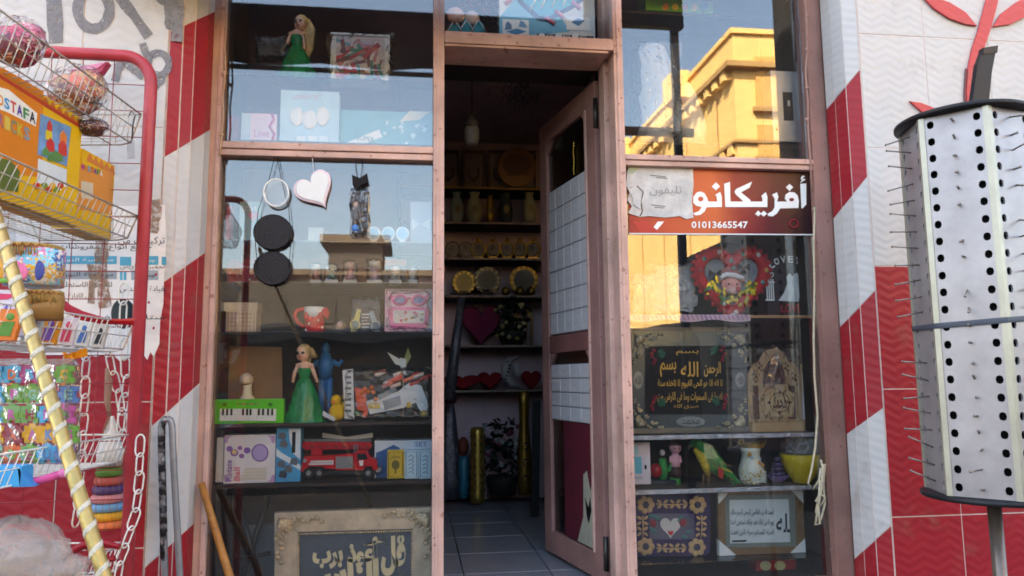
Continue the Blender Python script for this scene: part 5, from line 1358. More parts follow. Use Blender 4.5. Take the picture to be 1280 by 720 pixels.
# parrot: one continuous body, wings and tail as children
t = T('parrot_ornament', 'green and yellow feathered parrot ornament leaning to the right', 'parrot', 893, 604, 0.19, SH['R3'])
feather = M('green_feather', (22, 120, 50), 0.7, vary=0.45, scale=30, bump=0.8, bscale=60)
yfe = M('yellow_feather', (190, 160, 40), 0.7, vary=0.35, scale=30, bump=0.8, bscale=60)
t.many('parrot_body', lambda mb: mb.tube([t.p(863, 556), t.p(869, 553), t.p(876, 557), t.p(884, 569), t.p(894, 581), t.p(906, 592), t.p(916, 601)], [3 * t.s, 6.4 * t.s, 8 * t.s, 13 * t.s, 12 * t.s, 7 * t.s, 3 * t.s], 16), feather)
t.many('breast', lambda mb: mb.tube([t.p(866, 560, -.02), t.p(873, 570, -.03), t.p(879, 583, -.03), t.p(883, 594, -.02)], [2.5 * t.s, 5.5 * t.s, 5 * t.s, 2.5 * t.s], 10), yfe)
t.many('beak', lambda mb: mb.tube([t.p(866, 556), t.p(861.5, 558), t.p(860.5, 562.5)], [3 * t.s, 2.2 * t.s, .4 * t.s], 8), C(90, 90, 80, 0.3))
t.ell('eye', 868, 553.5, 1.2, 1.2, black_p, dy=-6.2 * t.s, n=8, m=6)
for k in range(7): t.poly('wing_feather', [(884 + k * 2, 566 + k * 3), (893 + k * 3, 570 + k * 3.4), (902 + k * 3.2, 590 + k * 2.2), (894 + k * 3, 588 + k * 2)], (feather, feather, yfe)[k % 3] if k > 3 else feather, -13 * t.s - .0015 * k, -12 * t.s + .004, 0.001)
t.poly('red_patch', [(891, 582), (898, 586), (897, 597), (892, 594)], C(170, 40, 36, 0.7), -0.058, -0.054)
for k in range(4): t.poly('tail_feather', [(904 + k, 592), (910 + k, 590), (923 - k, 603), (918 - 2 * k, 606)], (yfe, feather, C(190, 60, 30, 0.7), feather)[k], -.02 - .003 * k, -.016)
for x in (880, 887): t.tube('leg', [(x, 592), (x - 1, 600), (x - 1, 606)], [1.6, 1.2, 1.6], C(120, 90, 60, 0.6))
t = T('ceramic_jug', 'white and gold ceramic jug vase with curled lip and flower relief', 'vase', 940, 603, 0.17, SH['R3'])
ivc = C(206, 204, 186, 0.2, vary=0.08)
t.lathe('jug_body', 940, [(11, 606), (14, 602), (16, 595), (15.4, 586), (12.6, 577), (11, 570), (11.4, 564), (13, 559)], ivc, n=28)
t.many('lip', lambda mb: mb.grid([[t.p(940 + 13 * math.cos(w), 559.2, 13 * t.s * math.sin(w)) for w in [2 * math.pi * k / 24 for k in range(25)]], [t.p(940 + (16 + 3 * math.cos(w)) * math.cos(w), 554 - 5 * max(0, math.cos(w)) ** 2, 14.5 * t.s * math.sin(w)) for w in [2 * math.pi * k / 24 for k in range(25)]]]), gold)
t.tube('curl', [(927, 557), (923.5, 553), (925, 549.5), (929, 550), (929.5, 553.5), (927, 554.5)], 1.5, gold)
t.tube('gold_rim', [(925, 556), (931, 561, -.03), (940, 562, -.035), (949, 558, -.025), (957, 549.5)], 1.1, gold)
for k in range(70):
    a = R(180 + random.uniform(5, 175)); y = random.uniform(587, 603); rr = 15.6 - abs(y - 594) * .12
    t.ell('relief_pebble', 940 + rr * math.cos(a), y, 1.6, 1.4, ivc if k % 3 else gold, rd=1.3, dy=rr * t.s * math.sin(a), n=7, m=5)
for x, y, r_ in ((932, 567, 3), (935, 571, 2.4), (943, 578, 3), (948, 580, 2.6), (940, 581, 2.2), (944, 572, 2)): t.ell('flower', x, y, r_, r_, C(190, 130, 50, 0.4) if r_ > 2.4 else C(170, 190, 196, 0.4), rd=1.2, dy=-11.6 * t.s, n=10, m=6)
t = T('lotus_candle', 'small purple lotus candle holder with a dark spiral top', 'candle holder', 972, 603, 0.18, SH['R3'])
for ring, (rr, h, lift) in enumerate(((15, 9, 0), (9, 12, .6))):
    for k in range(9):
        a = 2 * math.pi * k / 9 + ring * .35
        c0 = t.p(972, 603); dx, dy_ = math.cos(a), math.sin(a)
        base = Vector((c0.x, 0, 0.004)); d_ = Vector((dx, dy_, 0)); sd = Vector((-dy_, dx, 0))
        s_ = t.s
        pts = [base + d_ * 3 * s_ + sd * -2 * s_, base + d_ * rr * .6 * s_ + sd * -4 * s_ + Vector((0, 0, h * .4 * s_)), base + d_ * rr * s_ + Vector((0, 0, h * s_)), base + d_ * rr * .6 * s_ + sd * 4 * s_ + Vector((0, 0, h * .4 * s_)), base + d_ * 3 * s_ + sd * 2 * s_]
        MB().prism(pts, Vector((0, 0, 0.002))).build('petal', C(150, 120, 176, 0.4), t.e)
for k in range(4): t.lathe('tier', 972, [(9 - k * 1.3, 594 - k * 6), (8 - k * 1.3, 590 - k * 6), (4, 589.5 - k * 6)], C(76, 56, 92, 0.4), n=16)
t = T('yellow_bowl', 'yellow plastic bowl filled with a crumpled clear bag', 'bowl', 1003, 602, 0.18, SH['R3'])
t.lathe('bowl', 1003, [(11, 606), (12, 600), (19, 590), (24, 578), (25.5, 567), (24.6, 566.6), (22, 579), (12, 596)], C(206, 176, 30, 0.4, vary=0.06), n=32)
def crumple(t, part, cx, cy, rx, ry, rd, mat, n=22, m=14, amp=.22, dy=0.0):
    mb = MB(); c = t.p(cx, cy, dy)
    mb.ell(c, (rx * t.s, rd * t.s, ry * t.s), n, m, amp); mb.sm = [False] * len(mb.sm)
    return mb.build(part, mat, t.e)
crumple(t, 'plastic_bag', 1003, 562, 24, 15, 18, cloud); crumple(t, 'plastic_bag', 990, 558, 16, 11, 12, film, dy=-.02)
t.tube('white_coil', [(990, 566), (995, 554), (1003, 551), (1006, 558), (1001, 565)], 1.4, C(190, 186, 186, 0.4), dy=-.03)

# bottom shelf: floral tray and white verse frame
t = T('floral_frame', 'purple velvet frame with gold flowers and heart picture', 'picture frame', 840, 696, 0.20, SH['R4'])
t.poly('board', [(792, 618), (798, 613), (882, 612), (888, 618), (888, 690), (883, 695.5), (797, 696), (792, 690)], M('purple_velvet', (62, 44, 78), 0.95, vary=0.3, scale=20, bump=0.4), 0.0, 0.02, 0.002)
gt = C(200, 160, 110, 0.5, vary=0.15)
for cx, cy in ((807, 631), (872, 631), (807, 683), (871, 684)):
    for k in range(7): t.ell('petal', cx + 7.4 * math.cos(k * .898), cy + 7.4 * math.sin(k * .898), 4.2, 4.2, gt, rd=1.4, dy=-.001, n=10, m=6)
    t.ell('flower_heart', cx, cy, 4.4, 4.4, C(70, 60, 80, 0.6), rd=2, dy=-.003, n=12, m=7)
def vine(a, b, n):
    for k in range(n):
        u = (k + .5) / n; x, y = a[0] + (b[0] - a[0]) * u, a[1] + (b[1] - a[1]) * u
        for s_ in (-1, 1): t.ell('vine_leaf', x + (0 if abs(a[0] - b[0]) < 5 else 0) + (4 * s_ if abs(a[0] - b[0]) < 5 else 0), y + (3.2 * s_ if abs(a[0] - b[0]) >= 5 else 0), 3.6, 1.9, gt, rd=1, dy=-.0006, n=9, m=5, rot=35 * s_ if k % 2 else -35 * s_)
    t.tube('vine', [a, ((a[0] + b[0]) / 2 + 1, (a[1] + b[1]) / 2 + 1), b], 0.9, gt, dy=-.001, n=5)
vine((820, 630), (860, 630), 5); vine((820, 685), (858, 685), 5); vine((803, 644), (803, 671), 4); vine((877, 644), (876, 672), 4)
t.poly('picture', [(812, 642), (868, 642), (868, 674), (812, 674)], C(96, 90, 104, 0.5), -0.001, 0.004)
t.poly('white_heart', heart(838, 658, 26, 26, 24), C(206, 196, 186, 0.5), -0.0024, 0.0); t.poly('red_heart', heart(838, 666, 7, 7, 16), C(190, 50, 50, 0.4), -0.004, -0.001)
for x, y in ((816, 654), (853, 653)): t.ell('red_rose', x, y, 5, 5, C(150, 40, 52, 0.6), rd=2, dy=-.002, noise=.1)
for k in range(12): t.ell('leaf', random.choice([random.uniform(812, 824), random.uniform(846, 866)]), random.uniform(644, 673), 4, 2.2, C(70, 120, 110, 0.6), rd=1, dy=-.0015, n=9, m=5, rot=random.uniform(-60, 60))
t = T('verse_picture', 'white and bronze octagonal corner frame with black Arabic verse lines', 'picture frame', 951, 694, 0.19, SH['R4'])
bz = M('bronze_moulding', (140, 108, 72), 0.45, metal=0.4, vary=0.25, scale=20); gv = C(120, 126, 116, 0.5, vary=0.2)
for a in (((897, 609), (1003, 607.5), (994, 618), (906, 619)), ((897, 609), (906, 619), (908, 685), (899, 695)), ((1003, 607.5), (1007, 692), (996, 683), (994, 618)), ((899, 695), (908, 685), (996, 683), (1007, 692))): t.poly('frame_bar', a, bz, 0.0, 0.022, 0.002)
for a in (((906, 619), (994, 618), (987, 624), (912, 625)), ((906, 619), (912, 625), (913, 680), (908, 685)), ((994, 618), (996, 683), (989, 678), (987, 624)), ((908, 685), (913, 680), (989, 678), (996, 683))): t.poly('inner_band', a, gv, 0.003, 0.018, 0.001)
t.poly('panel', [(911, 624), (988, 623), (990, 679), (912, 681)], C(206, 212, 210, 0.4), 0.008, 0.014)
for a in (((897, 608.5), (918, 608), (898, 630)), ((1003, 607), (984, 607.5), (1004, 629)), ((899, 695.5), (898.5, 675), (920, 695)), ((1007, 692.5), (1006, 673), (988, 693))): t.poly('corner_cap', a, white_p, -0.003, 0.024, 0.001)
ink = C(44, 46, 48, 0.6)
for k, body in enumerate(('الحمد لله رب العالمين الرحمن الرحيم مالك', 'يوم الدين اياك نعبد واياك نستعين اهدنا', 'الصراط المستقيم صراط الذين انعمت')): t.text('verse_line', body, 914, 636.5 + k * 12.5, 968, 647 + k * 12.5, ink, 0.0065, bold=0.015)
t.text('large_lettering', 'لله', 971, 642, 991, 666, ink, 0.0065, bold=0.02)
t.box('print_line', 916, 679 - 3, 934, 677.5, ink, 0.0065, 0.009, 0)
t = carton('patterned_box', 'small red box with two gold rosettes under the verse frame', 'box', 946, 698, 996, 740, 0.2, SH['R5'], (150, 34, 36), 0.08)
for x in (957, 975): t.poly('rosette', ellipse(x, 707, 7, 6, 16), C(180, 170, 120, 0.5), -0.0012, 0.001)
t.tube('border', [(948, 700), (994, 699), (994, 716), (948, 716)], 0.5, C(200, 160, 100, 0.5), dy=-.001, closed=True, n=4)
t = T('rope_cord', 'cream twisted cord hanging beside the right post and knotted in loops', 'cord', 1020, 250, -0.035, None)
rope = M('cream_rope', (206, 190, 160), 0.9, vary=0.25, scale=80, bump=0.6, bscale=220)
t.tube('hanging_strand', [(1016, 262), (1019, 258), (1017, 300), (1018, 360), (1017, 420), (1018, 470), (1022, 520), (1019, 560), (1014, 590), (1010, 604), (1016, 612), (1024, 600), (1026, 585)], 1.3, rope, n=7)
t.tube('loop', [(1026, 575), (1030, 590), (1024, 618), (1020, 640), (1026, 650), (1031, 630), (1029, 605), (1031, 580)], 1.3, rope, n=7)
t.tube('loop', [(1028, 580), (1026, 610), (1022, 632), (1024, 654), (1018, 656), (1022, 630), (1024, 600)], 1.2, rope, dy=-.006, n=7)
t.tube('loop', [(1022, 615), (1030, 622), (1024, 632), (1018, 626), (1024, 616)], 1.1, rope, dy=-.01, n=7)
t = T('power_cable', 'pinkish cable clipped up the right post beside the upper pane', 'cable', 1010, 180, -0.006, None)
cab = M('painted_cable', (170, 130, 118), 0.6, vary=0.2, scale=30)
t.tube('cable', [(1005, -10), (1008, 20), (1009, 60), (1007, 90), (1010, 130), (1010, 160), (1013, 200), (1015, 240)], 1.3, cab, n=7)
for y in (20, 62, 110, 150): t.ell('clip', 1008.5, y, 2.6, 3.2, cab, rd=2, n=9, m=6)
t = T('power_cable', 'beige cable with knots running down the left post', 'cable', 278, 180, -0.014, None)
cab2 = M('beige_cable', (186, 150, 124), 0.6, vary=0.2, scale=30)
t.tube('cable', [(284, -10), (283, 30), (281, 60), (282, 90), (278.5, 120), (279, 150), (276, 180), (274, 195)], 1.2, cab2, n=7)
for y in (92, 168): t.ell('knot', 279.5 if y < 100 else 277, y, 2.8, 2.6, cab2, rd=2.5, n=9, m=6)

# ------------------------------------------------------------------ open door
HX, HY = XD0 - 0.035, 0.215
far = at(676, 300, 0.90)
dd = Vector((far.x - HX, far.y - HY, 0)); DW = dd.length; dd.normalize()
dn = Vector((dd.y, -dd.x, 0))                    # door thickness direction
if dn.x > 0: dn = -dn                            # visible face looks to the left
door = bpy.data.objects.new('shop_door', None); COL.objects.link(door)
door.location = (HX, HY, FZ)
door.rotation_euler = (0, 0, math.atan2(dd.y, dd.x))
tag(door, 'pink wooden glazed door standing open into the shop', 'door')
DZ1 = at_plane(752, 92, (HX, HY, 0), dn).z - FZ
TH = 0.042
# door space: x along the leaf, y = towards the back face, z up
face = 1 if (Matrix.Rotation(door.rotation_euler.z, 3, 'Z') @ Vector((0, 1, 0))).dot(dn) > 0 else -1
def dq(px, py):
    p = at_plane(px, py, Vector((HX, HY, 0)), dn) - Vector((HX, HY, FZ))
    return Vector((p.dot(dd), 0, p.z))
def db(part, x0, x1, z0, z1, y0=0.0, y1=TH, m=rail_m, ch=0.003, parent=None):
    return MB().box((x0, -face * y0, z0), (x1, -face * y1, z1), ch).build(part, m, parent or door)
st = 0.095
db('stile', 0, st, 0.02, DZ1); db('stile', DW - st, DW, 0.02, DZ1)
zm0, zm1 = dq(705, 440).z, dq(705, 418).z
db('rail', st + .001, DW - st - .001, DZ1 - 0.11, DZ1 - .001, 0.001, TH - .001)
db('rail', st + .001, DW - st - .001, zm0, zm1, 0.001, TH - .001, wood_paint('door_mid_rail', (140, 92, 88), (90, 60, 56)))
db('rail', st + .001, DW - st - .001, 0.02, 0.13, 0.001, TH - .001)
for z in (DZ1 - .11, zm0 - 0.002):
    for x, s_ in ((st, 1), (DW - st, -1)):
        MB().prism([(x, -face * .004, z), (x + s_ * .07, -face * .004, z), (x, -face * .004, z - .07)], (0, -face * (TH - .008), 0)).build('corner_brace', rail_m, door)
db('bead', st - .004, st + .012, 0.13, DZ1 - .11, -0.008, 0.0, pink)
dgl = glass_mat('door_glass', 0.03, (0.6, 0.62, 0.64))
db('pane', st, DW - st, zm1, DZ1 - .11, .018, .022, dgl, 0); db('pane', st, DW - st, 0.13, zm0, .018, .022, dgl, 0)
foam = M('embossed_foam', (196, 193, 195), 0.45, vary=0.12, scale=10, bump=0.3, bscale=40)
def sheet(z0, z1, nr, nc, slant=0.0):
    x0, x1 = st + .006, DW - st - .01
    sh = db('foam_sheet', x0, x1, z0, z1, .010, .0175, C(160, 160, 170, 0.6), 0)
    bw, bh = (x1 - x0) / nc, (z1 - z0) / nr
    me = MB().box((.004, -face * .004, .003), (bw - .004, -face * .0098, bh - .003), .004).mesh('foam_brick'); me.materials.append(foam)
    for r in range(nr):
        for c in range(nc): link('foam_brick', me, None, sh, (x0 + c * bw, 0, z0 + r * bh), None)
sheet(zm1 + .006, dq(712, 224).z, 7, 5)
zs = dq(712, 527).z
sheet(zs, zm0 - .06, 4, 4)
db('red_cloth', st + .004, DW - st - .16, 0.14, zs - .004, .006, .012, M('maroon_cloth', (96, 24, 40), 0.9, vary=0.3), 0)
zb0 = 0.14
MB().prism([(st + .02, -face * .0035, zb0), (st + .02, -face * .0035, zb0 + .30), (st + .05, -face * .0035, zb0 + .24), (st + .085, -face * .0035, zb0 + .33), (st + .12, -face * .0035, zb0 + .31), (st + .13, -face * .0035, zb0 + .12), (st + .2, -face * .0035, zb0)], (0, -face * .002, 0)).build('torn_sticker', C(176, 170, 150, 0.7, vary=0.2), door)
MB().prism([(st + .04, -face * .002, zb0 + .16), (st + .05, -face * .002, zb0 + .22), (st + .07, -face * .002, zb0 + .17), (st + .105, -face * .002, zb0 + .21), (st + .09, -face * .002, zb0 + .13), (st + .07, -face * .002, zb0 + .1)], (0, -face * .001, 0)).build('bird_print', black_p, door)
hm = C(70, 66, 64, 0.4, metal=0.7)
for py in (142, 692):
    z = at(755, py, HY).z - FZ
    hg = MB().lathe([(.011, z - .07), (.011, z + .07)], 12, (-0.004, -0.002)).build('hinge', hm, door)
    MB().box((.0, -.006, z - .065), (.05, -.001, z + .065), .001).build('hinge_leaf', hm, hg)
ch = MB()
for k in range(12): ch.ell((st + .17 + .004 * math.sin(k), -face * .009, dq(712, 224).z + .02 + k * .014), (.004, .004, .008), 7, 5)
ch.build('hanging_chain', brass, door)

brass = M('shaded_brass', (150, 116, 54), 0.36, metal=0.8, vary=0.3, scale=16)  # brass with the dimness of the interior put into its colour
# ------------------------------------------------------------------ shop interior seen through the doorway
IY = 2.55
def iz(py, Y=IY): return Z(610, py, Y)
shx0, shx1 = X(500, 400, IY), X(740, 400, IY)
su = bpy.data.objects.new('wall_shelving', None); COL.objects.link(su); su.location = ((shx0 + shx1) / 2, BACK_Y - .01, FZ)
tag(su, 'dark wall shelving with bright trim seen through the doorway', 'shelving')
OS = Vector(su.location)
trim = M('beaded_trim', (150, 130, 120), 0.35, metal=0.4, vary=0.5, scale=60, bump=0.7, bscale=150)
ISH = {}
for py in (238, 281, 325, 371, 432, 487):
    z = iz(py); ISH[py] = z
    MB().box(Vector((shx0, IY - .1, z - .018)) - OS, Vector((shx1, BACK_Y - .005, z)) - OS, .001).build('shelf', dark_wood, su)
    MB().box(Vector((shx0, IY - .108, z - .016)) - OS, Vector((shx1, IY - .101, z - .002)) - OS, .001).build('trim', trim if py != 238 else C(160, 120, 50, 0.4), su)
for x in (shx0 - .02, shx1):
    MB().box(Vector((x, IY - .1, FZ)) - OS, Vector((x + .018, BACK_Y - .005, iz(120))) - OS).build('upright', dark_wood, su)
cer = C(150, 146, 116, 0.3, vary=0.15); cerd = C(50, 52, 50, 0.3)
def vase(cx, w, top, base, rgbm, label, nm='vase'):
    t = T(nm, label, 'vase', cx, base, IY - .02, ISH[base])
    h = base - top
    t.lathe('vase_body', cx, [(w * .6, base), (w * .9, base - h * .25), (w, base - h * .5), (w * .75, base - h * .75), (w * .5, base - h * .88), (w * .7, top)], rgbm, n=20)
    t.poly('painted_motif', ellipse(cx, base - h * .45, w * .35, h * .14, 12), C(120, 100, 60, 0.5), -w * t.s * 1.02, -w * t.s * .95)
    return t
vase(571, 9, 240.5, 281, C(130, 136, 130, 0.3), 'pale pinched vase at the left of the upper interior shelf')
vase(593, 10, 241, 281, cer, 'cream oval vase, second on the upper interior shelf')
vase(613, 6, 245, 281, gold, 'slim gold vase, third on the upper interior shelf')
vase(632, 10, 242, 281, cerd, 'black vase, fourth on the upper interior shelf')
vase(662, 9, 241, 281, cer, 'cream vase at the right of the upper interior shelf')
for k, cx in enumerate((560, 592, 624, 656)):
    t = T('framed_print', 'dim framed print in the top interior row, %s from the left' % ('first', 'second', 'third', 'fourth')[k], 'picture', cx, 237, IY + .05, ISH[238], 'dim framed prints')
    t.box('frame', cx - 14, 187, cx + 14, 238.5, C(70, 50, 44, 0.5), 0.0, .02)
    t.box('print', cx - 11, 192, cx + 11, 234, C(120, 106, 104, 0.6), -.002, .001, 0)
    for j in (-1, 1): t.tube('wreath_print', [(cx, 226), (cx + 6 * j, 220), (cx + 6 * j, 211)], 1.2, C(76, 60, 56, 0.6), dy=-.003, n=5)
t = T('round_plaque', 'large oval ornate plaque hanging before the top interior row', 'plaque', 644, 237, IY - .05, ISH[238])
t.poly('plaque_rim', ellipse(646, 209, 24, 25, 28), C(120, 86, 54, 0.4, metal=0.3), 0.0, .02, .004); t.poly('plaque_face', ellipse(646, 205, 18, 13, 24), C(90, 60, 48, 0.5), -.004, .0)
t.text('lettering', 'الله محمد', 634, 212, 660, 220, black_p, -.003)
t = T('ceiling_lantern', 'small white glass lantern with cap hanging in the shop', 'lantern', 590, 180, 1.3, None)
t.lathe('glass_shade', 590, [(6, 181), (9, 176), (9.5, 164), (8, 158)], C(150, 146, 142, 0.3), n=20)
t.lathe('cap', 590, [(10, 158), (8, 153), (3, 148), (1, 143)], C(110, 100, 96, 0.4), n=20)
t.tube('cord', [(590, 143), (590, 84)], .6, black_p, n=5)
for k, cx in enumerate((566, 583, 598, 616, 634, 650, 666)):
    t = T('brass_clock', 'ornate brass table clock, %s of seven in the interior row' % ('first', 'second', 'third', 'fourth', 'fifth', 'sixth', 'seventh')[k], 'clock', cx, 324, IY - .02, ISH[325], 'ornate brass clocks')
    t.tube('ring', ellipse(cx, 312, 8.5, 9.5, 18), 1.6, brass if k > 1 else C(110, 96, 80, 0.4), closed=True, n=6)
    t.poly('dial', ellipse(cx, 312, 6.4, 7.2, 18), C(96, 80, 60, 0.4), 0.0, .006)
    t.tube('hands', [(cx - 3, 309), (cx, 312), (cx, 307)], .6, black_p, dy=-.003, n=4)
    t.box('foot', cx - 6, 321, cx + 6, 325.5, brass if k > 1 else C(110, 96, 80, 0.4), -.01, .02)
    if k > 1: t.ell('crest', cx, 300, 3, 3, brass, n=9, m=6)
def plate(cx, cy, r, m, label, face):
    t = T('brass_plate', label, 'plate', cx, cy + r, IY + .02, ISH[371])
    t.poly('plate_rim', ellipse(cx, cy, r, r, 30), m, 0.0, .012, .004); t.poly('plate_face', ellipse(cx, cy, r * .72, r * .74, 28), face, -.003, .001)
    for k in range(14): t.ell('boss', cx + r * .86 * math.cos(k * .449), cy + r * .86 * math.sin(k * .449), r * .08, r * .08, brass, rd=r * .06, dy=-.003, n=7, m=5)
    t.box('stand', cx - r * .4, cy + r * .7, cx + r * .4, 371.5, dark_wood, -.006, -.002, 0)
plate(580, 353, 15, brass, 'round brass boss plate at the left of the plate shelf', C(110, 88, 44, 0.4, metal=0.5))
plate(609, 350, 17, C(110, 96, 70, 0.35, metal=0.6), 'dark brass pierced plate, middle of the plate shelf', C(70, 60, 44, 0.4, metal=0.4))
plate(655, 350, 18, brass, 'large brass rimmed plate with dark face at the right', C(50, 46, 40, 0.3, metal=0.4))
for k, cx in enumerate((632, 650, 664)):
    t = T('brass_bell', '%s tiny shiny brass ball in front of the plates' % ('left', 'middle', 'right')[k], 'ornament', cx, 370, IY - .06, ISH[371], 'tiny brass balls')
    t.ell('ball', cx, 364, 5.5, 6, brass); t.lathe('foot', cx, [(3.5, 371.5), (2.5, 369)], brass, n=12)
t = T('pink_heart_cushion', 'large dusky pink heart cushion on the interior shelf', 'cushion', 601, 430, IY - .02, ISH[432])
t.poly('cushion', heart(601, 404, 48, 50, 36), C(110, 30, 60, 0.9, bump=0.4), -.02, .06, .012)
t.tube('piping', heart(601, 404, 48, 50, 36), 1.0, C(70, 16, 36, 0.9), dy=-.004, closed=True, n=6)
def flowers(name, label, cx, cy, w, h, base, z, Y, cols, n=46, dark=(24, 36, 30)):
    t = T(name, label, 'flowers', cx, base, Y, z)
    t.lathe('pot', cx, [(w * .3, base), (w * .42, base - h * .25), (w * .4, base - h * .28)], C(36, 32, 32, 0.6), n=16)
    def lf(mb):
        for k in range(170):
            a, b = random.uniform(0, 6.28), random.uniform(-1, 1)
            p = t.p(cx + w * .5 * math.cos(a) * random.uniform(.2, 1), cy + h * .4 * b, w * .4 * t.s * math.sin(a))
            u = Vector((random.uniform(-1, 1), random.uniform(-1, 1), random.uniform(-1, 1))).normalized() * w * .2 * t.s
            v = u.cross(Vector((random.uniform(-1, 1), random.uniform(-1, 1), 1))).normalized() * w * .08 * t.s
            mb.add([p, p + u * .5 + v, p + u, p + u * .5 - v], [(0, 1, 2, 3)])
    t.many('leaves', lf, C(*dark, 0.7, vary=0.3))
    for k in range(n):
        a, b = random.uniform(0, 6.28), random.uniform(-1, 1)
        t.ell('blossom', cx + w * .48 * math.cos(a), cy + h * .4 * b, w * .07, w * .06, C(*random.choice(cols), 0.6), dy=-w * .38 * t.s * abs(math.sin(a)), n=7, m=5, noise=.15)
flowers('flower_pot', 'dark bunch of small cream flowers beside the pink heart cushion', 640, 400, 44, 60, 431, ISH[432], IY - .03, [(150, 140, 90), (170, 160, 120), (120, 110, 60)], 14)
t = T('gold_bird_cage', 'small gold wire ornament on the interior shelf right side', 'ornament', 654, 398, IY - .08, ISH[432])
for k in range(6): t.tube('wire', [(654 + 11 * math.cos(k * .52), 431), (654 + 12 * math.cos(k * .52), 396), (654, 382)], .9, gold, dy=10 * t.s * math.sin(k * .52), n=5)
for k, (cx, rx, ry, lab) in enumerate(((578, 24, 9, 'left'), (612, 15, 11, 'middle'), (664, 12, 12, 'right'))):
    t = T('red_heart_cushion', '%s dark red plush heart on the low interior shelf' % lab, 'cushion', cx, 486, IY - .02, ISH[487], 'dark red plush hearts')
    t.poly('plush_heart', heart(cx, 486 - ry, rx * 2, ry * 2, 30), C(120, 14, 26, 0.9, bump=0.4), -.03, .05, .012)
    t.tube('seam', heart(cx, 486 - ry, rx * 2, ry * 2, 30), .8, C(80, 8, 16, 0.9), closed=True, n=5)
t = T('crescent_ornament', 'white pierced crescent moon ornament on the low interior shelf', 'ornament', 640, 486, IY - .07, ISH[487])
t.tube('crescent', [(648, 446), (638, 449), (632, 458), (632, 470), (639, 480), (650, 483)], [1.5, 4, 6, 6, 4.5, 1.5], C(150, 146, 146, 0.4), n=10)
for k in range(7): t.ell('pierced_dot', 634 + 2.4 * math.sin(k), 452 + k * 4.4, 1.3, 1.3, black_p, rd=.6, dy=-6 * t.s, n=7, m=5)
t.ell('small_figure', 646, 462, 5, 8, C(170, 166, 166, 0.4))
def wrapped_roll(label, x0, y0, x1, y1, r0, r1, Y, m):
    t = T('wrapped_bouquet', label, 'bouquet', x1, y1, Y, None)
    t.tube('wrapping', [(x0, y0), ((x0 + x1) / 2, (y0 + y1) / 2), (x1, y1)], [r0, (r0 + r1) / 2, r1], m, n=14)
    return t
silk = M('foil_wrap', (90, 92, 104), 0.25, metal=0.4, vary=0.5, scale=30, bump=0.8, bscale=60)
t = wrapped_roll('tall dark foil wrapped roll leaning at the left of the doorway', 577, 372, 561, 500, 4.5, 8, 2.1, silk)
t = T('cellophane_bouquet', 'tall bouquet wrapped in grey cellophane standing on the shop floor', 'bouquet', 564, 621, 2.42, FZ)
t.lathe('wrapping', 562, [(11, 623), (13, 600), (12, 560), (8, 520), (5, 503)], silk, n=18, wob=.06, lobes=5)
t.ell('dark_bloom', 562, 497, 9, 9, C(50, 20, 34, 0.8), noise=.15)
t = T('blue_bottle', 'blue bottle shape with reddish top on the floor behind the gold column', 'bottle', 580, 610, 2.5, FZ)
t.lathe('bottle_body', 580, [(7, 622), (7.5, 600), (7, 575), (5, 570)], C(40, 110, 130, 0.3), n=16); t.ell('red_top', 579, 558, 7, 12, C(110, 50, 40, 0.6))
t = T('gold_column', 'slim patterned gold column vase standing on the shop floor', 'column vase', 597, 621, 2.3, FZ)
t.lathe('column', 597, [(9, 628), (9.2, 620), (8.8, 560), (9, 540), (8, 535), (6, 534)], M('brushed_gold', (170, 140, 70), 0.35, metal=0.8, vary=0.35, scale=18, bump=0.3), n=24)
for r_ in range(8):
    for k in range(4): t.ell('stamped_motif', 597 + 8.9 * math.cos(R(200 + k * 47)), 545 + r_ * 9.6, 1.5, 2.2, C(80, 62, 28, 0.5), rd=.8, dy=8.9 * t.s * math.sin(R(200 + k * 47)), n=7, m=5)
flowers('potted_flowers', 'dark potted plant with pale blossoms standing on the shop floor', 628, 560, 50, 84, 618, FZ, 2.45, [(150, 150, 150), (110, 60, 76), (130, 140, 140), (90, 30, 44)], 22)
t = T('gold_vase', 'tall waisted gold floor vase with dark flower motifs', 'vase', 656, 612, 2.34, FZ)
t.lathe('vase_body', 656, [(8.5, 618), (9, 600), (9.2, 575), (8, 552), (6, 530), (6.5, 505), (7.5, 490), (6, 489)], brass, n=24)
for y in (557, 577, 597):
    for k in range(6): t.ell('motif_petal', 656 + 3.2 * math.cos(k * 1.05), y + 4 * math.sin(k * 1.05), 1.6, 1.2, black_p, rd=.6, dy=-9.4 * t.s if y > 560 else -8.7 * t.s, n=7, m=5, rot=60 * k)
t = T('dark_board', 'thin dark board leaning beside the gold vase', 'board', 672, 640, 1.9, FZ)
t.poly('board', [(664, 655), (666, 500), (676, 500), (674, 655)], black_board, 0.0, .02)
for k, (x, y, r_) in enumerate(((650, 112, 16), (664, 104, 11), (640, 122, 10))):
    pass
t = T('ceiling_garland', 'dark tinsel garland hanging under the shop ceiling', 'garland', 650, 130, 1.2, None)
def gar(mb):
    for k in range(160):
        x, y = random.gauss(652, 15), random.gauss(112, 11)
        p = t.p(x, y, random.uniform(-.05, .05)); q = p + Vector((random.uniform(-.04, .04), random.uniform(-.02, .02), random.uniform(-.06, .02)))
        mb.tube([p, q], .0018, 4)
tag(t.many('tinsel', gar, M('dim_tinsel', (90, 90, 96), 0.3, metal=0.6, vary=0.4)), kind='stuff')
t.tube('hook_wire', [(652, 112), (652, 70)], .5, black_p, n=4)

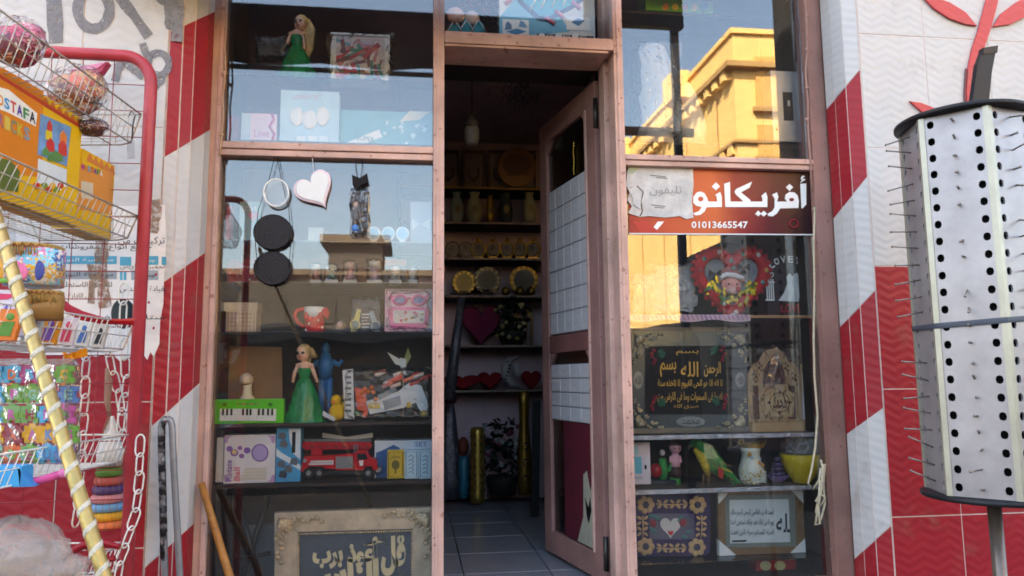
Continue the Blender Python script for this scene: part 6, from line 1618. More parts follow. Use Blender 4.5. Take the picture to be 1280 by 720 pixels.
# ------------------------------------------------------------------ marks on the left wall
def spray_mat(name, rgb, thr=0.45):
    m = M(name, rgb, 0.9, vary=0.25, scale=12)
    nt = m.node_tree; b = nt.nodes['Principled BSDF']
    tc = nt.nodes.new('ShaderNodeTexCoord'); n = nt.nodes.new('ShaderNodeTexNoise'); n.inputs['Scale'].default_value = 42; n.inputs['Detail'].default_value = 6
    r = nt.nodes.new('ShaderNodeMapRange'); r.inputs[1].default_value = thr - .14; r.inputs[2].default_value = thr + .06; r.inputs[3].default_value = 0.25; r.inputs[4].default_value = .95
    nt.links.new(tc.outputs['Object'], n.inputs['Vector']); nt.links.new(n.outputs['Fac'], r.inputs[0]); nt.links.new(r.outputs[0], b.inputs['Alpha'])
    return m
sp_m = spray_mat('grey_brushed_paint', (132, 130, 134))
def ribbon(t, part, pts, w, mat, dy=-0.0005, closed=False, parent=None):
    """flat brush stroke with uneven edges on the wall"""
    n = len(pts); L_, R_ = [], []
    for i, q in enumerate(pts):
        a = pts[i - 1] if (i or closed) else pts[i]; b = pts[(i + 1) % n] if (i < n - 1 or closed) else pts[i]
        dx, dy_ = b[0] - a[0], b[1] - a[1]; l = math.hypot(dx, dy_) or 1
        ww = w / 2 * random.uniform(.85, 1.15)
        L_.append(t.p(q[0] - dy_ / l * ww, q[1] + dx / l * ww, dy)); R_.append(t.p(q[0] + dy_ / l * ww, q[1] - dx / l * ww, dy))
    if closed: L_.append(L_[0]); R_.append(R_[0])
    return MB().grid([L_, R_]).build(part, mat, parent or t.e)
def dens(pts, n=4):
    out = []
    for i in range(len(pts) - 1):
        for k in range(n): out.append((pts[i][0] + (pts[i + 1][0] - pts[i][0]) * k / n, pts[i][1] + (pts[i + 1][1] - pts[i][1]) * k / n))
    return out + [pts[-1]]
t = T('painted_numerals', 'grey brushed numerals painted across the top of the left wall', 'graffiti', 120, 60, WALL_Y - 0.002)
ribbon(t, 'stroke', dens([(66, -20), (68, 10), (70, 54)]), 19, sp_m)
ribbon(t, 'stroke', ellipse(117, 12, 20, 24, 22), 13, sp_m, closed=True)
ribbon(t, 'stroke', dens([(146, -8), (168, 20), (186, 46)]), 13, sp_m)
ribbon(t, 'stroke', dens([(196, -10), (212, 4), (216, 36)]), 17, sp_m, -0.0009)
ribbon(t, 'stroke', dens([(222, -12), (224, 10), (221, 52)]), 13, sp_m, -0.0012)
ribbon(t, 'stroke', ellipse(198, 80, 13, 14, 18), 9, sp_m, closed=True)
ribbon(t, 'stroke', dens([(178, 54), (182, 66), (190, 74)]), 9, sp_m, -0.0009); ribbon(t, 'stroke', dens([(206, 90), (200, 102), (190, 110)]), 10, sp_m, -0.0012)
ribbon(t, 'stroke', dens([(144, 102), (148, 84), (156, 78), (164, 84), (180, 96)]), 11, sp_m, -0.0015)
t = T('wall_poster', 'torn white advertisement poster with Arabic lines pasted on the left wall', 'poster', 130, 445, WALL_Y - 0.0025)
pe = [(20, 262), (206, 256), (208, 300), (205, 345), (204, 380), (200, 402), (199, 430), (192, 446), (188, 440), (184, 450), (179, 443), (172, 449), (160, 446), (150, 452), (138, 440), (120, 446), (96, 440), (70, 445), (20, 440)]
t.poly('paper', pe, M('poster_paper', (226, 220, 216), 0.85, vary=0.15, scale=8, bump=0.3, bscale=16), 0.0, 0.0012)
tx = C(50, 46, 50, 0.8); bx = C(80, 160, 186, 0.7); gx = C(150, 158, 166, 0.7)
for body, x0, y0, x1, y1, m_ in (('تركيبات من', 148, 296, 206, 307, tx), ('جميع انواع المفروشات', 72, 305, 190, 314, tx), ('ستائر ومفروشات', 78, 393, 206, 401, tx), ('بقيادة المهندس', 150, 357, 208, 366, tx), ('للحجز والاستعلام', 74, 352, 140, 362, tx), ('تجهيز العرائس', 150, 330, 206, 337, tx), ('فى الادارة', 86, 366, 116, 374, tx)):
    t.text('lettering', body, x0, y0, x1, y1, m_, -0.0008)
for x0, y0, x1, y1, m_ in ((74, 320, 146, 330, bx), (150, 321, 164, 332, bx), (170, 320, 198, 331, bx), (202, 321, 212 - 4, 331, bx), (76, 338, 146, 349, gx), (150, 340, 158, 350, bx), (164, 338, 198, 350, gx)):
    t.poly('printed_band', [(x0, y0), (x1, y0), (x1, y1), (x0, y1)], m_, -0.0006, 0.0)
    if x1 - x0 > 25: t.text('band_lettering', 'مؤسسة النور'.replace('ؤ', 'و'), x0 + 4, y0 + 2, x1 - 4, y1 - 2, white_p if m_ is bx else tx, -0.0012)
ribbon(t, 'grime', dens([(128, 296), (126, 340), (132, 385)]), 16, spray_mat('brown_grime', (150, 120, 100), .55), -0.0016)
ribbon(t, 'grime', dens([(113, 330), (116, 350), (114, 380)]), 9, MATS['brown_grime'], -0.0018)
ribbon(t, 'grime', dens([(188, 250), (190, 270), (186, 290)]), 24, MATS['brown_grime'], -0.0019)
for q in ((186, 378), (195, 343), (212 - 20, 410), (150, 415)): t.ell('red_speck', q[0], q[1], 1.4, 2, C(170, 40, 50, 0.7), rd=.2, dy=-.0006, n=7, m=4)

# ------------------------------------------------------------------ wire basket rack standing at right angles to the shop
RY = -0.42
red_tube = M('red_enamel_tube', (176, 60, 68), 0.35, vary=0.2, scale=10, bump=0.05)
dirv = ray(620, 450); dirv.z = 0; dirv.normalize()
AV = -dirv                                     # towards the viewer
LV = Vector((-dirv.y, dirv.x, 0))              # towards the left
if LV.x > 0: LV = -LV
UP = Vector((0, 0, 1))
rk = bpy.data.objects.new('wire_rack', None); COL.objects.link(rk)
XP = X(174, 400, RY); rk.location = (XP, RY, 0.13)
tag(rk, 'red tubular rack with five white wire baskets of toys at the left', 'display rack')
OR = Vector(rk.location)
zt = Z(110, 68, RY)
pts = [Vector((XP, RY, 0.13)), Vector((XP, RY, zt - .10))]
for k in range(1, 8):
    a = R(90 * k / 7); pts.append(Vector((XP - .09 * (1 - math.cos(a)), RY, zt - .10 + .10 * math.sin(a))))
pts += [Vector((XP - .5, RY, zt + .004)), Vector((XP - .62, RY, zt)), Vector((XP - .66, RY, zt - .06)), Vector((XP - .66, RY, 0.13))]
MB().tube([p - OR for p in pts], 0.0205, 14).build('end_frame', red_tube, rk)
nearF = [p - OR + AV * 1.15 for p in pts]
MB().tube(nearF, 0.0205, 14).build('end_frame', red_tube, rk)
mb = MB()
for k in range(22):
    z = zt - .1 - k * .092
    mb.tube([Vector((XP - .015, RY + .004, z)) - OR, Vector((XP - .64, RY + .004, z)) - OR], .0016, 4)
for k in range(6):
    x = XP - .125 - k * .1
    mb.tube([Vector((x, RY + .007, zt)) - OR, Vector((x, RY + .007, .2)) - OR], .0016, 4)
mb.build('grid_panel', C(150, 50, 56, 0.5), rk)
wire = M('white_coated_wire', (226, 222, 212), 0.4, vary=0.15, scale=30)
greyw = M('grey_wire', (190, 184, 174), 0.4, vary=0.2, scale=30, metal=0.3)
BASK = []
def basket(px, py, depth, m, inx=.03, len_=1.12):
    Fk = at(px, py, RY + .0)
    BASK.append(Fk)
    mb = MB(); W = .36
    P = lambda s_, b, h: Fk - OR + AV * s_ + LV * b + UP * h
    prof = [(0, 0), (inx, -depth), (inx + .03, -depth - .006), (W - .04, -depth - .006), (W, 0)]
    n = int(len_ / .031)
    for k in range(n + 1):
        mb.tube([P(.004 + k * .031, *q) for q in prof], .0015, 4)
    for b, h, r_ in ((0, 0, .003), (inx, -depth, .0026), (W, 0, .003), (inx + .06, -depth - .0085, .002), (inx + .16, -depth - .0085, .002), (inx + .25, -depth - .0085, .002), (inx * .5, -depth * .5, .0018)):
        mb.tube([P(0, b, h), P(len_, b, h)], r_, 5)
    for s_ in (0, len_): mb.tube([P(s_, *q) for q in prof], .003, 5); mb.tube([P(s_, 0, 0), P(s_, W, 0)], .003, 5)
    for k in range(1, 9): mb.tube([P(0, W * k / 9, 0), P(0, max(inx, W * k / 9), -depth)], .0015, 4)
    mb.build('wire_basket', m, rk)
    return Fk
B1 = basket(176, 143, .10, greyw); B2 = basket(172, 270, .075, greyw); B3 = basket(167, 404, .085, wire); B4 = basket(164, 543, .085, wire); B5 = basket(160, 678, .085, wire)
def bz(B, dep): return B.z - dep - .004

# bricks cartons in the second basket
def bricks(label, P, xr, yt, yb, lft, big):
    ob = at_plane(xr, yb, P, LV); ob.z = bz(B2, .075)
    t = TP('bricks_box', label, 'toy box', P, LV, ob)
    top = t.p(xr, yt).z
    far_ = t.p(xr, (yt + yb) / 2); far_.z = 0
    ln = .52 if big else .2
    c0 = Vector((far_.x, far_.y, 0))
    yel_ = C(226, 176, 30, 0.4, vary=0.06); orr = C(216, 126, 36, 0.4, vary=0.08)
    MB().prism([c0, c0 + AV * ln, c0 + AV * ln + UP * top, c0 + UP * top], LV * .08).build('carton_body', yel_, t.e)
    return t, yel_, orr, c0, top, ln
P2 = B2 + LV * .075
t, yel_, orr, c0, top, ln = bricks('large yellow and orange building bricks carton lettered MOSTAFA BRICKS', P2, 100, 147, 250, 0, True)
def zig(mb):
    n = int(ln / .034)
    for k in range(n):
        a = c0 + AV * (k * .034) + UP * (top - .022) - LV * .0006
        mb.prism([a, a + AV * .034, a + AV * .017 + UP * .022 + UP * .0], LV * .0006)
        mb.prism([a + AV * .0, a + AV * .034, a + AV * .034 - UP * .010, a - UP * .010], LV * .0006)
t.many('zigzag_print', zig, C(206, 110, 40, 0.4))
t.poly('orange_panel', [(-40, 60), (54, 114), (52, 222), (-40, 210)], orr, -0.0012, 0.0005)
t.poly('red_band', [(-40, 68), (98, 155), (98, 159), (-40, 73)], C(190, 60, 40, 0.4), -0.0018, 0.0005)
t.poly('photo_print', [(50, 142), (88, 159), (83, 208), (46, 193)], C(110, 150, 190, 0.4, vary=0.4, scale=20), -0.002, 0.0005)
for i, q in enumerate(((60, 168, 4, 6), (62, 182, 5, 7), (61, 158, 3, 5), (78, 172, 4, 6), (77, 186, 5, 8), (68, 196, 9, 5), (56, 190, 4, 4))):
    x, y, rx, ry = q
    t.poly('toy_print', [(x - rx, y + ry), (x - rx, y - ry + 2), (x, y - ry - 3), (x + rx, y - ry + 4), (x + rx, y + ry + 1)], C(*[(220, 190, 50), (200, 50, 50), (200, 60, 50), (220, 120, 50), (200, 60, 50), (80, 130, 70), (90, 140, 80)][i], 0.4), -0.0028 - .0002 * i, 0.0005)
t.poly('white_panel', [(47, 198), (83, 212), (82, 240), (46, 228)], C(214, 220, 220, 0.4), -0.0015, 0.0005)
cols = [(196, 60, 140), (226, 140, 50), (60, 150, 200), (196, 60, 60), (90, 60, 150), (60, 140, 80), (230, 230, 226)]
def slant_text(part, body, x0, x1, y0, y1, h, mk, sx=1.0):
    n = len(body)
    for i, ch in enumerate(body):
        u0, u1 = i / n, (i + .9) / n
        xa, xb = x0 + (x1 - x0) * u0, x0 + (x1 - x0) * u1; ya, yb2 = y0 + (y1 - y0) * u0, y0 + (y1 - y0) * u1
        o = t.p(xa, ya, -.0024); put_text(part, ch, mk(i), t.e, o, t.p(xb, yb2, -.0024) - o, t.p(xa, ya - h, -.0024) - o, .03)
t.poly('letter_backing', [(-20, 104), (10, 112), (46, 142), (44, 158), (8, 140), (-20, 130)], C(240, 236, 226, 0.4), -0.0016, 0.0005)
slant_text('letter', 'MOSTAFA', -12, 44, 126, 156, 14, lambda i: C(*cols[i % 7] if i != 6 else (40, 40, 50), 0.4))
slant_text('letter', 'BRICKS', -12, 37, 152, 178, 17, lambda i: C(*[(200, 170, 60), (150, 100, 130), (210, 180, 80), (130, 140, 110), (200, 180, 60), (130, 150, 160)][i], 0.4))
t.poly('green_patch', [(-40, 190), (12, 200), (24, 214), (22, 240), (-40, 232)], C(96, 110, 50, 0.5), -0.0018, 0.0005)
for k in range(8): t.poly('fruit_print', ellipse(45 + k * 5, 232 + (k % 2) * 5, 4, 4, 10), C(*[(200, 60, 40), (230, 170, 40), (120, 140, 50)][k % 3], 0.5), -0.0022, 0.0005)
t2, yel_, orr, c0, top, ln = bricks('small orange building bricks carton behind the large yellow one', B2 + LV * .09, 142, 207, 265, 0, False)
t = t2
t.many('zigzag_print', zig, C(206, 120, 60, 0.4))
t.poly('orange_panel', [(97, 206), (141, 216), (140, 268), (96, 262)], C(216, 140, 60, 0.4), -0.0012, 0.0005)
slant_text('letter', 'MOSTAFA', 101, 128, 211, 221, 7, lambda i: C(*cols[i % 7], 0.4))
t.poly('white_panel', [(101, 226), (116, 229), (116, 250), (101, 247)], C(206, 190, 160, 0.4), -0.0015, 0.0005)
# wrapped packets in the top basket
pkf = glass_mat('packet_film', 0.03, (0.96, 0.95, 0.95), 0.25, wrinkle=0.6, wscale=30)
def packet(label, px, py, s_, Bk, b, rx, ry, rd, cols_, wrapm=pkf):
    t = T('toy_packet', label, 'packet', px, py + ry, (Bk + AV * s_ + LV * b).y, None)
    random.seed(px)
    pmat = print_mat('packet_print_%d' % px, cols_ + [(214, 200, 196), tuple(int(q * .6) for q in cols_[0])], 24)
    for k, (ox, oy) in enumerate(((-.32, .12), (.3, -.1), (.0, .3))):
        c = t.p(px + ox * rx, py + oy * ry, (k - 1) * .3 * rd * t.s)
        mb = MB().ell(c, (rx * .66 * t.s, rd * .45 * t.s, ry * .66 * t.s), 18, 12, .05, Matrix.Rotation(random.uniform(-.5, .5), 3, 'Y'))
        mb.v = [(c.x + (x - c.x) * (1 + .25 * abs(z - c.z) / (ry * t.s)), y, z) for x, y, z in mb.v]
        mb.build('toy_pouch', pmat, t.e)
    crumple(t, 'clear_wrap', px, py, rx, ry, rd, wrapm, 20, 12, .08)
    return t
packet('pink toy packet at the left of the top basket', 22, 52, .55, B1, .08, 34, 32, 22, [(196, 60, 96), (206, 120, 140), (170, 60, 80)])
packet('coral and gold toy packet at the middle of the top basket', 96, 112, .25, B1, .09, 36, 32, 22, [(216, 120, 96), (206, 150, 110), (196, 90, 80), (190, 150, 90)])
packet('small brown toy packet below the coral packet', 112, 158, .22, B1, .12, 22, 12, 14, [(120, 70, 60), (150, 100, 80), (80, 50, 46)])
t = T('folded_pouch', 'flat pink and red folded pouch lying over the top basket', 'pouch', 110, 92, RY - .06, None)
t.poly('pouch', [(84, 88), (104, 82), (135, 77), (126, 90), (116, 95), (98, 94)], C(176, 60, 90, 0.4), 0.0, .03, .004)
t.poly('pouch_flap', [(88, 88), (106, 83), (133, 78), (122, 86), (104, 88)], C(206, 120, 150, 0.4), -.004, 0.0)
t = T('wire_hook_tag', 'small black wire hook with clear tag hanging on the rack frame', 'hook', 166, 175, RY - .03, None)
t.tube('hook', [(160, 146), (164, 139), (169, 144), (166, 156), (165, 174)], .9, C(50, 46, 46, 0.4), n=6)
t.poly('tag', [(159, 176), (168, 175), (168, 198), (159, 199)], glass_mat('clear_tag', .05, (.92, .92, .92), .2), 0.0, .002)

# drums, ribbon and packets of the third basket
YD = (B3 + AV * .52).y
z3 = bz(B3, .085)
fringe = M('gold_fringe', (186, 150, 84), 0.6, vary=0.4, scale=60, bump=0.8, bscale=160)
def drum(label, cx, r, top, bot, mats, z=None, Y=YD):
    t = T('toy_drum', label, 'drum', cx, bot, Y, z)
    t.lathe('shell', cx, [(r, bot), (r, top + 4)], mats[0], n=30)
    t.lathe('skin', cx, [(r + 1, top + 5), (r + 1, top), (r - 1, top - 1.4), (0.2, top - 1.4)], fringe, n=30)
    t.tube('zigzag_trim', [(cx + (r + 1.8) * math.cos(R(w)), top + (5 if i % 2 else 1), -(r + 1.8) * t.s * abs(math.sin(R(w)))) for i, w in enumerate(range(4, 180, 8))], .8, C(140, 60, 36, 0.6), n=5)
    def fr_s(mb):
        for k in range(70):
            a = 2 * math.pi * k / 70; x = cx + (r + 1.6) * math.cos(a); dy = -(r + 1.6) * t.s * math.sin(a)
            mb.tube([t.p(x, top + 4, dy), t.p(x + random.uniform(-.8, .8), top + 4 + random.uniform(9, 13), dy)], random.choice((.0014, .0022)), 4)
    tag(t.many('fringe', fr_s, M('dark_gold_fringe', (150, 112, 52), 0.6, vary=0.4, scale=60)), kind='stuff') if False else tag(t.many('fringe', fr_s, M('dark_gold_fringe', (166, 126, 62), 0.6, vary=0.5, scale=90)), kind='stuff')
    return t
t = drum('larger toy drum with gold fringe and blue and pink side', 42, 33, 309, 358, [print_mat('drum_print', [(110, 180, 206), (216, 120, 160), (222, 170, 70), (130, 200, 214), (70, 90, 150), (226, 216, 200)], 30)], None)
for k, (x, y, rx, ry, c) in enumerate(((38, 345, 13, 12, (216, 110, 150)), (16, 338, 13, 14, (220, 160, 60)), (60, 342, 9, 13, (60, 70, 140)), (28, 355, 26, 3, (110, 170, 70)))):
    t.ell('side_print', x, y, rx, ry, C(*c, 0.4), rd=2, dy=-math.sqrt(max(1, 33 ** 2 - (x - 42) ** 2)) * t.s)
t = drum('smaller toy drum with gold fringe under the larger drum', 55, 21, 365, 400, [C(150, 110, 60, 0.6)], z3)
t = carton('puzzle_box', 'lavender and white box lettered 3D below the drums', 'box', -30, 362, 28, 420, YD - .05, z3, (206, 200, 216), .05)
t.text('lettering', '3D', 4, 379, 22, 391, C(90, 80, 170, 0.4), bold=.03); t.poly('pink_splash', [(-20, 366), (24, 368), (10, 374), (-20, 376)], C(206, 60, 100, 0.5), -.0015, .001)
t = T('red_ribbon', 'wide red satin ribbon trailing from the drum to the rack post', 'ribbon', 120, 400, RY - .12, None)
rw = [(74, 363, 368), (84, 372, 384), (96, 383, 395), (110, 390, 402), (126, 395, 405), (140, 399, 406), (154, 399, 406), (168, 397, 407)]
MB().grid([[t.p(x, a, -.06 + .0012 * (x - 74) * .5 + .008 * math.sin(i)) for i, (x, a, b) in enumerate(rw)], [t.p(x, (a + b) / 2, -.07 + .0012 * (x - 74) * .5 + .01 * math.sin(i + 1)) for i, (x, a, b) in enumerate(rw)], [t.p(x, b, -.06 + .0012 * (x - 74) * .5 + .008 * math.sin(i + 2)) for i, (x, a, b) in enumerate(rw)]]).build('ribbon', M('red_satin', (160, 20, 34), 0.3, vary=0.15), t.e)
for k, (px, w, h, rgb, rgb2, s_, lab) in enumerate(((10, 20, 40, (220, 120, 50), (90, 140, 60), .62, 'orange and green leaning packet at the left of the third basket'), (40, 15, 36, (200, 204, 206), (60, 60, 70), .46, 'white and black packet second in the third basket'), (62, 16, 36, (216, 140, 40), (120, 70, 150), .38, 'orange packet with purple print in the third basket'), (84, 14, 36, (214, 200, 206), (200, 60, 90), .30, 'white packet with pink print in the third basket'), (104, 12, 32, (206, 206, 200), (60, 100, 160), .22, 'pale packet with blue print in the third basket'), (124, 11, 30, (190, 186, 180), (40, 40, 44), .14, 'grey packet with black print in the third basket'))):
    t = T('toy_sachet', lab, 'packet', px, 440, (B3 + AV * s_).y, z3)
    yb0 = proj(t.O)[1]
    t.poly('sachet', [(px - w, yb0), (px + w * .4, yb0), (px + w, yb0 - h), (px - w * .4, yb0 - h)], C(*rgb, 0.35), -.004, .012, .002)
    t.poly('print', [(px - w * .6, yb0 - 6), (px + w * .2, yb0 - 6), (px + w * .5, yb0 - h * .6), (px - w * .3, yb0 - h * .6)], C(*rgb2, 0.4), -.006, -.003)
    t.ell('print_spot', px + w * .2, yb0 - h * .75, w * .25, h * .12, C(*rgb2, 0.4), rd=1, dy=-.004)
t = T('orange_cloth', 'orange cloth bunting tail hanging below the third basket', 'cloth', 88, 440, (B3 + AV * .35).y, None)
MB().grid([[t.p(76 + 12 * k / 4 + (4 if j < 2 else 0) + 2 * math.sin(j), 440 + j * 7 + k * 1.0, -.01 + .012 * math.sin(k * 1.6 + j * .4)) for k in range(5)] for j in range(8)]).build('tail', M('orange_cloth', (222, 136, 20), 0.8, vary=0.15), t.e)
MB().grid([[t.p(88 + 20 * k / 4, 441 + j * 5 - k * 1.5, .0 + .01 * math.sin(k * 1.6 + j)) for k in range(5)] for j in range(3)]).build('fold', MATS['orange_cloth'], t.e)

# foam letter puzzle bag, blue box and pink wand in the fourth basket
Y4 = (B4 + AV * .45).y; z4 = bz(B4, .085)
t = T('foam_puzzle_bag', 'bag of colourful foam letter puzzle mats in the fourth basket', 'puzzle mats', 30, 575, Y4, z4)
random.seed(31)
fc = [(80, 170, 210), (216, 160, 40), (170, 70, 130), (110, 160, 70), (220, 110, 60), (90, 120, 170), (190, 90, 150), (120, 180, 160), (150, 60, 70)]
lets = 'ABCDEFGHJKMNPRSTUX'
for r_ in range(5):
    for c_ in range(5):
        x0, y0 = -18 + c_ * 22.5 + (r_ % 2) * 3, 456 + r_ * 25
        c = random.choice(fc); m_ = C(*c, 0.8, bump=0.2)
        w_ = 10.6; x, y = x0 + 11, y0 + 12
        sh = []
        for sx, sy, ax in ((1, 0, 0), (0, 1, 1), (-1, 0, 0), (0, -1, 1)):
            pass
        corner = [(-w_, -w_), (-4, -w_), (-4, -w_ - 3), (4, -w_ - 3), (4, -w_), (w_, -w_), (w_, -4), (w_ - 3, -4), (w_ - 3, 4), (w_, 4), (w_, w_), (4, w_), (4, w_ - 3), (-4, w_ - 3), (-4, w_), (-w_, w_), (-w_, 4), (-w_ - 3, 4), (-w_ - 3, -4), (-w_, -4)]
        dz = random.uniform(0, .012)
        t.poly('foam_tile', [(x + a, y + b) for a, b in corner], m_, -dz, .01 - dz + .004)
        t.text('foam_letter', random.choice(lets), x - 5, y - 6.5, x + 5, y + 6.5, C(*random.choice([q for q in fc if q != c]), 0.8), -dz - .0015, bold=.05)
wrap(t, -20, 448, 94, 582, .03, -.02, amp=1.2, nx=16, ny=16, mat=pkf)
t = carton('blue_box', 'sky blue box with slanting edge in the fourth basket', 'box', -40, 584, 26, 622, Y4 - .09, z4, (60, 160, 214), .06)
t.poly('slanted_flap', [(22, 584), (42, 612), (24, 620)], C(50, 130, 190, 0.4), 0.0, .03)
t = T('pink_wand', 'pink plastic wand lying in the fourth basket', 'wand', 52, 600, Y4 - .06, None)
t.tube('wand', [(28, 604), (52, 600), (78, 592)], 5, C(206, 80, 140, 0.4))
t.ell('tip', 79, 592, 6, 6, C(216, 110, 160, 0.4))

# chains, ring stack, discs between rack and wall
YC = -0.315
def chain(label, pts, L_=13.5, w=5.2, r_=1.0, Y=YC):
    t = T('plastic_chain', label, 'chain', pts[0][0], pts[0][1], Y, None)
    d = []; acc = 0
    P = dens(pts, 40); step = L_ * 1.72
    k = 0; nxt = 0
    for i in range(1, len(P)):
        acc += math.hypot(P[i][0] - P[i - 1][0], P[i][1] - P[i - 1][1])
        if acc >= nxt:
            nxt += step
            a = P[max(0, i - 6)]; b = P[min(len(P) - 1, i + 6)]
            ang = math.atan2(b[1] - a[1], b[0] - a[0])
            c = t.p(*P[i]); ux = Vector((math.cos(ang), 0, -math.sin(ang))); 
            vx = Vector((math.sin(ang), 0, math.cos(ang))) if k % 2 == 0 else Vector((math.sin(ang) * .45, .89, math.cos(ang) * .45))
            loop = [c + ux * (L_ * .62 * math.cos(q) + (L_ * .4 if math.cos(q) > 0 else -L_ * .4)) * t.s + vx * w * math.sin(q) * t.s for q in [2 * math.pi * j / 14 for j in range(14)]]
            MB().tube(loop, r_ * t.s, 7, True).build('link', wire, t.e)
            k += 1
    return t
chain('white plastic chain hanging nearest the middle of the rack side', [(108, 436), (106, 500), (102, 560), (99, 620), (94, 665)])
chain('white plastic chain slanting down beside the rack post', [(133, 432), (140, 462), (150, 500), (156, 545)], Y=-.30)
chain('white plastic chain hanging close against the rack post', [(154, 366), (154, 420), (158, 480), (151, 530), (156, 556)], Y=-.33)
chain('white plastic chain hanging in front of the lower rack post', [(175, 556), (174, 600), (170, 640), (160, 672), (150, 700), (146, 735)], Y=RY - .04)
t = T('dark_disc', 'round dark teal disc hanging behind the rack frame', 'disc', 152, 408, -.3, None)
t.poly('disc', ellipse(153, 392, 15, 19, 26), C(36, 50, 56, 0.15), 0.0, .012, .004)
t.tube('cord', [(153, 374), (154, 340)], .5, white_p, n=5)
t = T('ring_stack_toy', 'netted stacking ring toy with white cone top and rainbow rings', 'toy', 136, 660, -.33, None)
t.lathe('white_cone', 137, [(14, 582), (16, 566), (11, 548), (5, 530), (2, 520)], C(206, 200, 190, 0.7), n=18)
cols5 = [(90, 150, 60), (196, 90, 80), (80, 60, 110), (220, 140, 140), (110, 160, 196), (222, 160, 40), (226, 120, 70)]
for k, c in enumerate(cols5):
    y = 590 + k * 10.8; rr = 15 + k * 1.5
    t.lathe('ring', 136 - k * .35, [(rr - 2, y + 5), (rr, y + 2.5), (rr + .6, y), (rr, y - 2.5), (rr - 2, y - 5), (rr - 6, y - 5)], C(*c, 0.5), n=24)
def net(mb):
    for k in range(16):
        a = 2 * math.pi * k / 16
        for s_ in (1, -1):
            mb.tube([t.p(137 + (2 + 24 * min(1, (j / 10) ** .7)) * math.cos(a + s_ * j * .1), 520 + j * 14, -(2 + 24 * min(1, (j / 10) ** .7)) * t.s * math.sin(a + s_ * j * .1)) for j in range(11)], .0006, 3)
t.many('net', net, C(150, 110, 90, 0.8))
t.tube('hanging_tail', [(137, 520), (134, 500), (136, 476), (133, 460)], [2.5, 4, 5, 1.5], C(150, 116, 100, 0.9, bump=0.6))

# bottom basket: crumpled bag and red handle
Y5 = (B5 + AV * .5).y; z5 = bz(B5, .085)
t = T('plastic_bag_heap', 'crumpled clear plastic bag of goods at the bottom left corner', 'plastic bag', 40, 720, Y5, z5)
bagm = M('dusty_bag_plastic', (206, 190, 178), 0.13, vary=0.25, scale=6, alpha=0.34, coat=0.3)
for nm, a in (('bag', (20, 700, 62, 50, 40, bagm, 26, 16, .14)), ('bag_fold', (62, 712, 50, 34, 30, bagm, 22, 14, .16, -.03)), ('bag_fold', (30, 690, 44, 30, 34, bagm, 18, 12, .15, -.05))):
    o = crumple(t, nm, *a); o.data.polygons.foreach_set('use_smooth', [True] * len(o.data.polygons))
for k in range(9): t.ell('content', random.uniform(-20, 80), random.uniform(685, 740), 17, 13, C(*random.choice([(196, 166, 150), (170, 140, 126), (206, 186, 176), (150, 96, 92)]), 0.7), noise=.1, dy=random.uniform(0, .05))
t = T('red_handle_toy', 'red curved plastic handle beside the crumpled bag', 'toy', 120, 700, (B5 + AV * .3).y, z5)
t.tube('handle', [(66, 712), (80, 694), (104, 682), (130, 678), (150, 684)], [4, 5, 5, 5, 3.5], C(150, 20, 34, 0.4))
t.tube('lower_bar', [(72, 724), (100, 706), (140, 700)], 4, C(150, 20, 34, 0.4), dy=.02)
t.tube('grip', [(66, 716), (62, 740)], 5, black_p)

# gold and white spiral pole leaning in front of the rack
p0 = at(-1, 285, -1.62); p1 = at(131, 722, -1.72)
dv = (p1 - p0).normalized()
k0 = (2.35 - p0.z) / dv.z; k1 = (0.135 - p0.z) / dv.z
pa, pb = p0 + dv * k0, p0 + dv * k1
sp = bpy.data.objects.new('spiral_pole', None); COL.objects.link(sp); sp.location = pb
tag(sp, 'gold pole wrapped with a white spiral ribbon leaning at the lower left', 'pole')
MB().tube([pa - pb, Vector((0, 0, 0))], .0108, 18).build('pole', M('gold_sleeve', (178, 152, 92), 0.3, metal=0.5, vary=0.25, scale=30, bump=0.2), sp)
ax = (pa - pb); Ltot = ax.length; ax.normalize()
e1 = ax.cross(Vector((0, 1, 0))).normalized(); e2 = ax.cross(e1)
ra, rb = [], []
N = int(Ltot / .034 * 16)
for k in range(N + 1):
    w = 2 * math.pi * k / 16; q = Ltot * k / N
    c_ = e1 * math.cos(w) + e2 * math.sin(w)
    ra.append(ax * max(0, q - .0042) + c_ * .0114); rb.append(ax * min(Ltot, q + .0042) + c_ * .0114)
MB().grid([ra, [(a + b) / 2 + (a + b - ax * (a + b).dot(ax)).normalized() * .0005 for a, b in zip(ra, rb)], rb]).build('spiral_ribbon', M('white_foil_ribbon', (200, 192, 172), 0.3, vary=0.2, scale=40, bump=0.5, bscale=120), sp)

# metal bar bent double and wooden stick leaning beside the window
t = T('bent_metal_bar', 'grey metal bar bent double with flaking black paint leaning on the corner', 'metal bar', 212, 720, -.26, None)
gm = M('bare_grey_steel', (140, 138, 140), 0.4, metal=0.5, vary=0.2, scale=20)
flk = spray_mat('flaking_black_paint', (36, 28, 30), .53)
flk.node_tree.nodes['Map Range.001'].inputs[3].default_value = 0.0
bar = [(203, 800), (206, 720), (204, 640), (202, 560), (202, 534), (204, 526), (209, 523)]
t.tube('worn_leg', bar, 4.4, gm, n=12); 
t.tube('flaking_paint', [(205, 700), (204, 640), (202, 560), (202, 534), (204, 526), (209, 523)], 4.6, flk, n=12)
t.tube('bare_leg', [(209, 523), (213, 525), (215, 532), (217, 580), (221, 650), (225, 722), (229, 800)], 4.2, gm, n=12)
t = T('wooden_stick', 'plain brown wooden stick leaning against the left window post', 'stick', 265, 700, -.10, None)
t.tube('stick', [(246, 607, .06), (262, 650, .03), (288, 716, -.02), (322, 800, -.08)], [4.6, 4.8, 5, 5.2], M('varnished_stick', (170, 110, 50), 0.5, vary=0.35, scale=24, bump=0.3), n=12)

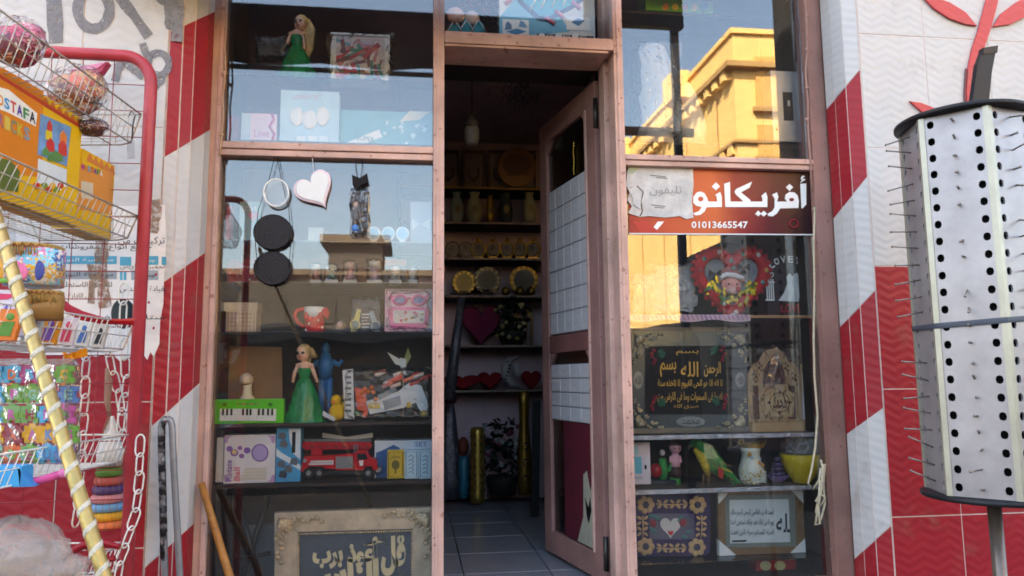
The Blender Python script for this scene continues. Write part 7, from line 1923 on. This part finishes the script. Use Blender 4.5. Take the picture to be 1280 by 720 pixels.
# ------------------------------------------------------------------ six-sided perforated stand at the right
SY = -0.74
Cs = at(1223, 400, SY)
HR = 0.195
zT, zB = Z(1245, 131, SY - HR), Z(1245, 629, SY - HR)
stn = bpy.data.objects.new('perforated_stand', None); COL.objects.link(stn); stn.location = (Cs.x, Cs.y, 0.13)
tag(stn, 'six-sided perforated metal display stand with pins and black discs at the right', 'display stand')
metal = M('white_coated_sheet', (160, 153, 154), 0.34, metal=0.35, vary=0.22, scale=7, bump=0.05, bscale=6)
trimm = M('pale_gold_angle', (172, 166, 150), 0.35, metal=0.4, vary=0.15, scale=10)
blk = M('black_rubber_rim', (26, 26, 30), 0.5, vary=0.2, scale=20)
Hs = zT - zB; z0s = zB - .13
PH = -107.5
verts = [Vector((HR * math.cos(R(PH + 60 * k)), HR * math.sin(R(PH + 60 * k)), 0)) for k in range(6)]
rows_n = 22
def perforated(w):
    mb = MB(); rh = Hs / rows_n; hw, hh = .0108, .0135
    cols_ = (w * .16, w * .84); cw = .03
    xs = [0, cols_[0] - cw / 2, cols_[0] + cw / 2, cols_[1] - cw / 2, cols_[1] + cw / 2, w]
    for a, b in ((0, 1), (2, 3), (4, 5)): mb.add([(xs[a], 0, z0s), (xs[b], 0, z0s), (xs[b], 0, z0s + Hs), (xs[a], 0, z0s + Hs)], [(0, 1, 2, 3)])
    for cx in cols_:
        for r_ in range(rows_n):
            za, zb = z0s + r_ * rh, z0s + (r_ + 1) * rh; cz = (za + zb) / 2 + random.uniform(-.001, .001)
            x0, x1 = cx - cw / 2, cx + cw / 2
            out = [(x0, za), (cx, za), (x1, za), (x1, cz), (x1, zb), (cx, zb), (x0, zb), (x0, cz)]
            inn = [(cx - hw * .75, cz - hh * .75), (cx, cz - hh), (cx + hw * .75, cz - hh * .75), (cx + hw, cz), (cx + hw * .75, cz + hh * .75), (cx, cz + hh), (cx - hw * .75, cz + hh * .75), (cx - hw, cz)]
            vs_ = [(x, 0, z) for x, z in out] + [(x, 0, z) for x, z in inn] + [(x, .006, z) for x, z in inn]
            fs = [(k, (k + 1) % 8, 8 + (k + 1) % 8, 8 + k) for k in range(8)] + [(8 + k, 8 + (k + 1) % 8, 16 + (k + 1) % 8, 16 + k) for k in range(8)]
            mb.add(vs_, fs)
    return mb.mesh('panel')
pm = perforated(HR); pm.materials.append(metal)
pin = MB().tube([(0, 0, 0), (0, 0, .078)], .0026, 7).ell((0, 0, .08), (.0045, .0045, .004), 8, 6).mesh('pin'); pin.materials.append(M('worn_pin_steel', (140, 130, 122), 0.4, metal=0.7, vary=0.3, scale=60))
spin = MB().tube([(0, 0, 0), (0, 0, .022)], .0034, 7).ell((0, 0, .023), (.0046, .0046, .004), 8, 6).mesh('pin'); spin.materials.append(MATS['worn_pin_steel'])
random.seed(3)
for k in range(6):
    a, b = verts[k], verts[(k + 1) % 6]
    d_ = (b - a).normalized(); n_ = Vector((d_.y, -d_.x, 0))
    if n_.dot(a + b) < 0: n_ = -n_
    ang = math.atan2(d_.y, d_.x)
    pan = link('panel', pm, None, stn, a, (0, 0, ang))
    if k in (0, 5, 4):
        for r_ in range(rows_n):
            if random.random() < .1: continue
            z = z0s + (r_ + .5) * Hs / rows_n + random.uniform(-.004, .004)
            q = Vector((n_.x, n_.y, random.uniform(-.35, .25) if r_ > 6 else random.uniform(-.1, .5))) + d_ * random.uniform(-.25, .25)
            link('pin', pin if k == 4 else (spin if random.random() < .8 else pin), None, pan, (HR * .5, 0, z), (Matrix.Rotation(-ang, 3, 'Z') @ q).to_track_quat('Z', 'Y').to_euler())
    # corner angle strip
    u = a.normalized(); d2 = (verts[k - 1] - a).normalized()
    mb = MB()
    s1 = [a + u * .004, a + d_ * .014 + n_ * .0035, a + d_ * .014 + n_ * .001, a + u * .001, a + d2 * .014 + u * .001, a + d2 * .014 + u * .0035]
    nb = Vector((d2.y, -d2.x, 0)); nb = nb if nb.dot(a) > 0 else -nb
    s1 = [a + u * .005, a + d_ * .014 + n_ * .004, a + d_ * .014 + n_ * .001, a + u * .0012, a + d2 * .014 + nb * .001, a + d2 * .014 + nb * .004]
    mb.prism([Vector((q.x, q.y, z0s)) for q in s1], (0, 0, Hs)).build('corner_strip', trimm, stn)
for z, nm, s_ in ((z0s + Hs, 'top_disc', 1), (z0s, 'bottom_disc', -1)):
    MB().lathe([(0.005, z + s_ * .002), (HR * 1.06, z + s_ * .002), (HR * 1.075, z + s_ * .005), (HR * 1.075, z + s_ * .015), (HR * 1.05, z + s_ * .018), (0.005, z + s_ * .018)], 56).build(nm, blk, stn)
MB().lathe([(.021, 0.02), (.021, z0s)], 16).build('pole', M('dull_steel_pole', (120, 108, 100), 0.35, metal=0.6, vary=0.25, scale=12), stn)
MB().lathe([(.22, 0), (.22, .012), (.05, .02), (.03, .06)], 32).build('base_plate', blk, stn)
MB().lathe([(HR * .8, z0s + .004), (HR * .8, z0s + Hs - .004)], 24).build('hole_darkener', C(20, 20, 22, 0.9), stn)  # dark core added so the perforations look dark inside
# strap round the panels
zs_ = Z(1245, 398, SY - HR) - .13
lp_ = []
for k in range(6):
    a, b = verts[k], verts[(k + 1) % 6]
    for j in range(5): q = a + (b - a) * j / 5; lp_.append(q * 1.03 + Vector((0, 0, zs_ + (q.x) * .07)))
st_m = C(70, 74, 84, 0.5)
MB().grid([[q + Vector((0, 0, -.009)) for q in lp_ + lp_[:1]], [q * 1.012 - Vector((0, 0, q.z * .012)) for q in lp_ + lp_[:1]], [q + Vector((0, 0, .009)) for q in lp_ + lp_[:1]]]).build('strap', st_m, stn)
t = T('black_bar', 'short black flat bar sticking up behind the top of the perforated stand', 'bar', 1225, 125, SY + .1, None)
t.poly('bar', [(1211, 160), (1222, 80), (1230, 59), (1246, 58), (1240, 90), (1237, 122), (1232, 160)], blk, 0.0, .02, .002)
t.poly('tape_end', [(1229, 60), (1247, 57), (1246, 66), (1228, 68)], C(16, 16, 18, .4), -.003, .022)

# red tile branch motif on the right wall
t = T('branch_motif', 'red curved branch and leaf motif raised on the white tiled wall', 'wall ornament', 1220, 110, WALL_Y - .004, None)
mo = tile_mat('rose_red_motif', (196, 74, 74))
def leafp(pts): t.poly('motif_piece', pts, mo, -.007, .002, .002)
leafp([(1209, 150), (1207, 118), (1209, 86), (1214, 62), (1222, 38), (1232, 0), (1236, -24), (1248, -24), (1246, 4), (1238, 34), (1230, 58), (1225, 84), (1222, 118), (1222, 150)])
leafp([(1150, -6), (1164, -4), (1186, 4), (1206, 16), (1220, 33), (1206, 31), (1186, 24), (1166, 11)])
leafp([(1240, 34), (1250, 18), (1268, 4), (1290, -8), (1308, -10), (1298, 8), (1280, 22), (1262, 31)])
leafp([(1136, 127), (1150, 129), (1170, 137), (1190, 150), (1176, 152), (1156, 144)])
t.poly('motif_painted_shadow', [(1206, 150), (1204.5, 118), (1206.5, 86), (1207.6, 86), (1206, 118), (1207.6, 150)], C(120, 70, 70, .6), -.005, .002)  # dark sliver painted as the shadow along the trunk edge
